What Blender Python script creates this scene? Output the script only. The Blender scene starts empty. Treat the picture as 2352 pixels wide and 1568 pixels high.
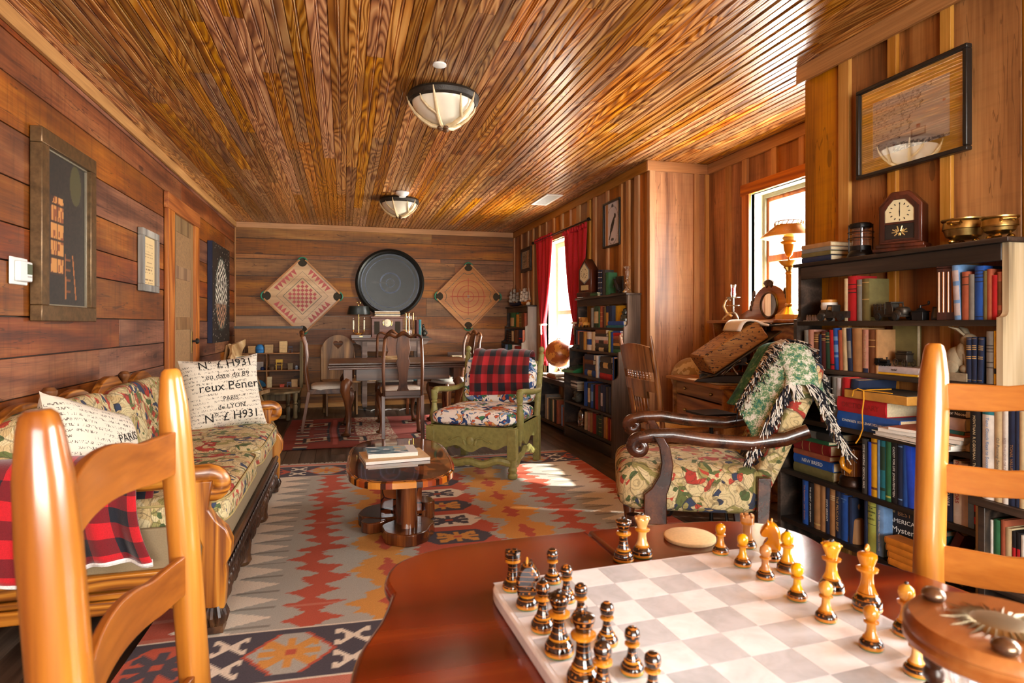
import bpy, math, random
from mathutils import Vector, Matrix
PI = math.pi
random.seed(7)
SC = bpy.context.scene
COL = SC.collection
# ---------------------------------------------------------------- camera
F, HZ, EYE, YAW = 1400.0, 745.0, 1.125, math.atan(386 / 1400.0)
cam = bpy.data.cameras.new('camera')
cam.sensor_width = 36.0
cam.lens = 36.0 * F / 2352.0
cam.shift_y = -(784 - HZ) / 2352.0
cam.dof.use_dof = True
cam.dof.focus_distance = 3.6
cam.dof.aperture_fstop = 9.0
cam_o = bpy.data.objects.new('camera', cam)
cam_o.location = (0, 0, EYE)
cam_o.rotation_euler = (PI / 2, 0, -YAW)
COL.objects.link(cam_o)
SC.camera = cam_o
# ---------------------------------------------------------------- view, sky, sun, window light, rear fill
SC.view_settings.view_transform = 'Standard'
SC.view_settings.look = 'None'
SC.view_settings.gamma = 1.0
SC.view_settings.exposure = 1.0
SC.view_settings.use_curve_mapping = False
try:
    SC.cycles.use_denoising = True
    SC.cycles.max_bounces = 7
    SC.cycles.diffuse_bounces = 4
    SC.cycles.sample_clamp_indirect = 6.0
    SC.cycles.caustics_reflective = False
    SC.cycles.caustics_refractive = False
except Exception:
    pass
W = bpy.data.worlds.new('world')
SC.world = W
W.use_nodes = True
_bg = W.node_tree.nodes['Background']
_bg.inputs[0].default_value = (1.0, 0.985, 0.95, 1)
_bg.inputs[1].default_value = 5.0

def lamp(name, kind, loc, aim, power, color=(1, 1, 1), size=(1, 1), **kw):
    d = bpy.data.lights.new(name, kind)
    d.energy = power
    d.color = color
    if kind == 'AREA':
        d.shape = 'RECTANGLE'
        d.size, d.size_y = size
    for k, v in kw.items():
        setattr(d, k, v)
    o = bpy.data.objects.new(name, d)
    o.location = loc
    o.rotation_euler = Vector(aim).to_track_quat('-Z', 'Y').to_euler()
    COL.objects.link(o)
    return o

lamp('sun', 'SUN', (6, 0, 5), (-1.0, 0.45, -1.08), 9.0, (1, 0.94, 0.84), angle=0.02)
DAY = (1.0, 0.985, 0.955)
GLOW = (1.0, 0.93, 0.74)
lamp('daylight_far_window', 'AREA', (2.72, 6.7, 1.35), (-1, 0, 0.0), 75, DAY, (0.95, 1.6))
lamp('daylight_desk_window', 'AREA', (3.26, 3.62, 1.6), (-1, 0, 0.0), 85, DAY, (0.9, 1.0))
lamp('daylight_near_window', 'AREA', (2.6, 0.1, 1.55), (-1, 0.15, -0.1), 115, (0.95, 0.98, 1.0), (1.5, 1.25))
lamp('rear_fill', 'AREA', (0.4, -2.36, 1.45), (0.0, 1, 0.05), 55, (0.97, 0.98, 1.0), (2.5, 1.4))  # soft fill lamp added behind the camera to lift the shadows
# light thrown up through the far and desk windows by the sunlit ground
lamp('ground_glow_far_window', 'AREA', (2.66, 6.7, 0.95), (-1, 0, 1.0), 30, GLOW, (0.95, 0.8))
lamp('ground_glow_desk_window', 'AREA', (3.22, 3.6, 1.3), (-1, -0.1, 1.1), 40, GLOW, (0.9, 0.6))
lamp('rear_upward_fill', 'AREA', (0.4, -2.36, 1.1), (0.0, 1, 0.75), 75, GLOW, (2.5, 0.8))  # added fill aimed upwards from behind the camera

# ---------------------------------------------------------------- from a photo pixel to a point on a known plane
_c, _s = math.cos(YAW), math.sin(YAW)

def at(px, py, X=None, Y=None, Z=None):
    a, b = (px - 1176) / F, (HZ - py) / F
    d = (_s + a * _c, _c - a * _s, b)
    t = X / d[0] if X is not None else Y / d[1] if Y is not None else (Z - EYE) / d[2]
    return Vector((t * d[0], t * d[1], EYE + t * d[2]))

# ---------------------------------------------------------------- mesh builder
class MB:
    def __init__(s):
        s.v, s.f, s.mi, s.c, s.r, s.u = [], [], [], [], [], []
        s.T = Matrix.Identity(4)
        s.m = 0
        s.col = (1, 1, 1)
        s.rnd = (0.5, 0.5, 0.5)

    def put(s, vs, fs, cols=None, uvs=None):
        n = len(s.v)
        for i, p in enumerate(vs):
            s.v.append(s.T @ Vector(p))
            s.c.append(cols[i] if cols else s.col)
            s.r.append(s.rnd)
            s.u.append(uvs[i] if uvs else (0, 0))
        for f in fs:
            s.f.append([n + i for i in f])
            s.mi.append(s.m)
        return s

    def box(s, x0, x1, y0, y1, z0, z1):
        v = [(x, y, z) for x in (x0, x1) for y in (y0, y1) for z in (z0, z1)]
        return s.put(v, [(0, 1, 3, 2), (4, 6, 7, 5), (0, 4, 5, 1), (2, 3, 7, 6), (0, 2, 6, 4), (1, 5, 7, 3)])

    def bar(s, a, b, w, h, up=(0, 0, 1)):
        """a rectangular bar from a to b"""
        a, b = Vector(a), Vector(b)
        d = (b - a)
        L = d.length
        d.normalize()
        x = d.cross(Vector(up))
        if x.length < 1e-4:
            x = d.cross(Vector((1, 0, 0)))
        x.normalize()
        z = x.cross(d)
        vs = [a + d * t + x * (i * w / 2) + z * (j * h / 2) for t in (0, L) for i, j in ((-1, -1), (1, -1), (1, 1), (-1, 1))]
        return s.put(vs, [(3, 2, 1, 0), (4, 5, 6, 7)] + [(i, (i + 1) % 4, 4 + (i + 1) % 4, 4 + i) for i in range(4)])

    def tube(s, pts, r, n=8, cap=True, flat=1.0, up=(0, 0, 1), closed=False):
        """a round (or with flat<1 elliptic) tube along pts; r a number or a list"""
        pts = [Vector(p) for p in pts]
        k = len(pts)
        rr = r if isinstance(r, (list, tuple)) else [r] * k
        vs, prev = [], None
        for i, p in enumerate(pts):
            if closed:
                d = pts[(i + 1) % k] - pts[i - 1]
            else:
                d = pts[min(i + 1, k - 1)] - pts[max(i - 1, 0)]
            if d.length < 1e-9:
                d = Vector((0, 0, 1))
            d.normalize()
            if prev is None:
                x = d.cross(Vector(up))
                if x.length < 1e-3:
                    x = d.cross(Vector((1, 0, 0)))
            else:
                x = prev - d * prev.dot(d)
            x.normalize()
            prev = x
            y = d.cross(x)
            for j in range(n):
                t = 2 * PI * j / n
                vs.append(p + x * (math.cos(t) * rr[i]) + y * (math.sin(t) * rr[i] * flat))
        fs = []
        for i in range(k if closed else k - 1):
            a, b = i * n, ((i + 1) % k) * n
            for j in range(n):
                fs.append((a + j, a + (j + 1) % n, b + (j + 1) % n, b + j))
        if cap and not closed:
            fs.append(tuple(range(n - 1, -1, -1)))
            fs.append(tuple(range((k - 1) * n, k * n)))
        uv = [(i / max(1, k - 1), j / n) for i in range(k) for j in range(n)]
        return s.put(vs, fs, uvs=uv)

    def lathe(s, prof, n=16, o=(0, 0, 0), sx=1.0, sy=1.0, ph=0.0):
        """prof: (radius, height) pairs turned about z through o"""
        vs = [(o[0] + r * sx * math.cos(ph + 2 * PI * j / n), o[1] + r * sy * math.sin(ph + 2 * PI * j / n), o[2] + z) for r, z in prof for j in range(n)]
        fs = []
        for i in range(len(prof) - 1):
            for j in range(n):
                fs.append((i * n + j, i * n + (j + 1) % n, (i + 1) * n + (j + 1) % n, (i + 1) * n + j))
        if prof[0][0] > 1e-5:
            fs.append(tuple(range(n - 1, -1, -1)))
        if prof[-1][0] > 1e-5:
            fs.append(tuple(range((len(prof) - 1) * n, len(prof) * n)))
        return s.put(vs, fs)

    def prism(s, poly, h0, h1, plane='xy'):
        """outline poly in a plane, extruded from h0 to h1 along its normal"""
        if plane == 'xy':
            q = lambda a, b, h: (a, b, h)
        elif plane == 'xz':
            q = lambda a, b, h: (a, h, b)
        else:
            q = lambda a, b, h: (h, a, b)
        n = len(poly)
        vs = [q(a, b, h0) for a, b in poly] + [q(a, b, h1) for a, b in poly]
        fs = [tuple(range(n - 1, -1, -1)), tuple(range(n, 2 * n))] + [(i, (i + 1) % n, n + (i + 1) % n, n + i) for i in range(n)]
        return s.put(vs, fs)

    def grid(s, fn, nu, nv, col=None, cu=False, thick=0.0):
        """surface fn(u,v) over the unit square; col(u,v) gives its pattern colour"""
        vs, cs, us = [], [], []
        for i in range(nu + (0 if cu else 1)):
            for j in range(nv + 1):
                u, v = i / nu, j / nv
                vs.append(fn(u, v))
                us.append((u, v))
                cs.append(col(u, v) if col else s.col)
        fs = []
        for i in range(nu):
            for j in range(nv):
                a, b = i * (nv + 1) + j, ((i + 1) % nu if cu else i + 1) * (nv + 1) + j
                fs.append((a, b, b + 1, a + 1))
        return s.put(vs, fs, cs, us)

    def blob(s, c, r, nu=14, nv=10, e=1.0, e2=None):
        """super-ellipsoid: e=1 a ball, small e a rounded box"""
        e2 = e2 or e
        sg = lambda w, p: math.copysign(abs(w) ** p, w)
        vs, us = [], []
        for i in range(nu):
            for j in range(nv + 1):
                a, b = 2 * PI * i / nu, -PI / 2 + PI * j / nv
                cb = sg(math.cos(b), e2)
                vs.append((c[0] + r[0] * sg(math.cos(a), e) * cb, c[1] + r[1] * sg(math.sin(a), e) * cb, c[2] + r[2] * sg(math.sin(b), e2)))
                us.append((i / nu, j / nv))
        fs = [(i * (nv + 1) + j, ((i + 1) % nu) * (nv + 1) + j, ((i + 1) % nu) * (nv + 1) + j + 1, i * (nv + 1) + j + 1) for i in range(nu) for j in range(nv)]
        return s.put(vs, fs, None, us)

    def build(s, name, mats, parent=None, smooth=True, bevel=0.0, solid=0.0, subd=0, ang=38, seg=2):
        me = bpy.data.meshes.new(name)
        me.from_pydata(s.v, [], s.f)
        if not isinstance(mats, (list, tuple)):
            mats = [mats]
        for m in mats:
            me.materials.append(m)
        me.polygons.foreach_set('material_index', s.mi)
        for nm, dat in (('col', s.c), ('rnd', s.r)):
            a = me.attributes.new(nm, 'FLOAT_COLOR', 'POINT')
            a.data.foreach_set('color', [w for q in dat for w in (q[0], q[1], q[2], 1.0)])
        if any(q != (0, 0) for q in s.u):
            a = me.attributes.new('pat', 'FLOAT_VECTOR', 'POINT')
            a.data.foreach_set('vector', [w for q in s.u for w in (q[0], q[1], 0.0)])
        if smooth:
            me.shade_smooth()
            me.set_sharp_from_angle(angle=math.radians(ang))
        me.validate()
        o = bpy.data.objects.new(name, me)
        COL.objects.link(o)
        if parent is not None:
            o.parent = parent
        if subd:
            q = o.modifiers.new('sub', 'SUBSURF')
            q.levels = q.render_levels = subd
        if solid:
            q = o.modifiers.new('solid', 'SOLIDIFY')
            q.thickness = solid
            q.offset = 0
        if bevel:
            q = o.modifiers.new('bevel', 'BEVEL')
            q.width = bevel
            q.segments = seg
            q.limit_method = 'ANGLE'
            q.angle_limit = math.radians(35)
        return o

def rot(deg, axis='Z'):
    return Matrix.Rotation(math.radians(deg), 4, axis)

def tr(x, y, z):
    return Matrix.Translation((x, y, z))

def tag(o, label, cat, group=None, kind=None):
    if label:
        o['label'] = label
    if cat:
        o['category'] = cat
    if group:
        o['group'] = group
    if kind:
        o['kind'] = kind
    return o

def thing(name, label, cat, loc=(0, 0, 0), rz=0.0, group=None):
    o = bpy.data.objects.new(name, None)
    o.empty_display_size = 0.05
    o.location = loc
    o.rotation_euler = (0, 0, math.radians(rz))
    COL.objects.link(o)
    return tag(o, label, cat, group)

def struct(o):
    o['kind'] = 'structure'
    return o

def kids(o):
    return [c for c in bpy.data.objects if c.parent == o]

def dup(root, loc, rz=None, label=None, group=None):
    """a copy of a thing with copies of its parts and sub-parts"""
    r = root.copy()
    COL.objects.link(r)
    r.location = loc
    if rz is not None:
        r.rotation_euler = (0, 0, math.radians(rz))
    if label:
        r['label'] = label
    if group:
        r['group'] = group
    for ch in root.children:
        c = ch.copy()
        COL.objects.link(c)
        c.parent = r
        for g in ch.children:
            d = g.copy()
            COL.objects.link(d)
            d.parent = c
    return r

def text(body, size, mat, parent, T, name='lettering', fit=None, depth=0.0004):
    """lettering as a thin mesh; T places its xy plane (x along the line, centred)"""
    cu = bpy.data.curves.new('t', 'FONT')
    cu.body = body
    cu.size = size
    cu.align_x = 'CENTER'
    cu.align_y = 'CENTER'
    cu.extrude = depth
    cu.resolution_u = 2
    o = bpy.data.objects.new('t', cu)
    COL.objects.link(o)
    dg = bpy.context.evaluated_depsgraph_get()
    me = bpy.data.meshes.new_from_object(o.evaluated_get(dg))
    bpy.data.objects.remove(o)
    bpy.data.curves.remove(cu)
    sc = 1.0
    if fit:
        w = max((v.co.x for v in me.vertices), default=1) - min((v.co.x for v in me.vertices), default=0)
        if w > 0:
            sc = fit / w
    me.transform(T @ Matrix.Diagonal((sc, min(sc, 1.0) if fit else 1, 1, 1)))
    me.materials.clear()
    me.materials.append(mat)
    q = bpy.data.objects.new(name, me)
    COL.objects.link(q)
    if parent is not None:
        q.parent = parent
    return q
# ---------------------------------------------------------------- materials
def srgb(h):
    """'#rrggbb' or 0-255 triple -> linear"""
    if isinstance(h, str):
        h = [int(h[i:i + 2], 16) for i in (1, 3, 5)]
    return tuple(((v / 255) / 12.92 if v / 255 <= 0.04045 else ((v / 255 + 0.055) / 1.055) ** 2.4) for v in h)

def nd(nt, typ, ins=None, **kw):
    n = nt.nodes.new('ShaderNode' + typ)
    for k, v in kw.items():
        setattr(n, k, v)
    for k, v in (ins or {}).items():
        if isinstance(v, bpy.types.NodeSocket):
            nt.links.new(v, n.inputs[k])
        else:
            if isinstance(v, tuple) and len(v) == 3 and n.inputs[k].type == 'RGBA':
                v = v + (1,)
            n.inputs[k].default_value = v
    return n

def newmat(name):
    m = bpy.data.materials.new(name)
    m.use_nodes = True
    return m, m.node_tree, m.node_tree.nodes['Principled BSDF']

def put(nt, b, **kw):
    for k, v in kw.items():
        k = k.replace('_', ' ')
        if isinstance(v, bpy.types.NodeSocket):
            nt.links.new(v, b.inputs[k])
        else:
            b.inputs[k].default_value = v + (1,) if isinstance(v, tuple) and len(v) == 3 else v

def math_(nt, op, a, b=0.0, c=0.0):
    return nd(nt, 'Math', {0: a, 1: b, 2: c}, operation=op).outputs[0]

def mixc(nt, f, a, b, bl='MIX'):
    n = nd(nt, 'Mix', {0: f, 6: a, 7: b}, data_type='RGBA', blend_type=bl)
    return n.outputs[2]

def ramp(nt, f, stops, interp='LINEAR'):
    n = nd(nt, 'ValToRGB', {0: f})
    n.color_ramp.interpolation = interp
    e = n.color_ramp.elements
    while len(e) < len(stops):
        e.new(0.5)
    for q, (p, c) in zip(e, stops):
        q.position = p
        q.color = (c[0], c[1], c[2], 1)
    return n.outputs[0]

def noise(nt, vec, scale, detail=2.0, rough=0.5, dist=0.0):
    return nd(nt, 'TexNoise', {'Vector': vec, 'Scale': scale, 'Detail': detail, 'Roughness': rough, 'Distortion': dist}).outputs[0]

def coords(nt, scale=(1, 1, 1), kind='Object', vary=True):
    tc = nd(nt, 'TexCoord').outputs[kind]
    if vary:
        r = nd(nt, 'Attribute', attribute_name='rnd').outputs['Vector']
        q = nd(nt, 'ObjectInfo').outputs['Random']
        off = nd(nt, 'VectorMath', {0: r, 1: (17.0, 23.0, 31.0)}, operation='MULTIPLY').outputs[0]
        off = nd(nt, 'VectorMath', {0: off, 1: q}, operation='ADD').outputs[0]
        tc = nd(nt, 'VectorMath', {0: tc, 1: off}, operation='ADD').outputs[0]
    return nd(nt, 'Mapping', {0: tc, 3: scale}).outputs[0]

def wood(name, dark, mid, light, axis='x', ring=9.0, sc=1.0, rough=0.4, tint=0.5, stain=0.35, bump=0.15, coat=0.0, fine=0.5, contrast=(0.25, 0.55, 0.85), stainc=None, saw=0.0, knots=0.0):
    """figured wood: growth rings as contours of a stretched noise, fine pores, per-board tone, stains"""
    m, nt, b = newmat(name)
    k = {'x': (0.22, 2.4, 2.4), 'y': (2.4, 0.22, 2.4), 'z': (2.4, 2.4, 0.22)}[axis]
    k = tuple(q * sc for q in k)
    v = coords(nt, k)
    n = noise(nt, v, 1.6, 2.0, 0.45, 0.3)
    rg = math_(nt, 'PINGPONG', math_(nt, 'MULTIPLY', n, ring), 0.5)
    rg = math_(nt, 'MULTIPLY', rg, 2.0)
    kf = {'x': (3, 90, 90), 'y': (90, 3, 90), 'z': (90, 90, 3)}[axis]
    fi = noise(nt, coords(nt, kf), 1.0, 2.0, 0.6)
    val = math_(nt, 'ADD', math_(nt, 'MULTIPLY', rg, 1 - fine), math_(nt, 'MULTIPLY', fi, fine))
    c = ramp(nt, val, [(contrast[0], dark), (contrast[1], mid), (contrast[2], light)])
    if stain:
        ks = {'x': (0.8, 3, 3), 'y': (3, 0.8, 3), 'z': (3, 3, 0.8)}[axis]
        st = noise(nt, coords(nt, ks), 1.3, 4.0, 0.65)
        st = ramp(nt, st, [(0.36, (1, 1, 1)), (0.66, (0, 0, 0))])
        dk = stainc or tuple(q * 0.35 for q in dark)
        c = mixc(nt, math_(nt, 'MULTIPLY', st, stain), c, dk + (1,))
    if saw:
        kw = {'x': (26, 2, 2), 'y': (2, 26, 2), 'z': (2, 2, 26)}[axis]
        sw = noise(nt, coords(nt, kw), 1.0, 3.0, 0.65)
        c = mixc(nt, saw, c, ramp(nt, sw, [(0.3, (.45, .42, .4)), (0.5, (1, 1, 1)), (0.75, (1.0, .96, .9))]), 'MULTIPLY')
    if knots:
        kk = {'x': (1.6, 5, 5), 'y': (5, 1.6, 5), 'z': (5, 5, 1.6)}[axis]
        q = vor(nt, coords(nt, kk), 1.0).outputs[0]
        c = mixc(nt, math_(nt, 'MULTIPLY', math_(nt, 'LESS_THAN', q, 0.09), knots), c, tuple(w * 0.3 for w in dark) + (1,))
        kc = {'x': (0.9, 14, 14), 'y': (14, 0.9, 14), 'z': (14, 14, 0.9)}[axis]
        q = noise(nt, coords(nt, kc), 1.0, 3.0, 0.6, 0.4)
        c = mixc(nt, math_(nt, 'MULTIPLY', math_(nt, 'LESS_THAN', math_(nt, 'ABSOLUTE', math_(nt, 'SUBTRACT', q, 0.43)), 0.006), knots), c, tuple(w * 0.4 for w in dark) + (1,))
    if tint:
        r = nd(nt, 'SeparateColor', {0: nd(nt, 'Attribute', attribute_name='rnd').outputs['Color']})
        hv = nd(nt, 'HueSaturation', {'Color': c, 'Hue': math_(nt, 'MULTIPLY_ADD', r.outputs[1], 0.014, 0.493),
                                      'Saturation': math_(nt, 'MULTIPLY_ADD', r.outputs[2], 0.3, 0.85),
                                      'Value': math_(nt, 'MULTIPLY_ADD', r.outputs[0], 2 * tint, 1 - tint)})
        c = hv.outputs[0]
    put(nt, b, Base_Color=c, Roughness=rough, Coat_Weight=coat, Coat_Roughness=0.15)
    if bump:
        nt.links.new(nd(nt, 'Bump', {'Strength': bump, 'Distance': 0.004, 'Height': val}).outputs[0], b.inputs['Normal'])
    return m

def plain(name, col, rough=0.5, metal=0.0, var=0.12, sc=14.0, bump=0.0, coat=0.0, **kw):
    """an even colour with a little mottling"""
    m, nt, b = newmat(name)
    n = noise(nt, coords(nt, (1, 1, 1)), sc, 3.0, 0.6)
    d, l = tuple(q * (1 - var) for q in col), tuple(min(1, q * (1 + var)) for q in col)
    put(nt, b, Base_Color=ramp(nt, n, [(0.3, d), (0.7, l)]), Roughness=rough, Metallic=metal, Coat_Weight=coat)
    for k, v in kw.items():
        put(nt, b, **{k: v})
    if bump:
        nt.links.new(nd(nt, 'Bump', {'Strength': bump, 'Distance': 0.003, 'Height': n}).outputs[0], b.inputs['Normal'])
    return m

def painted(name, rough=0.6, wv=0.0, sc=300.0, var=0.1, metal=0.0, coat=0.0):
    """the colour each vertex carries (woven, painted or printed pattern)"""
    m, nt, b = newmat(name)
    c = nd(nt, 'Attribute', attribute_name='col').outputs['Color']
    n = noise(nt, coords(nt, (1, 1, 1)), sc, 2.0, 0.7)
    c = mixc(nt, 1.0, c, ramp(nt, n, [(0.25, (1 - var,) * 3), (0.75, (1, 1, 1))]), 'MULTIPLY')
    put(nt, b, Base_Color=c, Roughness=rough, Metallic=metal, Coat_Weight=coat)
    if wv:
        nt.links.new(nd(nt, 'Bump', {'Strength': wv, 'Distance': 0.002, 'Height': n}).outputs[0], b.inputs['Normal'])
    return m

_flat = {}
def flat(col, rough=0.6, metal=0.0):
    """small things: one material per colour"""
    k = (tuple(round(q, 3) for q in col), rough, metal)
    if k not in _flat:
        _flat[k] = plain('tone_%d' % len(_flat), col, rough, metal, 0.1, 40.0)
    return _flat[k]

def glassy(name, tintc=(1, 1, 1), gl=0.12, rough=0.02):
    m, nt, b = newmat(name)
    nt.nodes.remove(b)
    t = nd(nt, 'BsdfTransparent', {0: tintc + (1,)})
    g = nd(nt, 'BsdfGlossy', {0: (1, 1, 1, 1), 'Roughness': rough})
    lw = nd(nt, 'LayerWeight', {0: 0.25})
    f = math_(nt, 'MULTIPLY_ADD', lw.outputs[1], 0.6, gl)
    s = nd(nt, 'MixShader', {0: f, 1: t.outputs[0], 2: g.outputs[0]})
    nt.links.new(s.outputs[0], nt.nodes['Material Output'].inputs[0])
    return m

def vor(nt, vec, scale, feat='F1', rnd=1.0):
    return nd(nt, 'TexVoronoi', {'Vector': vec, 'Scale': scale, 'Randomness': rnd}, feature=feat)

# woods of the room
CEIL = wood('pine_ceiling', srgb('#6e3812'), srgb('#b87430'), srgb('#dca25c'), 'y', ring=26, sc=1.5, rough=0.36, tint=0.36, stain=0.22, fine=0.3, coat=0.18, bump=0.12, contrast=(0.15, 0.5, 0.9))
WALL_L = wood('red_wall_planks', srgb('#66331a'), srgb('#9a5730'), srgb('#ba7a4a'), 'y', ring=5, sc=0.8, rough=0.5, tint=0.2, stain=0.62, fine=0.6, saw=0.55, knots=0.7)
WALL_B = wood('brown_wall_planks', srgb('#6a4018'), srgb('#9c6430'), srgb('#bd8648'), 'x', ring=4, sc=0.7, rough=0.55, tint=0.24, stain=0.4, fine=0.6, stainc=srgb('#2c1d10'), saw=0.3, knots=0.8)
WALL_R = wood('upright_wall_boards', srgb('#74421a'), srgb('#a86a32'), srgb('#c88b4c'), 'z', ring=4, sc=0.8, rough=0.45, tint=0.28, stain=0.35, fine=0.55, saw=0.2, knots=0.5)
BATTEN = wood('pale_battens', srgb('#9a6a35'), srgb('#b98550'), srgb('#cf9d66'), 'z', ring=5, rough=0.5, tint=0.15, stain=0.1, fine=0.7)
TRIM_Y = wood('pale_trim_along', srgb('#9c6630'), srgb('#bd8448'), srgb('#d29a5c'), 'y', ring=4, rough=0.5, tint=0.12, stain=0.08, fine=0.7)
TRIM_X = wood('pale_trim_across', srgb('#9c6630'), srgb('#bd8448'), srgb('#d29a5c'), 'x', ring=4, rough=0.5, tint=0.12, stain=0.08, fine=0.7)
FLOOR = wood('dark_floor_boards', srgb('#2a2019'), srgb('#4b3d33'), srgb('#6b5a4c'), 'y', ring=8, rough=0.38, tint=0.3, stain=0.3, fine=0.6)
CASE_Z = wood('window_casing_upright', srgb('#8a4418'), srgb('#b3662c'), srgb('#cd8342'), 'z', ring=7, rough=0.45, tint=0.15, stain=0.1)
CASE_Y = wood('window_casing_along', srgb('#8a4418'), srgb('#b3662c'), srgb('#cd8342'), 'y', ring=7, rough=0.45, tint=0.15, stain=0.1)
DOORW = wood('door_wood', srgb('#6a4a28'), srgb('#8b663c'), srgb('#a58052'), 'z', ring=5, rough=0.5, tint=0.2, stain=0.2)
DARKCASE = wood('charred_bookcase_wood', srgb('#15100d'), srgb('#332820'), srgb('#57463a'), 'y', ring=7, rough=0.5, tint=0.2, stain=0.3)
GREYCASE = wood('weathered_bookcase_side', srgb('#4a3a30'), srgb('#7d6a5c'), srgb('#a8978a'), 'z', ring=4, rough=0.6, tint=0.1, stain=0.65, stainc=srgb('#2e2019'))
WALNUT = wood('walnut', srgb('#3a1f10'), srgb('#6b3f22'), srgb('#8b5832'), 'z', ring=6, rough=0.36, tint=0.2, stain=0.2, coat=0.08)
WALNUT_X = wood('walnut_lengthwise', srgb('#3a1f10'), srgb('#5f3a22'), srgb('#7d5233'), 'x', ring=6, rough=0.36, tint=0.2, stain=0.25, coat=0.1)
OAK = wood('golden_oak', srgb('#7a3f0c'), srgb('#b8711f'), srgb('#d6963c'), 'z', ring=12, sc=1.6, rough=0.35, tint=0.15, stain=0.15, coat=0.3)
OAK_X = wood('golden_oak_across', srgb('#6a370c'), srgb('#b06a1c'), srgb('#d09038'), 'x', ring=12, sc=1.6, rough=0.35, tint=0.15, stain=0.15, coat=0.3)
OAK_Y = wood('golden_oak_along', srgb('#6a370c'), srgb('#a8641f'), srgb('#c88a3c'), 'y', ring=12, sc=1.6, rough=0.35, tint=0.15, stain=0.2, coat=0.3)
RAWPINE = wood('raw_pine', srgb('#a98250'), srgb('#cfae7c'), srgb('#e4cba0'), 'z', ring=4, rough=0.6, tint=0.2, stain=0.1)
GREYDESK = wood('grey_brown_desk', srgb('#4a382f'), srgb('#6f5a50'), srgb('#8d786c'), 'x', ring=5, rough=0.5, tint=0.15, stain=0.2)
MAHOG = wood('red_mahogany', srgb('#471204'), srgb('#6b1f0a'), srgb('#84300f'), 'x', ring=5, sc=0.8, rough=0.14, tint=0.12, stain=0.2, coat=0.5, bump=0.03, fine=0.3)
CHAIRW = wood('honey_ladderback', srgb('#743c0e'), srgb('#a5651c'), srgb('#c08136'), 'z', ring=5, rough=0.28, tint=0.1, stain=0.1, coat=0.4, bump=0.05)
BLACK = plain('black_paint', (0.012, 0.011, 0.01), 0.35, var=0.3)
IRON = plain('black_iron', (0.015, 0.015, 0.016), 0.4, 0.6, var=0.3)
BRASS = plain('brass', (0.72, 0.47, 0.14), 0.25, 1.0, var=0.15)
OLDBRASS = plain('dull_brass', (0.42, 0.29, 0.10), 0.32, 1.0, var=0.3)
CHROME = plain('bright_metal', (0.75, 0.72, 0.66), 0.15, 1.0)
WHITE = plain('white_plastic', srgb('#ecebe6'), 0.4, var=0.03)
CREAM = plain('cream_paint', srgb('#e9e2c4'), 0.5, var=0.06)
PAPER = plain('page_block', srgb('#dccba6'), 0.8, var=0.12, sc=120)
PAPERW = plain('white_pages', srgb('#ece8de'), 0.8, var=0.05, sc=120)
GLASS = glassy('clear_glass')
GOLD = plain('gilt_print', (0.75, 0.55, 0.22), 0.4, 0.6)
INK = plain('black_print', (0.02, 0.018, 0.016), 0.7)
PRINTW = plain('white_print', srgb('#e8e6df'), 0.7, var=0.03)
PRINT = painted('printed_sheet', 0.6, var=0.04)
# ================================================================ the room
XL, XR, XP, XN, YB, YP, YR, CZ = -1.385, 2.43, 2.99, 2.345, 8.69, 4.56, -2.4, 2.48
YRET = 2.69
rd = random.Random(3)
def rr():
    return (rd.random(), rd.random(), rd.random())

# floor: narrow dark boards
b = MB()
x = XL - 0.1
while x < XP + 0.2:
    w = 0.125
    y = YR - 0.1
    while y < YB + 0.1:
        L = rd.uniform(1.2, 2.6)
        b.rnd = rr()
        b.box(x + 0.0012, x + w - 0.0012, y, min(y + L, YB + 0.1) - 0.002, -0.03, 0.0)
        y += L
    x += w
b.m = 1
b.box(XL - 0.15, XP + 0.3, YR - 0.15, YB + 0.15, -0.06, -0.008)
struct(b.build('floor', [FLOOR, BLACK], smooth=False))

# ceiling: beaded boards running the length of the room
b = MB()
x = XL - 0.02
W0 = 0.089
dark_at = [(-1.04, -0.90, 0.02), (-1.17, -1.08, 0.18), (-0.26, -0.18, 0.3)]
while x < XP + 0.06:
    y = YR - 0.05
    while y < YB + 0.05:
        L = rd.uniform(1.4, 4.2)
        y1 = min(y + L, YB + 0.06)
        t = rr()
        for a0, a1, tone in dark_at:
            if a0 < x + W0 / 2 < a1 and rd.random() < 0.8:
                t = (tone, t[1], t[2])
        b.rnd = t
        g, h = 0.004, 0.007
        prof = [(0, h), (g, 0), (W0 / 2 - 0.010, 0), (W0 / 2 - 0.006, h * .8), (W0 / 2, 0.0005), (W0 / 2 + 0.006, h * .8), (W0 / 2 + 0.010, 0), (W0 - g, 0), (W0, h)]
        n = len(prof)
        vs = [(x + a, yy, CZ + c) for yy in (y, y1 - 0.0015) for a, c in prof]
        b.put(vs, [(i, i + 1, n + i + 1, n + i) for i in range(n - 1)])
        y = y1
    x += W0
b.m = 1
b.rnd = (.2, .5, .5)
b.box(XL - 0.15, XP + 0.3, YR - 0.15, YB + 0.15, CZ + 0.007, CZ + 0.05)
struct(b.build('ceiling', [CEIL, BLACK], smooth=False))

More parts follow.
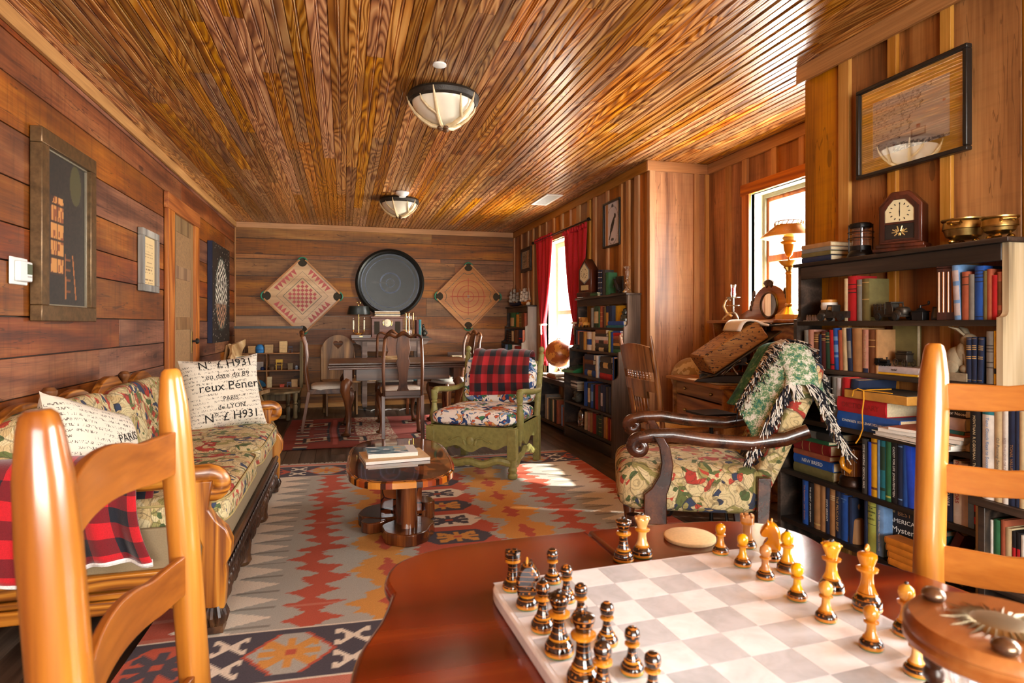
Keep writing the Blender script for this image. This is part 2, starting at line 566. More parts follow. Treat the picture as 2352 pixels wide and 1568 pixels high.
# left wall: wide red-brown planks
def planks_h(b, along0, along1, zs, put, gap=0.006, lens=(3.0, 7.0)):
    for z0, z1 in zip(zs, zs[1:]):
        a = along0
        while a < along1 - 0.01:
            e = min(a + rd.uniform(*lens), along1)
            if along1 - e < 0.4:
                e = along1
            b.rnd = rr()
            put(a + 0.001, e - 0.001, z0 + gap / 2, z1 - gap / 2, rd.uniform(0, 0.004))
            a = e
zs = [-0.02, 0.16, 0.36, 0.58, 0.8, 0.98, 1.16, 1.4, 1.56, 1.76, 1.98, 2.2, 2.38, 2.5]
b = MB()
planks_h(b, YR, YB + 0.1, zs, lambda a, e, z0, z1, j: b.box(XL - 0.04, XL - j, a, e, z0, z1))
b.m = 1
b.box(XL - 0.08, XL - 0.02, YR, YB + 0.1, -0.05, 2.52)
struct(b.build('wall_left', [WALL_L, BLACK], smooth=False, bevel=0.0015, seg=1))
# back wall
zs = [-0.02, 0.14, 0.32, 0.5, 0.68, 0.86, 1.06, 1.24, 1.5, 1.77, 2.0, 2.06, 2.27, 2.5]
b = MB()
planks_h(b, XL, XR + 0.1, zs, lambda a, e, z0, z1, j: b.box(a, e, YB + j, YB + 0.04, z0, z1), lens=(2.2, 4.5))
b.m = 1
b.box(XL - 0.05, XR + 0.1, YB + 0.02, YB + 0.08, -0.05, 2.52)
struct(b.build('wall_back', [WALL_B, BLACK], smooth=False, bevel=0.0015, seg=1))

# upright boards and battens on the right-hand walls
def upright(b, put, a0, a1, battens, holes=(), z0=-0.02, z1=2.5, bt=0.018, tones=None):
    """put(a, a', z, z', proud): boards between batten centres, battens over the seams; holes (a,a',z,z') stay open"""
    cs = sorted([a0] + [(p + q) / 2 for p, q in battens] + [a1])
    def cut(a, e, proud):
        parts = [(a, e, z0, z1)]
        for ha, he, hz0, hz1 in holes:
            new = []
            for (p, q, u, w) in parts:
                if q <= ha or p >= he:
                    new.append((p, q, u, w))
                    continue
                if p < ha: new.append((p, ha, u, w))
                if q > he: new.append((he, q, u, w))
                m0, m1 = max(p, ha), min(q, he)
                if u < hz0: new.append((m0, m1, u, min(w, hz0)))
                if w > hz1: new.append((m0, m1, max(u, hz1), w))
            parts = new
        for p, q, u, w in parts:
            if q - p > 0.004:
                put(p, q, u, w, proud)
    b.m = 0
    for i, (a, e) in enumerate(zip(cs, cs[1:])):
        w = e - a
        k = max(1, round(w / 0.3))
        for j in range(k):
            t = rr()
            if tones and (i, j) in tones:
                t = tones[(i, j)]
            b.rnd = t
            cut(a + w * j / k + 0.001, a + w * (j + 1) / k - 0.001, rd.uniform(-0.002, 0.0))
    b.m = 1
    for p, q in battens:
        b.rnd = rr()
        cut(p, q, bt)

def pxs(lst, **k):
    out = []
    for p, q in lst:
        o = []
        for w in (p, q):
            v = at(w, 600, **k)
            o.append(v.y if 'X' in k else v.x)
        out.append((min(o), max(o)))
    return out

WIN1 = (6.2, 7.2, 0.52, 2.13)
WIN2 = (3.12, 3.99, 1.06, 2.115)
WIN3 = (-0.7, 0.85, 0.9, 2.15)
bt = pxs([(1197, 1200), (1213, 1215.5), (1225, 1227.5), (1239, 1241.5), (1254, 1257), (1272, 1275), (1291, 1295), (1311, 1313), (1327, 1334), (1352, 1358), (1365, 1371), (1395, 1400), (1425, 1431), (1441, 1448), (1461, 1470)], X=XR)
b = MB()
upright(b, lambda a, e, z0, z1, p: b.box(XR - p, XR + 0.03, a, e, z0, z1), YP, YB, bt, [WIN1])
struct(b.build('wall_right', [WALL_R, BATTEN], smooth=False, bevel=0.0012, seg=1))
# chimney-like pier that faces the camera
b = MB()
upright(b, lambda a, e, z0, z1, p: b.box(a, e, YP - p, YP + 0.03, z0, z1), XR, XP, [(2.43, 2.478), (2.845, 2.895), (2.955, 2.99)])
b.m = 2
b.rnd = (.3, .5, .5)
b.box(XR + 0.005, XP + 0.3, YP + 0.028, YB + 0.1, -0.05, 2.5) if False else None
struct(b.build('wall_pier', [WALL_R, BATTEN, BLACK], smooth=False, bevel=0.0012, seg=1))
# alcove wall with the desk window
b = MB()
upright(b, lambda a, e, z0, z1, p: b.box(XP - p, XP + 0.03, a, e, z0, z1), YRET, YP, pxs([(1670, 1680), (1708, 1720), (1776, 1788), (1839, 1851)], X=XP) + [(2.9, 2.95)], [WIN2])
struct(b.build('wall_alcove', [WALL_R, BATTEN], smooth=False, bevel=0.0012, seg=1))
b = MB()
upright(b, lambda a, e, z0, z1, p: b.box(a, e, YRET - 0.03, YRET + p, z0, z1), XN, XP, [(2.6, 2.65)])
struct(b.build('wall_return', [WALL_R, BATTEN], smooth=False, bevel=0.0012, seg=1))
# near right wall that carries the map
nb = pxs([(1932, 1956), (2045, 2065), (2166, 2191)], X=XN)
b = MB()
upright(b, lambda a, e, z0, z1, p: b.box(XN - p, XN + 0.03, a, e, z0, z1), YR, YRET, nb + [(1.05, 1.1), (0.9, 0.95), (-0.78, -0.72), (-1.4, -1.35)], [WIN3],
        tones={(8, 0): (.45, .5, .5), (7, 0): (0.95, 0.75, 1.0), (6, 0): (0.35, .5, .4), (5, 0): (.2, .4, .5)})
struct(b.build('wall_near', [WALL_R, BATTEN], smooth=False, bevel=0.0012, seg=1))
# wall behind the camera with an unseen window added to let in fill
ADDED_WIN = (-0.9, 1.7, 0.7, 2.15)
b = MB()
upright(b, lambda a, e, z0, z1, p: b.box(a, e, YR - 0.03, YR + p, z0, z1), XL, XN, [(-0.98, -0.92), (1.72, 1.78)], [ADDED_WIN])
struct(b.build('wall_rear', [WALL_R, BATTEN], smooth=False))

# mouldings
n_trim = [0]
def trim(put, m):
    n_trim[0] += 1
    b = MB()
    b.rnd = rr()
    put(b)
    return struct(b.build('trim_%d' % n_trim[0], m, smooth=False, bevel=0.002, seg=1))
H1 = 0.075
trim(lambda b: b.box(XL, XL + 0.022, YR, YB, CZ - H1, CZ - 0.002), TRIM_Y)
trim(lambda b: b.box(XL + 0.022, XR - 0.022, YB - 0.022, YB, CZ - H1, CZ - 0.002), TRIM_X)
trim(lambda b: b.box(XR - 0.022, XR, YP, YB - 0.0, CZ - H1 - .01, CZ - 0.002), TRIM_Y)
trim(lambda b: b.box(XR - 0.022, XP, YP - 0.022, YP, CZ - H1 - .01, CZ - 0.002), TRIM_X)
trim(lambda b: b.box(XP - 0.022, XP, YRET, YP - 0.022, CZ - H1 - .01, CZ - 0.002), TRIM_Y)
trim(lambda b: b.box(XN - 0.04, XN - 0.018, YR, YRET + 0.02, CZ - 0.09, CZ - 0.002), TRIM_Y)
trim(lambda b: b.box(XL + 0.0, XL + 0.014, YB - 0.014, YB, 0, CZ - H1), BATTEN)
trim(lambda b: b.box(XR - 0.018, XR, YB - 0.05, YB, 0, CZ - H1), BATTEN)
struct(trim(lambda b: b.box(XL, XR, YB - 0.016, YB, 0, 0.06), TRIM_X)).name = 'baseboard_back'
struct(trim(lambda b: b.box(XL, XL + 0.016, YR, YB, 0, 0.09), TRIM_Y)).name = 'baseboard_left'

# ---------------------------------------------------------------- windows
def window(nm, X, hole, casing, sash_m, depth=0.15, rail=None, trimw=0.085, mullion=False):
    y0, y1, z0, z1 = hole
    root = thing(nm, None, None, (0, 0, 0))
    root['kind'] = 'structure'
    b = MB()                                     # lining of the opening
    b.box(X, X + depth, y1 - 0.0, y1 + 0.02, z0, z1)
    b.box(X, X + depth, y0 - 0.02, y0, z0, z1)
    b.box(X, X + depth, y0, y1, z1, z1 + 0.02)
    struct(b.build('window_jamb', CREAM, root, smooth=False))
    b = MB()
    b.box(X - 0.03, X + depth, y0 - 0.04, y1 + 0.04, z0 - 0.025, z0)
    struct(b.build('window_sill', CREAM, root, smooth=False, bevel=0.004))
    if casing:
        t = trimw
        b = MB()
        b.m = 0
        for a in (y0 - t, y1):
            b.rnd = rr()
            b.box(X - 0.024, X, a, a + t, z0 - 0.03, z1)
        b.m = 1
        b.rnd = rr()
        b.box(X - 0.026, X, y0 - t - 0.015, y1 + t + 0.015, z1, z1 + t)
        struct(b.build('window_casing', [CASE_Z, CASE_Y], root, smooth=False, bevel=0.002))
    Xg = X + depth - 0.02
    b = MB()
    b.box(Xg - 0.012, Xg + 0.012, y0, y0 + 0.05, z0, z1)
    b.box(Xg - 0.012, Xg + 0.012, y1 - 0.05, y1, z0, z1)
    b.box(Xg - 0.012, Xg + 0.012, y0 + .05, y1 - .05, z1 - 0.06, z1)
    b.box(Xg - 0.012, Xg + 0.012, y0 + .05, y1 - .05, z0, z0 + 0.07)
    if rail:
        b.box(Xg - 0.02, Xg + 0.014, y0 + 0.05, y1 - 0.05, rail - 0.025, rail + 0.025)
    if mullion:
        b.box(Xg + 0.014, Xg + 0.03, (y0 + y1) / 2 - 0.012, (y0 + y1) / 2 + 0.012, z0 + .07, z1 - .06)
    struct(b.build('window_sash', sash_m, root, smooth=False, bevel=0.004))
    b = MB()
    b.box(Xg + 0.001, Xg + 0.004, y0 + 0.04, y1 - 0.04, z0 + 0.05, z1 - 0.05)
    struct(b.build('window_glass', GLASS, root, smooth=False))
    return root
DARKSASH = plain('weathered_sash', srgb('#6e6a55'), 0.5, var=0.1)
window('window_1', XR + 0.0, WIN1, True, CREAM, 0.17, rail=1.27)
window('window_2', XP, WIN2, True, CASE_Z, 0.15, rail=1.62, mullion=True)
b = MB(); b.box(XP + .10, XP + .125, WIN2[1] - .03, WIN2[1], WIN2[2], WIN2[3]); b.box(XP + .10, XP + .125, WIN2[0], WIN2[1] - .03, WIN2[3] - .03, WIN2[3])
struct(b.build('window_stop', DARKSASH, bpy.data.objects['window_2'], smooth=False))
window('window_3', XN, WIN3, True, CREAM, 0.12, rail=1.5, mullion=True)
def added_rear_window():  # unseen window, added as an opening for the rear fill
    root = thing('added_window_4', None, None)
    root['kind'] = 'structure'
    b = MB()
    x0, x1, z0, z1 = ADDED_WIN
    for a in (x0, x0 + 0.84, x0 + 1.72, x1 - 0.05):
        b.box(a, a + 0.05, YR - 0.06, YR - 0.02, z0, z1)
    for a in (z0, 1.4, z1 - 0.05):
        b.box(x0, x1, YR - 0.06, YR - 0.02, a, a + 0.05)
    struct(b.build('window_sash', CREAM, root, smooth=False))
    b = MB()
    b.box(x0, x1, YR - 0.045, YR - 0.042, z0, z1)
    struct(b.build('window_glass', GLASS, root, smooth=False))
added_rear_window()
# sunlit ground outside, as far as the panes could show it
b = MB()
b.box(3.5, 14, -8, 16, -0.7, -0.6)
struct(b.build('ground', plain('pale_ground', srgb('#cfcbb2'), 0.9, sc=2.0), smooth=False))

# ---------------------------------------------------------------- the door on the left wall
d = thing('door_1', None, None, (XL, 0, 0))
d['kind'] = 'structure'
y0, y1 = at(399, 600, X=XL + .02).y, at(446, 600, X=XL + .02).y
yo0, yo1 = at(385, 600, X=XL + .025).y, at(457, 600, X=XL + .025).y
zt = 2.06
b = MB()
b.rnd = (.7, .6, .6)
b.box(0, 0.03, yo0, y0, 0, zt)
b.box(0, 0.03, y1, yo1, 0, zt)
struct(b.build('door_casing', CASE_Z, d, smooth=False, bevel=0.003))
b = MB()
b.box(0, 0.034, yo0 - 0.015, yo1 + 0.015, zt, zt + 0.13)
struct(b.build('door_head', CASE_Y, d, smooth=False, bevel=0.003))
b = MB()
st = 0.1
b.box(0.001, 0.012, y0, y0 + st, 0.01, zt)
b.box(0.001, 0.012, y1 - st, y1, 0.01, zt)
zz = [0.01, 0.2, 0.6, 0.72, 1.08, 1.19, 1.52, 1.63, 1.92, zt]
for i in range(0, len(zz), 2):
    b.rnd = rr()
    b.box(0.001, 0.012, y0 + st, y1 - st, zz[i], zz[i + 1])
struct(b.build('door_leaf', DOORW, d, smooth=False, bevel=0.004))
b = MB()
for i in range(1, len(zz) - 1, 2):
    b.box(0.001, 0.006, y0 + st, y1 - st, zz[i], zz[i + 1])
struct(b.build('door_panel', plain('mottled_door_panels', srgb('#94704a'), 0.55, var=0.3, sc=60), d, smooth=False))
b = MB()
b.box(0.010, 0.0165, y0 - 0.006, y0 + 0.012, 1.55, 1.66)
b.tube([(0.02, y0, 1.54), (0.02, y0, 1.67)], 0.006)
struct(b.build('door_hinge', OLDBRASS, d))
b = MB()
b.box(0.012, 0.016, y1 - 0.075, y1 - 0.03, 0.86, 1.06)
b.m = 1
b.tube([(0.014, y1 - 0.05, 0.97), (0.04, y1 - 0.05, 0.97), (0.048, y1 - 0.05, .97), (0.066, y1 - 0.05, .97), (0.074, y1 - 0.05, .97)], [0.01, 0.009, 0.026, 0.027, 0.012], 14)
struct(b.build('door_handle', [OLDBRASS, BLACK], d))
# ================================================================ cloth materials
def tapestry(name, sc=11.5, bright=1.0):
    """woven figures: patches of beige, red, green and navy with dark outlines"""
    m, nt, b = newmat(name)
    v = coords(nt, (1, 1, 1), vary=False)
    w = nd(nt, 'TexNoise', {'Vector': v, 'Scale': 5.0, 'Detail': 2.0}).outputs[1]
    v2 = nd(nt, 'VectorMath', {0: v, 1: nd(nt, 'VectorMath', {0: w, 'Scale': 0.22}, operation='SCALE').outputs[0]}, operation='ADD').outputs[0]
    c1 = vor(nt, v2, sc)
    r = nd(nt, 'SeparateColor', {0: c1.outputs[1]})
    P = [(0, srgb('#d6c08c')), (.2, srgb('#66703c')), (.29, srgb('#cfb27c')), (.45, srgb('#b2392b')), (.53, srgb('#dccb99')), (.70, srgb('#34425e')), (.76, srgb('#a39a5c')), (.84, srgb('#d9c08c')), (.94, srgb('#b0654a'))]
    c = ramp(nt, r.outputs[0], P, 'CONSTANT')
    c2 = vor(nt, v2, sc * 3.1)
    r2 = nd(nt, 'SeparateColor', {0: c2.outputs[1]})
    fig = ramp(nt, r2.outputs[1], [(0, srgb('#dcc99a')), (.42, srgb('#54663a')), (.54, srgb('#c24a36')), (.64, srgb('#cfb684')), (.84, srgb('#34405a')), (.91, srgb('#a3985a'))], 'CONSTANT')
    c = mixc(nt, math_(nt, 'GREATER_THAN', r2.outputs[0], 0.55), c, fig)
    st = nd(nt, 'TexWave', {'Vector': v2, 'Scale': 30.0, 'Distortion': 7.0, 'Detail': 2.0}).outputs[1]
    c = mixc(nt, math_(nt, 'MULTIPLY', math_(nt, 'GREATER_THAN', st, 0.88), 0.4), c, srgb('#4a3a24') + (1,))
    ed = vor(nt, v2, sc, 'DISTANCE_TO_EDGE').outputs[0]
    c = mixc(nt, math_(nt, 'MULTIPLY', math_(nt, 'LESS_THAN', ed, 0.035), 0.5), c, srgb('#3a3222') + (1,))
    n = noise(nt, v, 420.0, 1.0)
    c = mixc(nt, 1.0, c, ramp(nt, n, [(0.3, (0.72,) * 3), (0.7, (1, 1, 1))]), 'MULTIPLY')
    put(nt, b, Base_Color=c, Roughness=0.85)
    nt.links.new(nd(nt, 'Bump', {'Strength': 0.25, 'Distance': 0.002, 'Height': n}).outputs[0], b.inputs['Normal'])
    return m
TAPES = tapestry('tapestry_weave')

def chintz(name):
    """white ground with blue, green and orange printed scrolls"""
    m, nt, b = newmat(name)
    v = coords(nt, (1, 1, 1), vary=False)
    w = nd(nt, 'TexNoise', {'Vector': v, 'Scale': 7.0, 'Detail': 2.0}).outputs[1]
    v2 = nd(nt, 'VectorMath', {0: v, 1: nd(nt, 'VectorMath', {0: w, 'Scale': 0.16}, operation='SCALE').outputs[0]}, operation='ADD').outputs[0]
    c = (srgb('#efe9df')) + (1,)
    for sc, th, colr, seed in ((14, .60, '#24477e', 0.0), (11, .64, '#3d7d4a', 3.1), (12.0, .635, '#c8603a', 7.7), (17, .62, '#7f9cc0', 5.2), (15, .65, '#e0a868', 9.4)):
        p = nd(nt, 'VectorMath', {0: v2, 1: (seed, seed * 2, -seed)}, operation='ADD').outputs[0]
        n = noise(nt, p, sc, 1.0, 0.4, 0.8)
        c = mixc(nt, math_(nt, 'GREATER_THAN', n, th), c, srgb(colr) + (1,))
        ln = math_(nt, 'LESS_THAN', math_(nt, 'ABSOLUTE', math_(nt, 'SUBTRACT', n, th)), 0.008)
        c = mixc(nt, ln, c, srgb('#22365e') + (1,))
    put(nt, b, Base_Color=c, Roughness=0.8)
    return m
CHINTZ = chintz('printed_chintz')

def plaid(name, nu, nv, red='#cf1420', dark='#141722', mid='#7a0f18', fuzz=0.3):
    m, nt, b = newmat(name)
    p = nd(nt, 'SeparateXYZ', {0: nd(nt, 'Attribute', attribute_name='pat').outputs['Vector']})
    bu = math_(nt, 'GREATER_THAN', math_(nt, 'FRACT', math_(nt, 'MULTIPLY', p.outputs[0], nu)), 0.5)
    bv = math_(nt, 'GREATER_THAN', math_(nt, 'FRACT', math_(nt, 'MULTIPLY', p.outputs[1], nv)), 0.5)
    s = math_(nt, 'ADD', bu, bv)
    c = ramp(nt, math_(nt, 'DIVIDE', s, 2.0), [(0, srgb(red)), (0.34, srgb(mid)), (0.67, srgb(dark))], 'CONSTANT')
    n = noise(nt, coords(nt, (1, 1, 1)), 260.0, 2.0, 0.8)
    c = mixc(nt, 1.0, c, ramp(nt, n, [(0.3, (1 - fuzz,) * 3), (0.75, (1, 1, 1))]), 'MULTIPLY')
    put(nt, b, Base_Color=c, Roughness=0.95, Sheen_Weight=0.3)
    nt.links.new(nd(nt, 'Bump', {'Strength': 0.4, 'Distance': 0.003, 'Height': n}).outputs[0], b.inputs['Normal'])
    return m

def script(name, rows=20.0):
    """cream linen printed with lines of handwriting"""
    m, nt, b = newmat(name)
    pv = nd(nt, 'Attribute', attribute_name='pat').outputs['Vector']
    p = nd(nt, 'SeparateXYZ', {0: pv})
    rv = math_(nt, 'MULTIPLY', p.outputs[1], rows)
    row = math_(nt, 'FLOOR', rv)
    fr = math_(nt, 'FRACT', rv)
    q = nd(nt, 'CombineXYZ', {0: math_(nt, 'MULTIPLY', p.outputs[0], 46.0), 1: math_(nt, 'MULTIPLY', fr, 1.3), 2: math_(nt, 'MULTIPLY', row, 7.7)}).outputs[0]
    n = noise(nt, q, 1.0, 1.0, 0.5)
    ln = math_(nt, 'LESS_THAN', math_(nt, 'ABSOLUTE', math_(nt, 'SUBTRACT', n, 0.5)), 0.035)
    band = math_(nt, 'MULTIPLY', math_(nt, 'GREATER_THAN', fr, 0.2), math_(nt, 'LESS_THAN', fr, 0.72))
    q2 = nd(nt, 'CombineXYZ', {0: math_(nt, 'MULTIPLY', p.outputs[0], 5.0), 1: row, 2: 3.0}).outputs[0]
    word = math_(nt, 'GREATER_THAN', noise(nt, q2, 1.7, 2.0), 0.43)
    k = math_(nt, 'MULTIPLY', math_(nt, 'MULTIPLY', ln, band), word)
    c = mixc(nt, math_(nt, 'MULTIPLY', k, 0.85), srgb('#ddd3c0') + (1,), srgb('#3a332c') + (1,))
    put(nt, b, Base_Color=c, Roughness=0.9)
    return m
SCRIPT = script('script_linen')
KHAKI = plain('khaki_upholstery', srgb('#8d7a5c'), 0.9, var=0.1, sc=200)
FLEECE = plain('white_fleece', srgb('#ece9e4'), 1.0, var=0.15, sc=160, bump=0.5)
WHITESEAT = plain('white_seat_cloth', srgb('#dcd6c8'), 0.85, var=0.08, sc=60)
KILIM = painted('kilim_weave', 0.95, 0.35, 220.0, 0.28)
CARVED = wood('dark_carved_walnut', srgb('#24150c'), srgb('#4f3320'), srgb('#74502f'), 'y', ring=5, rough=0.4, tint=0.1, stain=0.3)

# ================================================================ rugs
def hsh(*a):
    v = math.sin(sum(q * k for q, k in zip(a, (12.9898, 78.233, 37.719)))) * 43758.5453
    return v - math.floor(v)

GREY, CREAMC, REDC, YEL, DRK, PINK = (srgb(q) for q in ('#b2afa4', '#ebdfca', '#c0583f', '#d89847', '#4c4750', '#c8776100'[:7]))

def tri(v, p):
    return abs(((v / p) % 1.0) * 2 - 1)

def motif(dx, dy, ink, ground, w, h):
    """stepped hooked cross inside a lozenge"""
    a, c = abs(dx) / w, abs(dy) / h
    if a < 0.12 and c < 0.12:
        return REDC
    arms = (abs(a - c) < 0.17 and max(a, c) < 0.62) or (0.46 < a < 0.6 and c < 0.5 and c > .22) or (a < 0.1 and c < 0.62) or (c < 0.13 and a < 0.66)
    return ink if arms else ground

def kilim_col(x, y, L):
    """x from the centre line, y from the near end"""
    e = min(y, L - y)
    ax = abs(x)
    if e < 0.03: return GREY
    if e < 0.08: return PINK
    if e < 0.44:
        cy = 0.26
        d = e - cy
        if abs(d) > 0.165: return GREY if abs(d) > 0.175 else CREAMC
        k = round(x / 0.41 - 0.18)
        dx = x - (k + 0.18) * 0.41
        if abs(dx) / 0.155 + abs(d) / 0.20 < 1 and abs(d) < 0.135:
            if abs(dx) / 0.155 + abs(d) / 0.20 > 0.9: return REDC
            if k % 2 == 0: return motif(dx, d, YEL, GREY, 0.15, 0.15)
            return motif(dx, d, DRK, REDC, 0.15, 0.15)
        dx2 = abs(dx) - 0.205
        for s in (-1, 1):
            dd = d - s * 0.075
            a, c = abs(dx2) / 0.06, abs(dd) / 0.06
            if max(a, c) < 1 and (abs(a - c) < 0.22 or (a > .75 and c > 0.35) or (c < .2 and a < .5)): return CREAMC
        return DRK
    row = math.floor(y / 0.021)
    j = hsh(row, 1.0) - 0.5
    jj = hsh(row, math.copysign(2.0, x)) - 0.5
    t = tri(y, 0.56)
    # outer red saw
    if ax > 1.10 + 0.07 * tri(y + 0.07, 0.14) + 0.06 * jj: return REDC if hsh(row, 9) > 0.25 else PINK
    # cream teeth
    if ax > 0.84:
        f = ((y / 0.155) % 1.0)
        tooth = 0.84 + 0.19 * abs(f - 0.5) * 2
        if ax > tooth: return CREAMC
        return GREY if f > .1 else srgb('#8c897e')
    # red zigzag
    c0 = 0.70 + 0.05 * (t - 0.5)
    sp = tri(y + 0.02 * jj, 0.125)
    w = 0.022 + 0.10 * sp ** 1.6 + 0.055 * abs(jj)
    sh = 0.05 * (tri(y, 0.37) - .5)
    if c0 - w + sh < ax < c0 + w * 0.8 + sh: return REDC if hsh(row, 4.4) > .06 else PINK
    # yellow lozenges with red cores
    f = tri(y + 0.1, 0.34)
    w = 0.02 + 0.115 * f + 0.06 * abs(j) + 0.045 * tri(y, 0.085)
    if abs(ax - 0.38) < w:
        return (REDC if abs(ax - 0.38) < w * 0.6 - 0.055 else YEL)
    # centre column
    t2 = tri(y, 0.28)
    w = 0.17 + 0.08 * t2 + 0.05 * j
    if ax < w:
        k = round((y - 0.14) / 0.28)
        dy = y - 0.14 - k * 0.28
        if ax / 0.2 + abs(dy) / 0.24 < 1 and abs(dy) < 0.105:
            if k % 2: return motif(x, dy, DRK, CREAMC, 0.17, 0.12)
            return motif(x, dy, YEL, DRK, 0.17, 0.12)
        return REDC
    return GREY

def rug(name, label, x0, x1, y0, y1, colf, step, group=None, rz=0.0):
    cx, cy = (x0 + x1) / 2, (y0 + y1) / 2
    w, L = x1 - x0, y1 - y0
    nu, nv = int(w / step), int(L / step)
    b = MB()
    wav = lambda x, y: 0.007 + 0.0012 * math.sin(x * 5.1 + y * 2.3) + 0.001 * math.sin(y * 7.7)
    b.grid(lambda u, v: ((u - .5) * w + 0.008 * math.sin(v * 9), (v - .5) * L + 0.012 * math.sin(u * 7 + 1), wav(u * w, v * L)), nu, nv, lambda u, v: colf(u * w - w / 2, v * L, L))
    n = len(b.v)
    for a in ((0, 0), (1, 0)):
        pass
    o = b.build(name, KILIM, None, smooth=False, solid=0.006)
    o.location = (cx, cy, 0.0)
    o.rotation_euler = (0, 0, math.radians(rz))
    return tag(o, label, 'rug')
big = rug('kilim_rug', 'large flat-woven kilim with red, yellow and grey zigzag bands under the coffee table', -0.68, 1.855, 1.92, 5.12, kilim_col, 0.0088, rz=-1.0)
fr = MB()
rf = random.Random(5)
for s in (-1, 1):
    for i in range(210):
        x = -1.27 + i * 2.54 / 209
        d = rf.uniform(0.03, 0.055)
        y = s * 1.595
        fr.tube([(x, y, 0.008), (x + rf.uniform(-.01, .01), y + s * d * .5, 0.011), (x + rf.uniform(-.02, .02), y + s * d, 0.004)], 0.0022, 4)
fr.build('fringe', plain('rug_fringe', srgb('#b7ac99'), 0.9), big)['kind'] = 'stuff'

def red_rug_col(x, y, L):
    r1, r2, dk, cr = srgb('#8a3526'), srgb('#b0564a'), srgb('#2c2d38'), srgb('#d8c4a6')
    yc = y - L / 2
    row = math.floor(y / 0.03)
    base = r1 if x < -0.25 else r2
    if -0.40 < x < -0.02:
        base = cr if hsh(math.floor(x / 0.012), math.floor(y / 0.02)) > 0.42 else r2
    if x > 0.78:
        base = cr if hsh(math.floor(x / 0.05), row) > 0.5 else PINK
    for cx in (-0.62, 0.42):
        dx = x - cx
        for s in (-1, 1):
            d = abs(dx) - 0.17
            yy = yc - s * 0.45
            sl = abs(yy) + abs(d) * 0.55
            if abs(d) < 0.13 and abs(yy + d * 0.35) < 0.13:
                q = max(abs(d) / 0.13, abs(yy + d * 0.35) / 0.13)
                return dk if q > 0.72 else cr if q > 0.48 else r1
            for k in (0, 1, 2):
                if abs(dx) < 0.2 and abs(dx) > 0.045 and abs(yc - s * (0.06 + 0.055 * k) - s * abs(dx) * .35) < 0.010:
                    return cr if k % 2 else dk
        if abs(dx) < 0.02 and abs(yc) < 0.75: return r2
        if abs(dx) < 0.06 and abs(yc) < 0.6 and abs(abs(dx) - 0.05) < .012: return dk
    if -0.98 < x < -0.86:
        f = (y / 0.2) % 1
        if f < 0.25: return dk
        if f < 0.45: return cr
        if f < 0.6: return srgb('#7d6558')
    return tuple(q * (0.88 + 0.2 * hsh(row, 3)) for q in base)
rug('red_rug', 'red woven rug with dark and cream hooked diamonds under the dining table', -0.575, 1.62, 5.77, 7.53, red_rug_col, 0.011, rz=0.8)

# ================================================================ soft shapes
def pillow_mb(w, h, t, n=22):
    b = MB()
    def side(s):
        def f(u, v):
            a, c = 2 * u - 1, 2 * v - 1
            pin = 1 - 0.10 * (1 - c * c) * abs(a) ** 3
            pin2 = 1 - 0.10 * (1 - a * a) * abs(c) ** 3
            th = t * max(0, (1 - a ** 4) * (1 - c ** 4)) ** 0.55
            th *= 1 - 0.10 * math.sin(a * 5 + c * 3) * (a * a)
            return (a * w / 2 * pin, s * th, c * h / 2 * pin2)
        return f
    b.grid(side(-1), n, n)
    k = len(b.v)
    b.grid(side(1), n, n)
    for i in range(len(b.f) // 2, len(b.f)):
        b.f[i].reverse()
    return b

def orient(o, loc, rx=0, ry=0, rz=0):
    o.location = loc
    o.rotation_euler = tuple(math.radians(q) for q in (rx, ry, rz))
    return o

def cushion(b, x0, x1, y0, y1, z0, z1, e=0.28, e2=0.55, nu=40, nv=14):
    b.blob(((x0 + x1) / 2, (y0 + y1) / 2, (z0 + z1) / 2), ((x1 - x0) / 2, (y1 - y0) / 2, (z1 - z0) / 2), nu, nv, e, e2)

def scroll(cx, cz, r0, r1, a0, a1, n=22):
    """spiral points in a plane"""
    return [(cx + (r0 + (r1 - r0) * i / n) * math.cos(math.radians(a0 + (a1 - a0) * i / n)), cz + (r0 + (r1 - r0) * i / n) * math.sin(math.radians(a0 + (a1 - a0) * i / n))) for i in range(n + 1)]

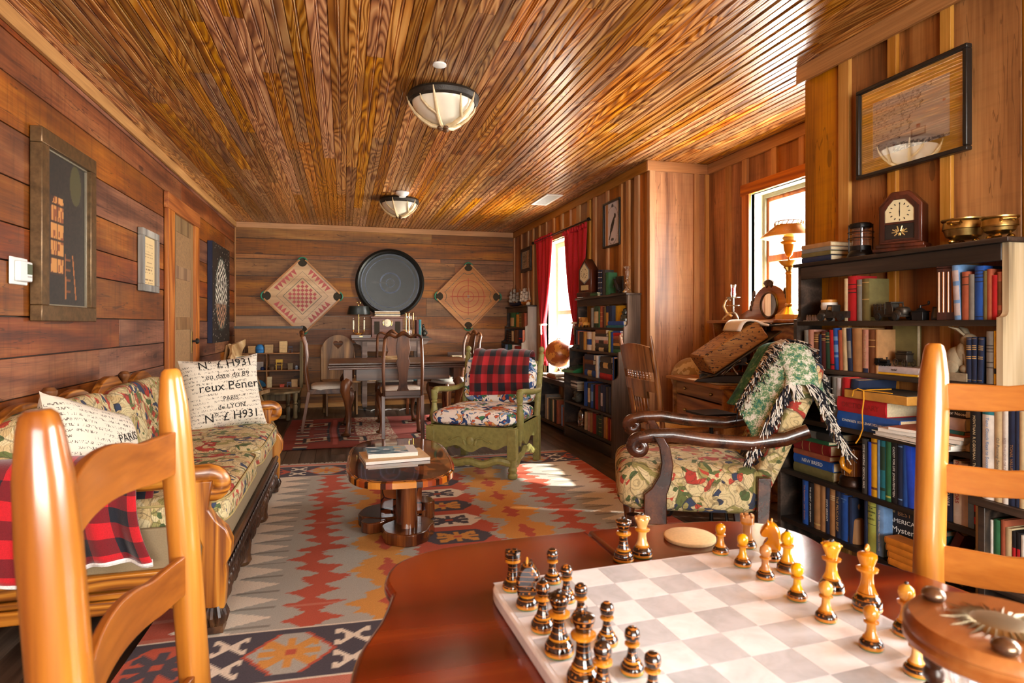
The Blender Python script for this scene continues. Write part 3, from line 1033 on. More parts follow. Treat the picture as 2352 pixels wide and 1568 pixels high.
# ================================================================ sofa along the left wall
so = thing('sofa', 'long carved oak sofa with tapestry cushions standing along the plank wall', 'sofa', (-0.84, 3.38, 0))
b = MB()
b.box(-0.36, 0.385, -0.94, 0.94, 0.20, 0.37)
b.build('seat_frame', KHAKI, so, bevel=0.012)
b = MB()
b.rnd = (.4, .5, .5)
b.box(0.385, 0.412, -0.93, 0.93, 0.15, 0.245)
for i in range(38):                               # carved apron: hanging scrolls
    y = -0.9 + i * 1.8 / 37
    b.blob((0.405, y, 0.135 - 0.03 * abs(math.sin(i * 0.9))), (0.016, 0.03, 0.036), 8, 6)
    b.blob((0.418, y, 0.20), (0.008, 0.02, 0.022), 8, 5)
b.tube([(0.41, -0.93, 0.245), (0.41, 0.93, 0.245)], 0.014, 8)
b.build('apron', CARVED, so)
for s in (-1, 1):
    b = MB()
    for z0, z1 in ((0.115, 0.165), (0.17, 0.195), (0.20, 0.255)):
        b.rnd = (rd.random(), .5, .5)
        b.box(-0.36, 0.37, s * 0.955 - 0.018, s * 0.955 + 0.018, z0, z1)
    b.build('side_rail', OAK_X, so, bevel=0.006)
    b = MB()
    b.box(-0.34, 0.37, s * 0.945 - 0.012, s * 0.945 + 0.012, 0.255, 0.40)
    b.build('side_panel', KHAKI, so, bevel=0.006)
    b = MB()                                     # arm: sweeping rail ending in a scroll
    pts = [(-0.36, .60), (-0.2, .585), (0.0, .572), (0.18, .572), (0.30, .582), (0.37, .585)] + scroll(0.375, 0.543, 0.042, 0.012, 88, -430, 26)
    b.tube([(p, s * 0.955, q) for p, q in pts], [0.024] * 6 + [0.022 - 0.011 * i / 26 for i in range(27)], 10, flat=1.55, up=(0, 0, 1))
    b.build('arm', OAK_X if s < 0 else OAK_X, so)
    b = MB()                                     # front post: S outline
    ol = [(0.30, .565), (0.385, .565), (0.375, .50), (0.37, .46), (0.395, .42), (0.43, .385), (0.448, .34), (0.445, .29), (0.425, .255), (0.43, .22), (0.424, .1), (0.345, .1), (0.345, .25), (0.35, .33), (0.325, .40), (0.305, .47)]
    b.prism(ol, s * 0.955 - 0.03, s * 0.955 + 0.03, 'xz')
    b.build('front_post', OAK, so, bevel=0.006)
    b = MB()
    for xx in (0.385,):
        b.lathe([(0.036, 0), (0.05, 0.004), (0.05, 0.03), (0.038, 0.034), (0.046, 0.055), (0.05, 0.075), (0.036, 0.1)], 4, (xx, s * 0.955, 0.012), ph=PI / 4)
        for j in range(12):
            a = 2 * PI * j / 12
            b.tube([(xx + .036 * math.cos(a), s * .955 + .036 * math.sin(a), .046), (xx + .045 * math.cos(a), s * .955 + .045 * math.sin(a), .075), (xx + .03 * math.cos(a), s * .955 + .03 * math.sin(a), .108)], 0.009, 6)
    b.build('foot', CARVED, so)
    b = MB()
    b.prism([(-0.40, 0.0), (-0.345, 0.0), (-0.33, .25), (-0.34, .60), (-0.39, .60), (-0.385, .25)], s * 0.955 - 0.025, s * 0.955 + 0.025, 'xz')
    b.build('rear_post', OAK, so, bevel=0.005)
for y in (-0.32, 0.32):
    b = MB()
    b.lathe([(0.03, 0), (0.042, .02), (0.036, .05), (0.04, .09), (0.03, .14)], 10, (0.385, y, 0.012))
    b.build('foot', CARVED, so)
# back with humped crest rail and finials
b = MB()
ol = [(-0.93, 0.45)]
def hump(y0, y1, z0, zt, n=12):
    return [(y0 + (y1 - y0) * i / n, z0 + (zt - z0) * math.sin(PI * i / n) ** 0.7) for i in range(n + 1)]
ol += hump(-0.93, -0.45, 0.74, 0.83) + hump(-0.45, -0.02, 0.75, 0.835) + hump(-0.02, 0.40, 0.76, 0.86) + hump(0.44, 0.93, 0.75, 0.85) + [(0.93, 0.45)]
b.prism(ol, -0.345, -0.31, 'yz')
b.box(-0.37, -0.30, -0.93, 0.93, 0.40, 0.50)
b.build('back_rail', OAK_Y, so, bevel=0.006)
for y in (-0.47, 0.42):
    b = MB()
    b.lathe([(0.014, 0), (0.016, .05), (0.022, .055), (0.014, .068), (0.02, .078), (0.03, .095), (0.03, .108), (0.018, .122), (0.0, .125)], 14, (-0.325, y, 0.745))
    b.build('finial', WALNUT, so)
for i, (y0, y1) in enumerate(((-0.925, -0.005), (0.005, 0.925))):
    b = MB()
    cushion(b, -0.30, 0.425, y0, y1, 0.345, 0.505, 0.22, 0.5)
    o = b.build('seat_cushion', TAPES, so)
    b = MB()
    for z in (0.385, 0.468):
        pts = []
        for k in range(48):
            a = 2 * PI * k / 48
            sg = lambda w, p: math.copysign(abs(w) ** p, w)
            pts.append((0.0625 + 0.357 * sg(math.cos(a), .22), (y0 + y1) / 2 + (y1 - y0) / 2 * .985 * sg(math.sin(a), .22), z))
        b.tube(pts, 0.005, 5, closed=True)
    b.build('piping', flat(srgb('#a5925c'), 0.9), o)
    b = MB()
    b.T = tr(-0.235, 0, 0.48) @ rot(-14, 'Y')
    cushion(b, -0.075, 0.085, y0, y1, -0.03, 0.335, 0.4, 0.42)
    b.build('back_cushion', TAPES, so)

# throw pillows
p = pillow_mb(0.46, 0.46, 0.085).build('throw_pillow', SCRIPT)
orient(p, (-0.955, 2.76, 0.60), -24, 20, 66)
tag(p, 'cream script-printed pillow slumped beside the red plaid blanket on the sofa', 'pillow', 'script pillows on the sofa')
p2 = pillow_mb(0.46, 0.46, 0.085).build('throw_pillow', SCRIPT)
orient(p2, (-0.72, 4.12, 0.70), -14, -4, 22)
tag(p2, 'cream script-printed pillow propped upright against the far sofa arm', 'pillow', 'script pillows on the sofa')
def on_pillow(o, t=0.085, w=.46):
    for v in o.data.vertices:
        a, c = max(-.99, min(.99, v.co.x / w * 2)), max(-.99, min(.99, v.co.z / w * 2))
        v.co.y = -t * max(0, (1 - a ** 4) * (1 - c ** 4)) ** 0.55 * (1 - 0.10 * math.sin(a * 5 + c * 3) * (a * a)) - 0.0016
for body, sz, z in (('N\u00b0 \u00a3 H931', .07, .17), ('eu date du 89', .045, .095), ('reux P\u00e9ner', .075, .03), ('PARIS', .035, -.045), ('de LYON', .04, -.095), ('N\u00b0 \u00a3 H931', .07, -.155)):
    on_pillow(text(body, sz, INK, p2, tr(0.02, 0, z) @ rot(90, 'X'), 'printed_words'))
for body, sz, z, x in (('9 6 7', .07, -.02, .12), ('PARIS', .05, .07, .1)):
    on_pillow(text(body, sz, INK, p, tr(x, 0, z) @ rot(90, 'X') @ rot(20, 'Z'), 'printed_words'))

# red plaid blanket over the near arm
RB = plaid('red_black_plaid_fleece', 4.2, 5.2)
b = MB()
def blan(u, v):
    x = -1.19 + 0.50 * u + 0.02 * math.sin(v * 6)
    s = v * 0.66
    fold = 0.016 * math.sin(u * 21 + v * 2.0) + 0.01 * math.sin(u * 37 + 1)
    if s < 0.20:
        return (x, 2.53 - 0.02 + fold * .3, 0.425 + s * 0.95)
    if s < 0.32:
        a = (s - 0.20) / 0.12 * PI
        return (x, 2.425 + 0.075 * math.cos(a) + fold * .2, 0.61 + 0.055 * math.sin(a))
    d = s - 0.32
    return (x + 0.25 * d * (u - 0.2), 2.345 - 0.03 * d + fold * (0.5 + d * 2), 0.61 - d * (0.80 + 0.25 * (1 - u)) + .02 * math.sin(u * 11))
b.grid(blan, 60, 40)
pb = b.build('plaid_blanket', RB, None, solid=0.012)
tag(pb, 'red and black buffalo-plaid blanket with white fleece lining over the near sofa arm', 'blanket')
b = MB()
b.tube([Vector(blan(i / 40, 0.995)) + Vector((0, .009, -0.008)) for i in range(41)], 0.013, 8)
b.build('fleece_lining', FLEECE, pb)
# ================================================================ coffee table of resin-set wood
def superring(rx, ry, n, e=0.62, cx=0, cy=0):
    sg = lambda w, p: math.copysign(abs(w) ** p, w)
    return [(cx + rx * sg(math.cos(2 * PI * i / n), e), cy + ry * sg(math.sin(2 * PI * i / n), e)) for i in range(n)]

def resin_mat():
    m, nt, b = newmat('resin_set_wood_pieces')
    v = coords(nt, (1, 1, 1), vary=False)
    w = nd(nt, 'TexNoise', {'Vector': v, 'Scale': 9.0}).outputs[1]
    v2 = nd(nt, 'VectorMath', {0: v, 1: nd(nt, 'VectorMath', {0: w, 'Scale': 0.05}, operation='SCALE').outputs[0]}, operation='ADD').outputs[0]
    q = vor(nt, v2, 13.0)
    r = nd(nt, 'SeparateColor', {0: q.outputs[1]})
    c = ramp(nt, r.outputs[0], [(0, srgb('#431a0b')), (.4, srgb('#642a12')), (.7, srgb('#8a441c')), (.92, srgb('#a8622a'))], 'CONSTANT')
    g = noise(nt, nd(nt, 'Mapping', {0: v, 3: (9, 90, 30)}).outputs[0], 1.0, 2.0)
    c = mixc(nt, 0.6, c, ramp(nt, g, [(.3, (.5,) * 3), (.7, (1, 1, 1))]), 'MULTIPLY')
    ed = vor(nt, v2, 13.0, 'DISTANCE_TO_EDGE').outputs[0]
    c = mixc(nt, math_(nt, 'LESS_THAN', ed, 0.05), c, srgb('#170b06') + (1,))
    put(nt, b, Base_Color=c, Roughness=0.07, Coat_Weight=0.8)
    return m
RESIN = resin_mat()
BARK = wood('varnished_log', srgb('#2a1208'), srgb('#5c2c12'), srgb('#8a4e22'), 'z', ring=4, rough=0.15, tint=0.1, stain=0.5, coat=0.6)
ct = thing('coffee_table', 'rounded resin-set wood coffee table on log legs in the middle of the kilim', 'table', (0.293, 3.394, 0), -2.5)
b = MB()
b.prism(superring(0.268, 0.547, 56), 0.384, 0.400)
b.build('tabletop', RESIN, ct, bevel=0.004)
b = MB()
ring_o = superring(0.276, 0.555, 84)
ring_i = superring(0.258, 0.537, 84)
for i in range(84):
    j = (i + 1) % 84
    t = hsh(i // 2, 5.0)
    b.col = [srgb(q) for q in ('#a84a1a', '#c9701f', '#b45a22', '#8e3a18', '#d08a35')][int(t * 5)] if i % 4 else srgb('#3a170a')
    a0, a1, b0, b1 = ring_o[i], ring_o[j], ring_i[i], ring_i[j]
    b.put([(a0[0], a0[1], .368), (a1[0], a1[1], .368), (a1[0], a1[1], .395), (a0[0], a0[1], .395), (b0[0], b0[1], .368), (b1[0], b1[1], .368), (b1[0], b1[1], .401), (b0[0], b0[1], .401)], [(0, 1, 2, 3), (3, 2, 6, 7), (1, 0, 4, 5)])
b.build('edge_band', painted('edge_blocks', 0.1, coat=0.7), ct)
b = MB()
b.tube([(0.03, -0.17, 0.06), (0.03, -0.165, 0.25), (0.035, -0.165, 0.384)], [0.058, 0.054, 0.056], 16)
b.build('leg', BARK, ct)
b = MB()
b.box(-0.1, 0.125, 0.02, 0.045, 0.06, 0.384)
b.box(-0.1, -0.08, 0.02, 0.22, 0.06, 0.384)
b.box(0.105, 0.125, 0.02, 0.22, 0.06, 0.384)
b.build('leg_panel', RESIN, ct, bevel=0.004)
def slab(cx, cy, r, h, z0=0.012, seed=0, n=30):
    b = MB()
    q = random.Random(seed)
    ph = [q.uniform(0, 6) for _ in range(4)]
    R = lambda a: r * (1 + .1 * math.sin(2 * a + ph[0]) + .06 * math.sin(3 * a + ph[1]) + .03 * math.sin(7 * a + ph[2]))
    ol = [(cx + R(2 * PI * i / n) * math.cos(2 * PI * i / n), cy + R(2 * PI * i / n) * math.sin(2 * PI * i / n)) for i in range(n)]
    b.prism(ol, z0, z0 + h)
    return b
for i, a in enumerate([(0.04, -0.17, 0.14, 0.062), (-0.03, 0.13, 0.17, 0.062), (-0.14, -0.03, 0.06, 0.058), (0.14, 0.16, 0.07, 0.1)]):
    slab(*a, seed=i + 2).build('foot', BARK, ct, bevel=0.006)

def magazine(name, label, loc, rz, w, d, h, cover, page, art=None):
    t = thing(name, label, 'magazine', loc, rz, 'magazines on the coffee table')
    b = MB()
    b.grid(lambda u, v: ((u - .5) * w, (v - .5) * d, h), 40, 30, art) if art else b.box(-w / 2, w / 2, -d / 2, d / 2, h - 0.0015, h)
    b.build('cover', PRINT if art else cover, t)
    b = MB()
    b.box(-w / 2 + .001, w / 2 - .002, -d / 2 + .001, d / 2 - .001, 0.0, h - 0.001)
    b.build('pages', page, t)
    return t
mg = magazine('magazine', 'cream-covered magazine lying at the bottom on the resin coffee table', tuple(at(905, 1050, Z=.4015)), 6, 0.34, 0.27, 0.016, flat(srgb('#d9bb8e')), PAPERW)
def sea(u, v):
    if u > 0.8: return srgb('#dfe3e2')
    n = 0.5 + 0.3 * math.sin(u * 9 + 3 * math.sin(v * 7)) + 0.25 * math.sin(v * 13 + u * 17)
    if u > .55 and v > .3: return srgb('#cdbf9c') if n > .6 else srgb('#9fb9bd')
    return srgb('#e4ebed') if n > .85 else srgb('#7fa6b5') if n > .45 else srgb('#4a6c80')
m2 = magazine('magazine', 'smaller magazine with a blue seascape cover, topmost on the coffee table', tuple(at(899, 1041, Z=.418)), 2, 0.265, 0.20, 0.022, None, PAPERW, sea)

# ================================================================ green provincial armchair
GREENP = plain('olive_green_paint', srgb('#88834a'), 0.5, var=0.22, sc=30, bump=0.2)
g = thing('armchair', 'olive-green painted armchair with blue and white printed cushions near the curtained window', 'armchair', (1.085, 4.69, 0), -33)
hw, hf, hb = 0.34, -0.36, 0.36
for s in (-1, 1):
    b = MB()
    b.lathe([(0.03, 0), (0.036, .01), (0.036, .03), (0.026, .04), (0.034, .055), (0.034, .07), (0.024, .08), (0.026, .1), (0.032, .14)], 14, (s * (hw - .02), hf + .03, 0.012))
    b.box(s * (hw - .02) - .034, s * (hw - .02) + .034, hf - .004, hf + .064, .15, .37)
    b.build('front_leg', GREENP, g, bevel=0.004)
    b = MB()
    b.box(s * (hw - .02) - .026, s * (hw - .02) + .026, hb - .06, hb, 0.012, .38)
    b.tube([(s * (hw - .02), hb - .03, .37), (s * (hw - .015), hb + .015, .6), (s * (hw - .01), hb + .085, .865)], [.027, .025, .024], 12)
    b.lathe([(0.02, 0), (0.026, .01), (0.014, .025), (0.026, .045), (0.024, .065), (0.008, .08)], 12, (s * (hw - .01), hb + .085, .86))
    b.lathe([(0.02, 0), (0.034, .012), (0.02, .024), (0.032, .036), (0.02, .05)], 12, (s * (hw - .012), hb + .05, .69))
    b.build('rear_post', GREENP, g, bevel=0.004)
    b = MB()                                   # arm rest and its baluster
    ar = [(s * (hw - .012), hb + .02, .62), (s * (hw + .015), hb - .12, .595), (s * (hw + .02), hb - .3, .60), (s * (hw + .005), hf + .24, .62), (s * (hw + .0), hf + .15, .625), (s * hw, hf + .125, .60)]
    b.tube(ar, [.024, .026, .028, .027, .028, .026], 12, flat=.8)
    b.build('arm', GREENP, g)
    b = MB()
    b.lathe([(0.018, 0), (0.024, .03), (0.03, .08), (0.034, .11), (0.024, .15), (0.018, .19), (0.026, .2), (0.018, .21), (0.024, .225), (0.026, .29)], 14, (s * (hw + .004), hf + .13, .335))
    b.tube([(s * (hw + .004), hf + .13, .35), (s * (hw + .004), hf + .13, .23)], [.022, .012], 10)
    b.build('arm_post', GREENP, g)
def apron_outline(L, z0, z1, n=30):
    top = [(-L, z1), (L, z1)]
    bot = []
    for i in range(n + 1):
        t = i / n
        z = z0 + 0.02 * math.cos(t * 2 * PI * 3) * (0.5 + abs(t - .5)) - 0.035 * math.exp(-((t - .5) / .18) ** 2)
        bot.append((L - 2 * L * t, z))
    return top + bot
b = MB()
b.prism(apron_outline(hw - .05, .235, .375), hf, hf + .03, 'xz')
def relief(x, z, w, h, a=0.0):
    b.T = tr(x, hf - .002, z) @ rot(a, 'Y')
    b.blob((0, 0, 0), (w, .008, h), 10, 6)
    b.T = Matrix.Identity(4)
relief(0, .275, .03, .035)
for k in range(7):
    for s in (-1, 1):
        relief(s * (.05 + .018 * k), .285 + .012 * math.sin(k * .9), .02, .007, s * (-24 + 10 * k))
for s in (-1, 1):
    relief(s * .045, .262, .012, .03, s * 20)
b.box(-hw + .05, hw - .05, hf - .004, hf + .03, .345, .378)
b.build('front_apron', GREENP, g, bevel=0.004)
for s in (-1, 1):
    b = MB()
    b.prism([(p, q) for p, q in apron_outline(.31, .25, .375)], s * (hw - .02) - .014, s * (hw - .02) + .014, 'yz')
    b.build('side_apron', GREENP, g, bevel=0.003)
    b = MB()                                   # wavy side stretcher
    pts = [(s * (hw - .02), hf + .05 + (hb - hf - .1) * i / 24, .135 + .035 * math.cos(2 * PI * i / 24 * 1.0 + PI) + .01 * math.cos(i * 1.2)) for i in range(25)]
    b.tube(pts, .022, 8, flat=1.2)
    b.build('stretcher', GREENP, g)
b = MB()
pts = [(-hw + .02 + (2 * hw - .04) * i / 30, hf + .03 + .05 * math.sin(PI * i / 30) * -1, .115 - .012 * math.cos(2 * PI * i / 30 * 3) + .02 * abs(i / 15 - 1)) for i in range(31)]
b.tube(pts, .024, 8, flat=1.2)
b.build('stretcher', GREENP, g)
b = MB()
b.box(-hw + .01, hw - .01, hf + .03, hb - .03, .35, .375)
for z in (.50, .65, .80):
    b.tube([(-hw + .02, hb + .01 + (z - .5) * .2, z), (0, hb + .035 + (z - .5) * .2, z + .01), (hw - .02, hb + .01 + (z - .5) * .2, z)], .018, 8)
b.build('back_slats', GREENP, g)
b = MB()
def seatc(u, v):
    return 0
cushion(b, -hw + .005, hw - .005, hf - .03, hb - .06, .365, .50, 0.32, 0.62)
b.build('seat_cushion', CHINTZ, g)
b = MB()
b.T = tr(0, hb - .07, .47) @ rot(-13, 'X')
cushion(b, -hw + .03, hw - .03, -.06, .075, 0, .40, 0.42, 0.36)
b.build('back_cushion', CHINTZ, g)
# plaid throw over its back
RB2 = plaid('red_black_plaid_throw', 5.0, 4.2, red='#c4202a', fuzz=0.35)
b = MB()
def throw2(u, v):
    x = (u - .5) * .50 + 0.02 + .03 * (v - .5)
    s = v * .60
    f = .009 * math.sin(u * 17 + v * 3) + .006 * math.sin(u * 31)
    if s < .17:                                   # behind
        return (x, hb + .135 + f, .72 + s * .9)
    if s < .27:
        a = (s - .17) / .10 * PI
        return (x, hb + .042 + .09 * math.cos(a) + f, .872 + .04 * math.sin(a) + f * .5)
    d = s - .27
    return (x - .03 * d + .08 * d * (u - .5), hb - .052 - d * .26 - .035 * math.sin(min(1, d / .3) * PI) + f, .872 - d * .98 + .03 * d * (u - .5) * 3)
b.grid(throw2, 50, 40)
o = b.build('plaid_throw', RB2, None, solid=0.008)
o.location, o.rotation_euler = g.location, g.rotation_euler
tag(o, 'red and black buffalo-plaid throw hanging over the back of the green armchair', 'blanket')

# ================================================================ tapestry armchair with scrolled arms
ta = thing('armchair', 'scroll-armed mahogany armchair upholstered in figured tapestry beside the chess table', 'armchair', (1.585, 2.60, .079), -114)
ta.scale = (.93, .93, .93)
TMAH = wood('dark_scrolled_mahogany', srgb('#2a120a'), srgb('#4f2816'), srgb('#6d3d22'), 'x', ring=4, rough=0.22, tint=0.1, stain=0.2, coat=0.4)
# local frame: +y is the back, -y the front, x across
hw = 0.31
b = MB()
b.blob((0, -0.02, .345), (hw - .01, .34, .125), 44, 16, .25, .42)
o = b.build('seat', TAPES, ta)
b = MB()
b.T = tr(0, .30, .34) @ rot(-24, 'X')
b.blob((0, 0, .29), (hw - .055, .055, .38), 40, 16, .35, .3)
b.build('backrest', TAPES, ta)
for s in (-1, 1):
    b = MB()
    pts = [(.50, .64), (.40, .60), (.25, .575), (.05, .585), (-.10, .605), (-.20, .60), (-.255, .585)] + scroll(-.255, .547, .038, .010, 90, 540, 24)
    b.tube([(s * (hw - .01), p, q) for p, q in pts], [.022] * 7 + [.022 - .010 * i / 24 for i in range(25)], 10, flat=1.5, up=(0, 0, 1))
    b.build('arm', TMAH, ta)
    b = MB()
    ol = [(-.19, .60), (-.145, .60), (-.115, .55), (-.10, .47), (-.11, .39), (-.13, .33), (-.13, .19), (-.235, .19), (-.235, .33), (-.20, .36), (-.165, .42), (-.155, .48), (-.165, .55)]
    b.prism(ol, s * (hw) - .026, s * (hw) + .026, 'yz')
    b.build('arm_support', TMAH, ta, bevel=.005)
    b = MB()
    b.lathe([(.022, -.084), (.03, -.06), (.022, .0), (.034, .09), (.026, .11), (.034, .125), (.034, .2)], 12, (s * (hw - .05), -.28, .012))
    b.build('leg', TMAH, ta)
    b = MB()
    b.prism([(.31, -.072), (.355, -.072), (.33, .2), (.34, .42), (.28, .42), (.275, .2)], s * (hw - .02) - .02, s * (hw - .02) + .02, 'yz')
    b.build('leg', TMAH, ta, bevel=.004)

# throw of green and white weave with a black and white fringe over its back
def throwmat():
    m, nt, b = newmat('green_white_tapestry_throw')
    p = nd(nt, 'SeparateXYZ', {0: nd(nt, 'Attribute', attribute_name='pat').outputs['Vector']})
    v = coords(nt, (1, 1, 1), vary=False)
    n = noise(nt, v, 24.0, 4.0, 0.75)
    n2 = noise(nt, v, 170.0, 2.0, 0.8)
    k = math_(nt, 'ADD', math_(nt, 'MULTIPLY', n, .75), math_(nt, 'MULTIPLY', n2, .35))
    fol = ramp(nt, k, [(.36, srgb('#1c4a4e')), (.46, srgb('#2f6f62')), (.53, srgb('#6f8f5a')), (.6, srgb('#cfcfc2')), (.7, srgb('#e7e4da'))])
    teal = ramp(nt, n, [(.35, srgb('#1f5566')), (.55, srgb('#3f8a7c')), (.7, srgb('#a9c2b0'))])
    v1 = p.outputs[0]
    c = mixc(nt, math_(nt, 'GREATER_THAN', v1, .66), teal, fol)
    wh = math_(nt, 'MULTIPLY', math_(nt, 'GREATER_THAN', v1, .44), math_(nt, 'LESS_THAN', v1, .60))
    c = mixc(nt, wh, c, srgb('#dad8d0') + (1,))
    put(nt, b, Base_Color=c, Roughness=.95)
    nt.links.new(nd(nt, 'Bump', {'Strength': .5, 'Distance': .003, 'Height': n2}).outputs[0], b.inputs['Normal'])
    return m
th = thing('throw', 'green and white woven throw with black and white fringe over the tapestry armchair', 'blanket', ta.location, -114)
th.scale = (.93, .93, .93)
def drape(u, v):
    """u across the chair back (0 far side, 1 towards the chess table), v from the front hem over the top to the rear hem"""
    x = -.30 + .58 * u
    over = max(0, u - .78)
    s = (v - .53) * .70
    f = .012 * math.sin(u * 14 + v * 5) + .010 * math.sin(u * 27 + 2)
    zt = 1.0 - 1.3 * over ** 1.3 - .10 * max(0, .3 - u) ** 1.2
    yb = .475
    if s < -.06:
        d = -s - .06
        return (x, yb - .06 - d * .52 + f, zt - .02 - d * .88)
    if s > .06:
        d = s - .06
        return (x, yb + .075 + d * .36 + f, zt - .02 - d * .88)
    a = (s + .06) / .12 * PI
    return (x, yb + .01 - .07 * math.cos(a) + f * .6, zt - .02 + .05 * math.sin(a))
b = MB()
b.grid(drape, 50, 60)
b.build('cloth', throwmat(), th, solid=.014)
fm = [plain('white_yarn', srgb('#dcd9d0'), 1.0), plain('navy_yarn', srgb('#181a26'), 1.0)]
q = random.Random(8)
b = MB()
for k in range(1000):
    row = k % 2
    v = (k // 2 + q.random() * .5) / 500
    u0 = 0.995 if row == 0 else .60
    p0 = Vector(drape(u0, v))
    p1 = Vector(drape(u0 + (.004 if row == 0 else .06), v))
    n = Vector((.0, (-.016 if v < .53 else .018), .012 if row else 0))
    if row:
        e = Vector(drape(u0 + q.uniform(.16, .26), v + q.uniform(-.03, .03))) - p0
    else:
        e = Vector((.035, q.uniform(-.015, .015) + (-.01 if v < .5 else .02), -q.uniform(.05, .08)))
    b.m = 0 if q.random() < .52 else 1
    b.tube([p0 + n, p0 + n + e * .5 + Vector((0, q.uniform(-.008, .008), .010)), p0 + n + e + Vector((q.uniform(-.01, .01), q.uniform(-.02, .02), 0))], [.0038, .0036, .0022], 4)
fo_ = b.build('fringe', fm, th)
fo_['kind'] = 'stuff'
# ================================================================ dining table (draw-leaf) and its chairs
dt = thing('dining_table', 'dark walnut draw-leaf dining table with cabriole legs standing on the red rug', 'table', (0.585, 6.66, .0115), 0.5)
lx, ly, lz = 0.50, 0.37, 0.735
def cabriole(b, x, y, h, dx, dy, s=1.0, foot=.05):
    """curved leg, knee pushed out along (dx,dy)"""
    P = [(0.0, 0.012, .030), (.012, .03, .036), (.004, .055, .026), (-.012, .16, .020), (-.008, .28, .025), (.012, .42, .034), (.028, .50, .043), (.022, .56, .046), (.0, .60, .045)]
    k = h / .60
    b.tube([(x + dx * o * s * 1.2, y + dy * o * s * 1.2, z * k) for o, z, r in P], [r * s for o, z, r in P], 10)
    b.blob((x + dx * .028 * s, y + dy * .028 * s, .022 + .0), (.042 * s, .042 * s, .018), 12, 6)
b = MB()
for i in range(4):
    b.rnd = rr()
    y0 = -.45 + .225 * i
    b.box(-.735, .735, y0 + .0005, y0 + .2245, lz - .022, lz)
b.build('tabletop', WALNUT_X, dt, bevel=.004)
b = MB()
for i, z in enumerate((lz - .045, lz - .066)):
    b.rnd = rr()
    b.box(-.745 + .012 * i, .745 - .012 * i, -.455, .455, z, z + .019)
b.build('draw_leaf', WALNUT_X, dt, bevel=.004)
for s in (-1, 1):
    b = MB()
    b.rnd = rr()
    b.box(-lx + .03, lx - .03, s * ly - .011, s * ly + .011, .55, lz - .066)
    b.build('apron', WALNUT_X, dt, bevel=.002)
    b = MB()
    b.box(s * (lx + .05) - .011, s * (lx + .05) + .011, -ly + .03, ly - .03, .55, lz - .066)
    b.build('apron', WALNUT_X, dt, bevel=.002)
for sx in (-1, 1):
    for sy in (-1, 1):
        b = MB()
        b.box(sx * (lx + .05) - .04, sx * (lx + .05) + .04, sy * ly - .035, sy * ly + .035, .54, lz - .066)
        cabriole(b, sx * (lx + .05), sy * ly, .55, sx * .75, sy * .75, 1.15)
        b.build('leg', WALNUT, dt)

def queen_chair():
    """vase-splat dining chair; seat opens towards -y, back at +y"""
    t = thing('dining_chair', '-', 'chair')
    b = MB()
    b.prism([(-.225, -.23), (.225, -.23), (.19, .20), (-.19, .20)], .40, .455)
    b.build('seat_frame', WALNUT_X, t, bevel=.006)
    b = MB()
    b.blob((0, -.02, .462), (.205, .205, .042), 36, 12, .38, .6)
    b.build('seat', WHITESEAT, t)
    for s in (-1, 1):
        b = MB()
        cabriole(b, s * .19, -.195, .44, s * .7, -.7, .82)
        b.build('leg', WALNUT, t)
        b = MB()
        b.bar((s * .185, .27, .012), (s * .185, .20, .43), .034, .032, up=(0, 1, 0))
        b.build('leg', WALNUT, t, bevel=.003)
        b = MB()
        P = [(.178, .20, .42), (.180, .215, .52), (.185, .235, .66), (.183, .225, .78), (.178, .235, .9), (.17, .262, .985)]
        b.tube([(s * x, y, z) for x, y, z in P], .0155, 10, flat=1.1)
        b.build('back_post', WALNUT, t)
    b = MB()
    cr = []
    for i in range(33):
        u = i / 32 * 2 - 1
        a = abs(u)
        z = .985 + .05 * (1 - a ** 6) ** .7 * (1 if a > .55 else 1) - .028 * math.exp(-((a - .42) / .2) ** 2) + .012 * math.exp(-(a / .15) ** 2)
        cr.append((.172 * u * (1 + .02), .262 + .012 * (1 - u * u), z - .012))
    b.tube(cr, [.016 + .010 * math.exp(-((i / 16 - 1) / .28) ** 2) for i in range(33)], 10, flat=.8)
    b.build('crest_rail', WALNUT, t)
    b = MB()                                   # vase splat
    w = [(0, .062), (.03, .062), (.05, .05), (.10, .043), (.19, .050), (.25, .060), (.29, .075), (.315, .068), (.33, .058), (.36, .062), (.40, .074), (.44, .076), (.48, .068), (.55, .058)]
    left = [(-q, z + .455) for z, q in w]
    right = [(q, z + .455) for z, q in reversed(w)]
    b.prism(left + right, -.006, .006, 'xz')
    for i in range(len(b.v)):
        v = b.v[i]
        k = (v.z - .455) / .55
        b.v[i] = Vector((v.x * .9, v.y + .205 + .06 * k + .018 * math.sin(k * PI * 2), v.z))
    b.build('splat', WALNUT, t, bevel=.003)
    b = MB()
    b.box(-.17, .17, .19, .22, .43, .48)
    b.build('shoe_rail', WALNUT_X, t, bevel=.004)
    return t
qc = queen_chair()
G4 = 'queen anne dining chairs around the table'
qc['group'] = G4
qc['label'] = 'vase-splat dining chair seen from behind at the near side of the dining table'
qc.location, qc.rotation_euler = (0.55, 6.14, .0105), (0, 0, math.radians(180 - 1))
dup(qc, (0.575, 7.30, .0105), 2, 'vase-splat dining chair on the far side of the dining table facing the room')
dup(qc, (-.15, 6.72, .0105), 92, 'vase-splat dining chair at the sofa end of the dining table, seen side-on')
dup(qc, (1.22, 6.95, .0105), -72, 'vase-splat dining chair at the bookcase end of the dining table behind the green armchair')

# board-game box on the table
bx = thing('wooden_box', 'small light wooden box lying on the dining table', 'box', (0.52, 6.78, lz + .001), 4)
b = MB()
b.box(-.115, .115, -.08, .08, 0, .028)
b.build('tray', RAWPINE, bx, bevel=.002)
b = MB()
b.box(-.118, .118, -.083, .083, .0285, .042)
b.build('lid', RAWPINE, bx, bevel=.002)

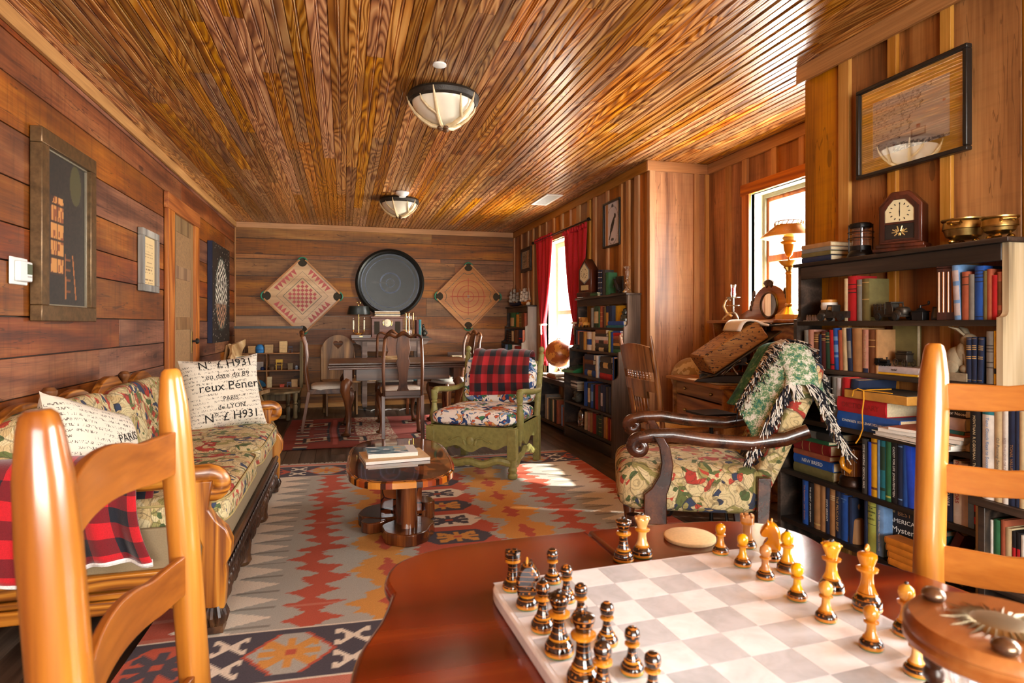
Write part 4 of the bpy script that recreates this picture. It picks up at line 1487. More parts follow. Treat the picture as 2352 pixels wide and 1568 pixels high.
# child's plank chair with a heart cut-out by the wall
kc = thing('plank_chair', 'old pine chair with a heart cut out of its rounded back by the back wall', 'chair', (-.05, 8.02, 0), 8)
PLANKP = wood('worn_pine', srgb('#4d3018'), srgb('#8a6238'), srgb('#ab8353'), 'z', ring=6, rough=.5, tint=.1, stain=.35)
b = MB()
n = 24
ol = [(-.20, .42), (-.20, .75)] + [(-.20 * math.cos(PI * i / n), .83 + .15 * math.sin(PI * i / n)) for i in range(n + 1)] + [(.20, .75), (.20, .42)]
def heart(cx, cz, s, n=28):
    return [(cx + s * .062 * 16 * math.sin(t) ** 3 / 16, cz + s * .062 * (13 * math.cos(t) - 5 * math.cos(2 * t) - 2 * math.cos(3 * t) - math.cos(4 * t)) / 16) for t in [2 * PI * i / n for i in range(n)]]
hp = heart(0, .87, 1.0)
# the board with the heart opening: a strip of quads from heart to outline
import bisect
def ring_fill(b, outer, inner, h0, h1):
    c = Vector((sum(p[0] for p in inner) / len(inner), sum(p[1] for p in inner) / len(inner)))
    N = 72
    def hit(poly, a):
        d = (math.cos(a), math.sin(a))
        best = 0
        for i in range(len(poly)):
            (x1, y1), (x2, y2) = poly[i], poly[(i + 1) % len(poly)]
            ex, ey = x2 - x1, y2 - y1
            den = d[0] * ey - d[1] * ex
            if abs(den) < 1e-9: continue
            t = ((x1 - c.x) * ey - (y1 - c.y) * ex) / den
            u = ((x1 - c.x) * d[1] - (y1 - c.y) * d[0]) / den
            if t > 0 and -1e-6 <= u <= 1 + 1e-6: best = max(best, t)
        return (c.x + d[0] * best, c.y + d[1] * best)
    an = [2 * PI * i / N for i in range(N)]
    O, I = [hit(outer, a) for a in an], [hit(inner, a) for a in an]
    vs = [(p[0], h, p[1]) for h in (h0, h1) for p in O + I]
    fs = []
    for i in range(N):
        j = (i + 1) % N
        fs += [(i, j, N + j, N + i), (2 * N + i, 3 * N + i, 3 * N + j, 2 * N + j), (i, 2 * N + i, 2 * N + j, j), (N + i, N + j, 3 * N + j, 3 * N + i)]
    b.put(vs, fs)
corner = [(-.20, .42), (.20, .42), (.20, .75)] + [(.20 * math.cos(PI * i / n), .80 + .19 * math.sin(PI * i / n)) for i in range(n + 1)] + [(-.20, .75)]
ring_fill(b, corner, hp, .16, .185)
b.build('backrest', PLANKP, kc)
b = MB()
b.box(-.22, .22, -.22, .19, .40, .425)
b.build('seat', PLANKP, kc, bevel=.004)
for s in (-1, 1):
    b = MB()
    b.prism([(-.2, 0.002), (-.12, .002), (-.08, .07), (0, .12), (.08, .07), (.1, .002), (.18, .002), (.16, .4), (-.19, .4)], s * .18 - .012, s * .18 + .012, 'yz')
    b.build('side_panel', PLANKP, kc, bevel=.003)
    b = MB()
    b.prism([(.12, .42), (.19, .42), (.20, .8), (.17, .84), (.14, .7)], s * .205 - .01, s * .205 + .01, 'yz')
    b.build('wing', PLANKP, kc, bevel=.003)
b = MB()
b.prism([(-.17, .40), (-.17, .30), (-.09, .27), (0, .31), (.09, .27), (.17, .30), (.17, .40)], -.205, -.185, 'xz')
b.build('apron', PLANKP, kc, bevel=.003)

# ---------------------------------------------------------------- library table against the back wall
ld = thing('library_table', 'grey-brown library table on casters along the back wall under the round clock', 'table', (0.60, 8.36, 0), 0)
x0, x1 = at(808, 780, Y=8.2).x - .6, at(990, 780, Y=8.2).x - .6
tz = .945
b = MB()
b.box(x0, x1, -.27, .27, tz - .022, tz)
b.box(x0 + .03, x1 - .03, -.25, .25, tz - .04, tz - .023)
b.build('tabletop', GREYDESK, ld, bevel=.004)
lgx = [x0 + .16, x1 - .16]
b = MB()
b.box(lgx[0], lgx[1], -.22, -.2, tz - .17, tz - .04)
b.box(lgx[0], lgx[1], .18, .2, tz - .17, tz - .04)
b.build('apron', GREYDESK, ld)
for i, lx_ in enumerate(lgx):
    s = -1 if i == 0 else 1
    for yy in (-.2, .2):
        b = MB()
        b.T = tr(lx_, yy, 0)
        b.box(-.032, .032, -.032, .032, .05, tz - .04)
        o = b.build('leg', wood('grey_leg_%d%d' % (i, yy > 0), srgb('#4a382f'), srgb('#74625a'), srgb('#8d7c72'), 'z', ring=4, rough=.5, tint=.1, stain=.1) if False else GREYDESK, ld, bevel=.003)
        b = MB()
        b.tube([(lx_ - .012, yy, .022), (lx_ + .012, yy, .022)], .021, 12)
        b.box(lx_ - .016, lx_ + .016, yy - .012, yy + .012, .03, .05)
        b.build('caster', IRON, o)
    b = MB()
    b.prism([(lx_ + s * .03, tz - .04), (lx_ + s * .12, tz - .04), (lx_ + s * .10, tz - .07), (lx_ + s * .05, tz - .09), (lx_ + s * .03, tz - .15)], -.21, -.18, 'xz')
    b.build('bracket', GREYDESK, ld)
b = MB()
b.box(lgx[0] - .03, lgx[1] + .03, -.2, .2, .36, .385)
b.build('shelf', GREYDESK, ld, bevel=.003)
# ================================================================ chess table
TT = 0.747
tb = thing('chess_table', 'red mahogany table with a scalloped top carrying the marble chess board', 'table', (0.43, 0.585, 0))
half = [(.0, .46), (.12, .46), (.27, .445), (.345, .405), (.372, .34), (.366, .285), (.385, .215), (.415, .14), (.428, .06), (.43, 0)]
def smooth_outline(p, k=6):
    out = []
    n = len(p)
    for i in range(n - 1):
        p0, p1, p2, p3 = p[max(i - 1, 0)], p[i], p[i + 1], p[min(i + 2, n - 1)]
        for j in range(k):
            t = j / k
            out.append(tuple(0.5 * ((2 * p1[a]) + (-p0[a] + p2[a]) * t + (2 * p0[a] - 5 * p1[a] + 4 * p2[a] - p3[a]) * t * t + (-p0[a] + 3 * p1[a] - 3 * p2[a] + p3[a]) * t ** 3) for a in (0, 1)))
    out.append(p[-1])
    return out
seg1 = smooth_outline(half[:6], 5)
seg2 = smooth_outline(half[5:], 5)
q1 = seg1[:-1] + seg2                             # far right quarter, from the seam to the side
right = [(max(x, .001), y) for x, y in q1] + [(max(x, .001), -y) for x, y in reversed(q1[:-1])]
b = MB()
b.prism(list(reversed(right)), TT - .022, TT)
b.prism([(-x, y) for x, y in right], TT - .022, TT)
b.build('tabletop', MAHOG, tb, bevel=.008, seg=3)
b = MB()
b.lathe([(.05, .16), (.06, .2), (.035, .26), (.045, .4), (.06, .46), (.035, .56), (.05, .66), (.12, .70), (.16, TT - .023)], 20)
b.build('pedestal', MAHOG, tb)
for i in range(4):
    a = PI / 4 + PI / 2 * i
    b = MB()
    b.tube([(.05 * math.cos(a), .05 * math.sin(a), .2), (.14 * math.cos(a), .14 * math.sin(a), .16), (.22 * math.cos(a), .22 * math.sin(a), .06), (.26 * math.cos(a), .26 * math.sin(a), .022)], [.026, .026, .022, .02], 10)
    b.build('foot', MAHOG, tb)

def marble(name, base, vein, k):
    m, nt, bs = newmat(name)
    v = coords(nt, (1, 1, 1))
    n = noise(nt, v, 6.0, 5.0, .6, .8)
    c = ramp(nt, n, [(.30, vein), (.48, base), (.7, tuple(min(1, q * 1.06) for q in base))])
    w = noise(nt, v, 26.0, 3.0, .6, 1.5)
    c = mixc(nt, k, c, ramp(nt, w, [(.3, (.8, .81, .8)), (.6, (1, 1, 1))]), 'MULTIPLY')
    put(nt, bs, Base_Color=c, Roughness=.22)
    return m
MW = marble('white_marble', srgb('#eef1f4'), srgb('#d6dadd'), .5)
MG = marble('grey_marble', srgb('#c9cfd4'), srgb('#aeb6bb'), .7)
BX, BY, BYAW = 0.424, 0.622, 2.6
cbd = thing('chess_board', 'white and grey marble chess board lying on the scalloped mahogany table', 'chess board', (BX, BY, TT + .0005), BYAW)
b = MB()
b.prism(superring(.221, .221, 64, .12), 0, .0172)
b.build('slab', MW, cbd, bevel=.003)
for k, m in ((0, MW), (1, MG)):
    b = MB()
    for i in range(8):
        for j in range(8):
            if (i + j) % 2 != k:
                b.rnd = rr()
                x, y, e = (i - 4) * .0535, (j - 4) * .0535, .0003
                b.box(x + e, x + .0535 - e, y + e, y + .0535 - e, .017, .0176)
    b.build('light_squares' if k == 0 else 'dark_squares', m, cbd, smooth=False)
BZ = TT + .0005 + .0177

INK_BALL = plain("black_lacquer", (.01, .009, .01), .08, coat=.6)
def burnt(name, dark, light, sc):
    m, nt, bs = newmat(name)
    v = coords(nt, (1, 1, 1), vary=True)
    a = vor(nt, v, sc)
    c = ramp(nt, a.outputs[0], [(.20, light), (.30, dark)])
    w = nd(nt, 'TexWave', {'Vector': v, 'Scale': sc * .3, 'Distortion': 1.0}, bands_direction='Z').outputs[1]
    c = mixc(nt, math_(nt, 'GREATER_THAN', w, .975), c, light + (1,))
    put(nt, bs, Base_Color=c, Roughness=.1, Coat_Weight=.6)
    return m
BURNT = burnt('burnt_dark_lacquer', srgb('#1b0f0a'), srgb('#a86222'), 170.0)
BOXW = wood('boxwood_lacquer', srgb('#b9761c'), srgb('#d79a35'), srgb('#e6b455'), 'z', ring=3, rough=.1, tint=.1, stain=.0, coat=.6, bump=0, fine=.3)
AMBER = plain('amber_band', srgb('#c07a1e'), .12, coat=.6)
FELT = plain('green_felt', srgb('#2f7a3c'), .9)

def piece(kind, light, x, y, z, label, rz=0):
    """one turned chess man; base, body, collar and head in one lacquered piece"""
    h = {'pawn': .047, 'rook': .052, 'knight': .060, 'bishop': .061, 'queen': .070, 'king': .082}[kind]
    r = {'pawn': .0125, 'rook': .0145, 'knight': .0145, 'bishop': .0145, 'queen': .0165, 'king': .0175}[kind]
    b = MB()
    b.rnd = rr()
    mats = [BURNT, BOXW if light else BURNT, AMBER, INK_BALL, FELT]
    b.m = 4
    b.lathe([(r * .95, 0), (r * .95, .0012)], 20)
    b.m = 2
    b.lathe([(r, .0012), (r * 1.02, .0028), (r, .0045)], 20)
    b.m = 0
    bh = h * .23
    b.lathe([(r * .98, .0045), (r * .97, bh * .6), (r * .8, bh * .85), (r * .66, bh)], 20)
    b.m = 2
    b.lathe([(r * .66, bh), (r * .7, bh + .001), (r * .62, bh + .0022)], 20)
    b.m = 1
    def L(*p):
        b.lathe([(r * a, h * c) for a, c in p], 20)
    if kind == 'pawn':
        L((.6, .27), (.42, .38), (.36, .52), (.38, .58))
        b.m = 2; L((.38, .58), (.62, .60), (.62, .63), (.38, .65))
        b.m = 1; L((.38, .65), (.58, .72), (.66, .82), (.58, .92), (.3, .985), (0, 1))
    elif kind == 'rook':
        L((.6, .27), (.5, .42), (.46, .6), (.52, .70))
        b.m = 2; L((.52, .70), (.72, .72), (.74, .80), (.76, .82))
        b.m = 1
        R, H0, H1 = r * .76, h * .82, h
        L((.76, .80), (.76, .93), (.52, .93), (.50, .86), (0, .86))
        for i in range(6):
            a = 2 * PI * i / 6
            b.T = rot(math.degrees(a))
            b.put([(R * math.cos(t) * k, R * math.sin(t) * k, zz) for zz in (h * .92, H1) for k in (1, .7) for t in (-.32, .32)], [(0, 1, 3, 2), (4, 6, 7, 5), (0, 4, 5, 1), (2, 3, 7, 6), (0, 2, 6, 4), (1, 5, 7, 3)])
        b.T = Matrix.Identity(4)
    elif kind == 'knight':
        ol = [(-.62, .26), (.55, .26), (.58, .36), (.36, .46), (.24, .54), (.30, .60), (.50, .58), (.72, .60), (.80, .66), (.74, .74), (.50, .86), (.34, .94), (.26, 1.0), (.14, .95), (-.18, .93), (-.48, .82), (-.66, .62), (-.70, .42)]
        ol = smooth_outline([(p * r * 1.4, q * h) for p, q in ol] + [(-.87 * r, .26 * h)], 3)[:-1]
        b.T = rot(rz)
        n = len(ol)
        c = (sum(p[0] for p in ol) / n, sum(p[1] for p in ol) / n)
        rings = [(.80, -.0105), (.95, -.008), (1, -.003), (1, .003), (.95, .008), (.80, .0105)]
        vs = [(c[0] + (p[0] - c[0]) * k, d, c[1] + (p[1] - c[1]) * k) for k, d in rings for p in ol]
        fs = [(i * n + j, i * n + (j + 1) % n, (i + 1) * n + (j + 1) % n, (i + 1) * n + j) for i in range(5) for j in range(n)]
        fs += [tuple(range(n - 1, -1, -1)), tuple(range(5 * n, 6 * n))]
        b.put(vs, fs)
        b.m = 2
        for s in (-1, 1):
            b.blob((r * .5, s * .0098, h * .82), (.0022, .0016, .0022), 8, 6)
            b.blob((-r * .02, s * .004, h * .965), (.0018, .0018, .004), 8, 6)
        b.T = Matrix.Identity(4)
    else:
        if kind == 'bishop':
            L((.6, .27), (.44, .38), (.38, .5), (.42, .57))
            b.m = 2; L((.42, .57), (.66, .59), (.66, .63), (.4, .65))
            b.m = 1; L((.4, .65), (.54, .70), (.62, .79), (.54, .88), (.24, .94), (.1, .955))
            b.m = 3; b.blob((0, 0, h * .972), (r * .17, r * .17, h * .034), 10, 8)
        else:
            L((.62, .27), (.46, .36), (.40, .50), (.46, .575))
            b.m = 2; L((.46, .575), (.72, .595), (.74, .63), (.46, .655))
            b.m = 1
            if kind == 'queen':
                L((.44, .655), (.52, .73), (.70, .84), (.70, .88), (.60, .915), (.3, .945), (.1, .95))
                for i in range(8):
                    a = 2 * PI * i / 8
                    b.blob((r * .62 * math.cos(a), r * .62 * math.sin(a), h * .885), (r * .2, r * .2, h * .03), 8, 6)
                b.m = 3; b.blob((0, 0, h * .965), (r * .2, r * .2, h * .04), 10, 8)
            else:
                L((.44, .655), (.54, .72), (.66, .80), (.64, .845), (.44, .87), (.16, .885))
                b.m = 2 if light else 1
                b.T = tr(0, 0, h * .93) @ rot(rz)
                b.blob((0, 0, 0), (r * .30, r * .16, h * .05), 10, 8)
                b.blob((0, 0, h * .01), (r * .16, r * .16, h * .062), 10, 8)
                b.T = Matrix.Identity(4)
    o = b.build('chess_' + kind, mats, None)
    o.location = (x, y, z)
    return tag(o, label, 'chess piece', 'light chess pieces' if light else 'dark chess pieces')

CP = [
    ('pawn', 1, 1655, 1274, 'light chess pawn beside the round coaster at the far corner of the board'),
    ('rook', 1, 1716, 1259, 'light chess rook at the far corner of the marble board'),
    ('pawn', 1, 1706, 1302, 'light chess pawn standing in front of the light rook'),
    ('knight', 1, 1772, 1288, 'light chess knight with a horse head between the light rook and bishop'),
    ('bishop', 1, 1808, 1316, 'light chess bishop with a black tip beside the light knight'),
    ('pawn', 1, 1758, 1331, 'light chess pawn standing in front of the light knight'),
    ('pawn', 1, 1831, 1379, 'light chess pawn alone between the light bishop and queen'),
    ('queen', 1, 1910, 1360, 'light chess queen with a black ball standing on the marble board'),
    ('pawn', 1, 1897, 1427, 'light chess pawn standing in front of the light queen'),
    ('king', 1, 1992, 1402, 'tall light chess king with a leaf-shaped finial'),
    ('pawn', 1, 2001, 1491, 'light chess pawn standing in front of the light king'),
    ('bishop', 1, 2082, 1460, 'light chess bishop half hidden by the sun-topped hourglass'),
    ('pawn', 1, 2106, 1551, 'light chess pawn nearest the post of the hourglass'),
    ('knight', 1, 2146, 1503, 'light chess knight seen just behind the hourglass post'),
    ('rook', 1, 2318, 1580, 'light chess rook under the rim of the hourglass at the board corner'),
    ('rook', 0, 1178, 1356, 'dark chess rook at the corner of the marble board'),
    ('knight', 0, 1211, 1397, 'black chess knight with an orange mane beside the dark rook'),
    ('pawn', 0, 1269, 1340, 'dark chess pawn standing in front of the dark rook'),
    ('pawn', 0, 1301, 1383, 'dark chess pawn standing in front of the dark knight'),
    ('bishop', 0, 1247, 1449, 'dark chess bishop between the black knight and the dark queen'),
    ('pawn', 0, 1334, 1432, 'dark chess pawn standing in front of the dark bishop'),
    ('queen', 0, 1284, 1503, 'dark chess queen with a studded crown beside the dark bishop'),
    ('king', 0, 1340, 1578, 'tall dark chess king at the bottom edge of the picture'),
    ('pawn', 0, 1394, 1481, 'dark chess pawn standing in front of the dark queen'),
    ('bishop', 0, 1384, 1612, 'dark chess bishop beside the dark king at the bottom edge'),
    ('pawn', 0, 1452, 1546, 'dark chess pawn standing in front of the dark king'),
    ('pawn', 0, 1499, 1612, 'dark chess pawn cut off by the bottom edge of the picture'),
]
for k, l, px, py, lab in CP:
    p = at(px, py - 4, Z=BZ)
    piece(k, l, p.x, p.y, BZ + .0002, lab, rz={0: -17, 1: 141}[l] if k == 'knight' else 20)
p = at(1432, 1286, Z=TT); piece('queen', 0, p.x, p.y, TT + .0004, 'spare dark chess queen standing off the board on the mahogany table')
p = at(1475, 1276, Z=TT); piece('queen', 1, p.x, p.y, TT + .0004, 'spare light chess queen standing off the board beside the dark queen')

p = at(1584, 1233, Z=TT + .004)
b = MB()
b.lathe([(.043, 0), (.0445, .002), (.0445, .006), (.042, .0075), (0, .0075)], 40)
o = b.build('coaster', plain('pale_cork', srgb('#dcbf8c'), .8, var=.1, sc=200))
o.location = (p.x, p.y, TT + .0004)
tag(o, 'round pale coaster lying on the mahogany table behind the chess board', 'coaster')

# sun-topped hourglass on three turned posts
hg = thing('hourglass', 'large wooden hourglass topped with a sun emblem at the front corner of the chess table', 'hourglass', (0.462, 0.335, TT + .0005), 20)
HW = wood('warm_turned_wood', srgb('#6b3a16'), srgb('#9a5a28'), srgb('#b87a42'), 'x', ring=4, rough=.3, tint=.1, stain=.1, coat=.3)
HH, HR = .158, .060
for nm, z0 in (('base', 0), ('top_plate', HH - .022)):
    b = MB()
    b.lathe([(HR * .93, z0), (HR, z0 + .003), (HR, z0 + .007), (HR * .95, z0 + .009), (HR * .95, z0 + .012), (HR * 1.0, z0 + .014), (HR * .99, z0 + .018), (HR * .93, z0 + .022), (0, z0 + .0222)], 48)
    b.build(nm, HW, hg)
b = MB()
for i in range(32):
    a, w = 2 * PI * i / 32, .07
    L = HR * (.62 if i % 2 else .5)
    vs = [(.010 * math.cos(a - .1), .010 * math.sin(a - .1), HH + .0005), (.010 * math.cos(a + .1), .010 * math.sin(a + .1), HH + .0005), (L * math.cos(a), L * math.sin(a), HH + .0008), (.020 * math.cos(a), .020 * math.sin(a), HH + .004)]
    b.put(vs, [(0, 2, 3), (2, 1, 3), (0, 3, 1)])
b.blob((0, 0, HH), (.022, .022, .005), 20, 8)
b.build('sun_emblem', plain('tarnished_pewter', srgb('#a39477'), .35, .8), hg)
for i in range(3):
    a = math.radians(200 + 120 * i)
    x, y = HR * .76 * math.cos(a), HR * .76 * math.sin(a)
    b = MB()
    pr = [(.006, .022)]
    for k in range(9):
        z = .028 + k * (HH - .056) / 8
        pr += [(.0075, z - .004), (.0045 if k % 2 else .0055, z), (.0075, z + .004)]
    pr.append((.006, HH - .022))
    b.lathe(pr, 12, (x, y, 0))
    b.build('post', flat(srgb('#3f2415'), .3), hg)
    b = MB()
    b.blob((x, y, HH + .004), (.0085, .0085, .006), 16, 8)
    b.build('knob', plain('domed_nail', srgb('#7a6552'), .25, .8) if i == 0 else bpy.data.materials['domed_nail'], hg)
b = MB()
b.lathe([(.028, .024), (.032, .04), (.026, .062), (.006, .078), (.006, .08), (.026, .096), (.032, .118), (.028, .134)], 20)
b.build('bulb', GLASS, hg)
b = MB()
b.lathe([(.026, .025), (.029, .04), (.006, .055), (0, .058)], 20)
b.build('sand', flat(srgb('#d8c9a8'), .9), hg)

# ================================================================ ladder-back chairs
def ladderback(label, loc, rz, width, ztop, slats, r=.021, lean=5.0, seat=True, yo=0.0):
    """back in the xz plane at y=0, seat towards -y"""
    t = thing('ladderback_chair', label, 'chair', loc, rz, 'ladder-back chairs at the chess table')
    k = math.tan(math.radians(lean))
    yb = lambda z: max(0, z - .45) * k
    for s in (-1, 1):
        b = MB()
        x = s * width / 2
        P = [(0, r * .8), (.45, r), (ztop - .10, r * 1.02), (ztop - .05, r * .93), (ztop - .015, r * .72), (ztop - .004, r * .60), (ztop, r * .40)]
        b.tube([(x, yb(z), z) for z, q in P], [q for z, q in P], 18)
        b.build('back_post', CHAIRW, t)
        b = MB()
        b.tube([(s * (width / 2 + .03), -.40, 0), (s * (width / 2 + .03), -.40, .47)], [r * .8, r], 14)
        b.build('front_leg', CHAIRW, t)
    for z0, z1 in slats:
        b = MB()
        n = 24
        vs, fs = [], []
        for i in range(n + 1):
            u = i / n * 2 - 1
            x = u * (width / 2 - r * .6)
            bow = .035 * (1 - u * u)
            pk = .016 * max(0, 1 - (abs(u) / .55) ** 2.2) 
            y = yb((z0 + z1) / 2) + bow
            for dy, z in ((-.005, z0 + .012 * max(0, 1 - (u / .7) ** 2)), (-.005, z1 + pk), (.005, z1 + pk), (.005, z0 + .012 * max(0, 1 - (u / .7) ** 2))):
                vs.append((x, y + dy, z))
        for i in range(n):
            for j in range(4):
                a, c = i * 4, (i + 1) * 4
                fs.append((a + j, a + (j + 1) % 4, c + (j + 1) % 4, c + j))
        fs += [(3, 2, 1, 0), (n * 4, n * 4 + 1, n * 4 + 2, n * 4 + 3)]
        b.put(vs, fs)
        b.build('slat', SLATW, t, bevel=.002)
    b = MB()
    b.box(-width / 2 - .03, width / 2 + .03, -.42, .0, .435, .465)
    b.build('seat', plain('rush_seat', srgb('#b39a62'), .9, var=.3, sc=120) if 'rush_seat' not in bpy.data.materials else bpy.data.materials['rush_seat'], t, bevel=.01)
    b = MB()
    for s in (-1, 1):
        for z in (.17, .3):
            b.tube([(s * (width / 2 + .02), -.40, z), (s * width / 2, 0, z)], .011, 8)
    b.tube([(-width / 2, -.40, .22), (width / 2, -.40, .22)], .011, 8)
    b.build('stretcher', CHAIRW, t)
    return t
SLATW = wood('honey_slats', srgb('#743c0e'), srgb('#99571a'), srgb('#b06e2a'), 'x', ring=3, rough=.33, tint=.05, stain=.05, coat=.25, bump=.03)
# (the photo sees the first from behind its left post)
ladderback('honey-coloured ladder-back chair standing between the sofa arm and the chess table', (-.185, .748, 0), 92.7, .44, 1.062, [(.915, .975), (.745, .80), (.575, .63)], r=.0205, lean=4)
ladderback('honey-coloured ladder-back chair pulled up between the chess table and the bookcase', (.995, .588, 0), 292, .42, 1.093, [(.985, 1.028), (.85, .896), (.707, .764)], r=.0225, lean=4)
# ================================================================ bookcases
def ledge_side(prof):
    """stepped side: list of (front x, z where that front ends) from the floor up, rounded into each step"""
    out = []
    for i, (x, z1) in enumerate(prof):
        out.append((x, z1))
        if i + 1 < len(prof):
            xn = prof[i + 1][0]
            for k in range(1, 6):
                a = PI / 2 * k / 5
                out.append((xn - (xn - x) * (1 - math.sin(a)), z1 + (xn - x) * .9 * (1 - math.cos(a))))
    return out

def bookcase(label, y0, y1, xb, prof, shelves, top, name='bookcase', near_side=None, far_side=None, header=.07, wood_=None, base=.1):
    wood_ = wood_ or DARKCASE
    t = thing(name, label, 'bookcase', (0, 0, 0))
    pr = ledge_side(prof)
    ol = [(xb, 0), (prof[0][0], 0)] + pr + [(xb, top)]
    for y, m in ((y0, near_side or GREYCASE), (y1 - .022, far_side or wood_)):
        b = MB()
        b.rnd = rr()
        b.prism(ol, y, y + .022, 'xz')
        b.build('side_panel', m, t, smooth=False)
    def front(z):
        for x, z1 in prof:
            if z <= z1 + .02: return x
        return prof[-1][0]
    for z in shelves:
        b = MB()
        b.rnd = rr()
        b.box(front(z - .03) + .002, xb, y0 + .0225, y1 - .0225, z - .022, z)
        b.build('shelf', wood_, t, bevel=.002)
    b = MB()
    b.rnd = rr()
    b.box(prof[-1][0] - .022, xb + .005, y0 - .012, y1 + .012, top, top + .018)
    b.build('top_board', wood_, t, bevel=.003)
    if header:
        b = MB()
        b.rnd = rr()
        b.box(prof[-1][0] - .004, prof[-1][0] + .014, y0 + .0225, y1 - .0225, top - header, top - .0005)
        b.build('header_board', wood_, t, bevel=.003)
    b = MB()
    b.rnd = rr()
    b.box(prof[0][0] + .002, prof[0][0] + .02, y0 + .0225, y1 - .0225, 0.004, base)
    b.build('base_board', wood_, t, bevel=.003)
    return t

PAL = {
    'navy': ('#1c2946', 'navy'), 'blue': ('#1f4fa0', 'blue'), 'bright': ('#1d46c0', 'bright blue'), 'sky': ('#6d94c4', 'light blue'), 'teal': ('#1f7280', 'teal'), 'green': ('#2f6b45', 'green'),
    'dgreen': ('#24402f', 'dark green'), 'olive': ('#6a6138', 'olive'), 'lime': ('#a9b455', 'yellow-green'), 'red': ('#b01a20', 'red'), 'crimson': ('#8a1c1c', 'dark red'), 'brick': ('#a2553a', 'brick-red'),
    'pink': ('#b98472', 'dusty pink'), 'orange': ('#c5761f', 'orange'), 'brown': ('#6a3f22', 'brown'), 'tan': ('#a67a4e', 'tan'), 'ochre': ('#c08a3a', 'ochre'), 'cream': ('#c9b48c', 'cream'),
    'white': ('#dedad2', 'white'), 'grey': ('#7d7a74', 'grey'), 'black': ('#16161a', 'black'), 'yellow': ('#d9a51e', 'yellow'), 'maroon': ('#54201f', 'maroon'), 'char': ('#3a3836', 'charcoal'), 'lilac': ('#b9adae', 'pale lilac'),
}
_bm = {}
def bmat(k):
    if k not in _bm:
        m = plain('cloth_cover_' + k, srgb(PAL[k][0]), .6, var=.16, sc=26, bump=.1)
        _bm[k] = m
    return _bm[k]

def book(loc, t, h, d, col, label, group, rx=0.0, rz=0.0, bands=(), band='gilt', title=None, tcol=None, tsize=None, up=False, cat='book', pages=None):
    """origin at the foot of the spine; thickness along y, depth along +x, height along z"""
    b = MB()
    b.rnd = rr()
    th = min(.003, t * .2)
    n = 5
    arc = [(-.12 * t * math.sin(PI * i / n), -t / 2 + t * i / n) for i in range(n + 1)]
    ol = arc + [(d, t / 2), (d, t / 2 - th), (th, t / 2 - th), (th, -t / 2 + th), (d, -t / 2 + th), (d, -t / 2)]
    b.prism(ol, 0, h)
    b.m = 1
    for f in bands:
        f0, f1 = f if isinstance(f, tuple) else (f, f + .018)
        e = .0004
        a2 = [(p - e, q * .985) for p, q in arc]
        k = len(b.v)
        vs = [(p, q, z * h) for z in (f0, f1) for p, q in a2]
        m = len(a2)
        b.put(vs, [(i, i + 1, m + i + 1, m + i) for i in range(m - 1)])
    bm2 = {'gilt': GOLD, 'black': INK, 'white': PRINTW}.get(band) or bmat(band)
    o = b.build('book', [bmat(col), bm2], None, ang=50)
    o.location = loc
    o.rotation_euler = (math.radians(rx), 0, math.radians(rz))
    tag(o, label, cat, group)
    b = MB()
    b.box(th * 1.2, d - .003, -t / 2 + th * 1.05, t / 2 - th * 1.05, .003, h - .003)
    b.build('pages', pages or PAPER, o, smooth=False)
    if title:
        tm = {'gilt': GOLD, 'black': INK, 'white': PRINTW}.get(tcol or 'gilt') or bmat(tcol)
        R = Matrix(((0, 0, -1, 0), (0, -1, 0, 0), (-1, 0, 0, 0), (0, 0, 0, 1)))   # text x -> -z (reads downwards), y -> -y... facing -x
        R = Matrix(((0, 0, -1, 0), (0, -1, 0, 0), (-1, 0, 0, 0), (0, 0, 0, 1)))
        if up == 'across':
            R = Matrix(((0, 0, -1, 0), (-1, 0, 0, 0), (0, 1, 0, 0), (0, 0, 0, 1)))
        elif up:
            R = Matrix(((0, 0, -1, 0), (0, 1, 0, 0), (1, 0, 0, 0), (0, 0, 0, 1)))
        for i, tt in enumerate(title if isinstance(title, list) else [title]):
            s, f, fit = (tsize or (t * .62, .5, h * .8))[:3] if not isinstance(title, list) else tt[1:]
            w = tt[0] if isinstance(title, list) else tt
            M_ = tr(-.12 * t - .0009, 0, h * f) @ R
            text(w, s, tm, o, M_, 'title', fit=fit if (fit and len(w) * s * .5 > fit) else None, depth=.0002)
    return o

CL = [-9.0, 99.0]
def clamp(*c):
    CL[:] = c

ORD = 'first second third fourth fifth sixth seventh eighth ninth tenth eleventh twelfth thirteenth fourteenth fifteenth sixteenth seventeenth eighteenth nineteenth twentieth'.split()

def row(X, z, xb, where, group, items, d=None):
    """books standing on a shelf of a case along the right wall; each item = (px left, px right, py top, colour, {options})"""
    for i, it in enumerate(items):
        x0, x1, yt, col = it[:4]
        op = dict(it[4]) if len(it) > 4 else {}
        Xs = X + op.pop('in_', 0.0)
        ya, yb_ = at(x0, 745, X=Xs).y, at(x1, 745, X=Xs).y
        ya, yb_ = max(CL[0], min(CL[1], ya)), max(CL[0], min(CL[1], yb_))
        yc, t = (ya + yb_) / 2, max(.008, abs(ya - yb_) - .001)
        dep = min(op.pop('d', d or .2), xb - Xs - .006)
        xm = (x0 + x1) / 2
        h = op.pop('h', None) or max(.06, at(xm, yt, X=Xs).z - z)
        lab = op.pop('label', None) or '%s%s book, %s from window end %s' % (PAL[col][1], ' leaning' if op.get('rx') else '', ORD[i], where)
        rx = op.get('rx', 0)
        zz = z + .0006 + (abs(math.sin(math.radians(rx))) * t / 2 if rx else 0)
        book((Xs + .12 * t, yc, zz), t * (math.cos(math.radians(rx)) if rx else 1), h, dep, col, lab, group, **op)

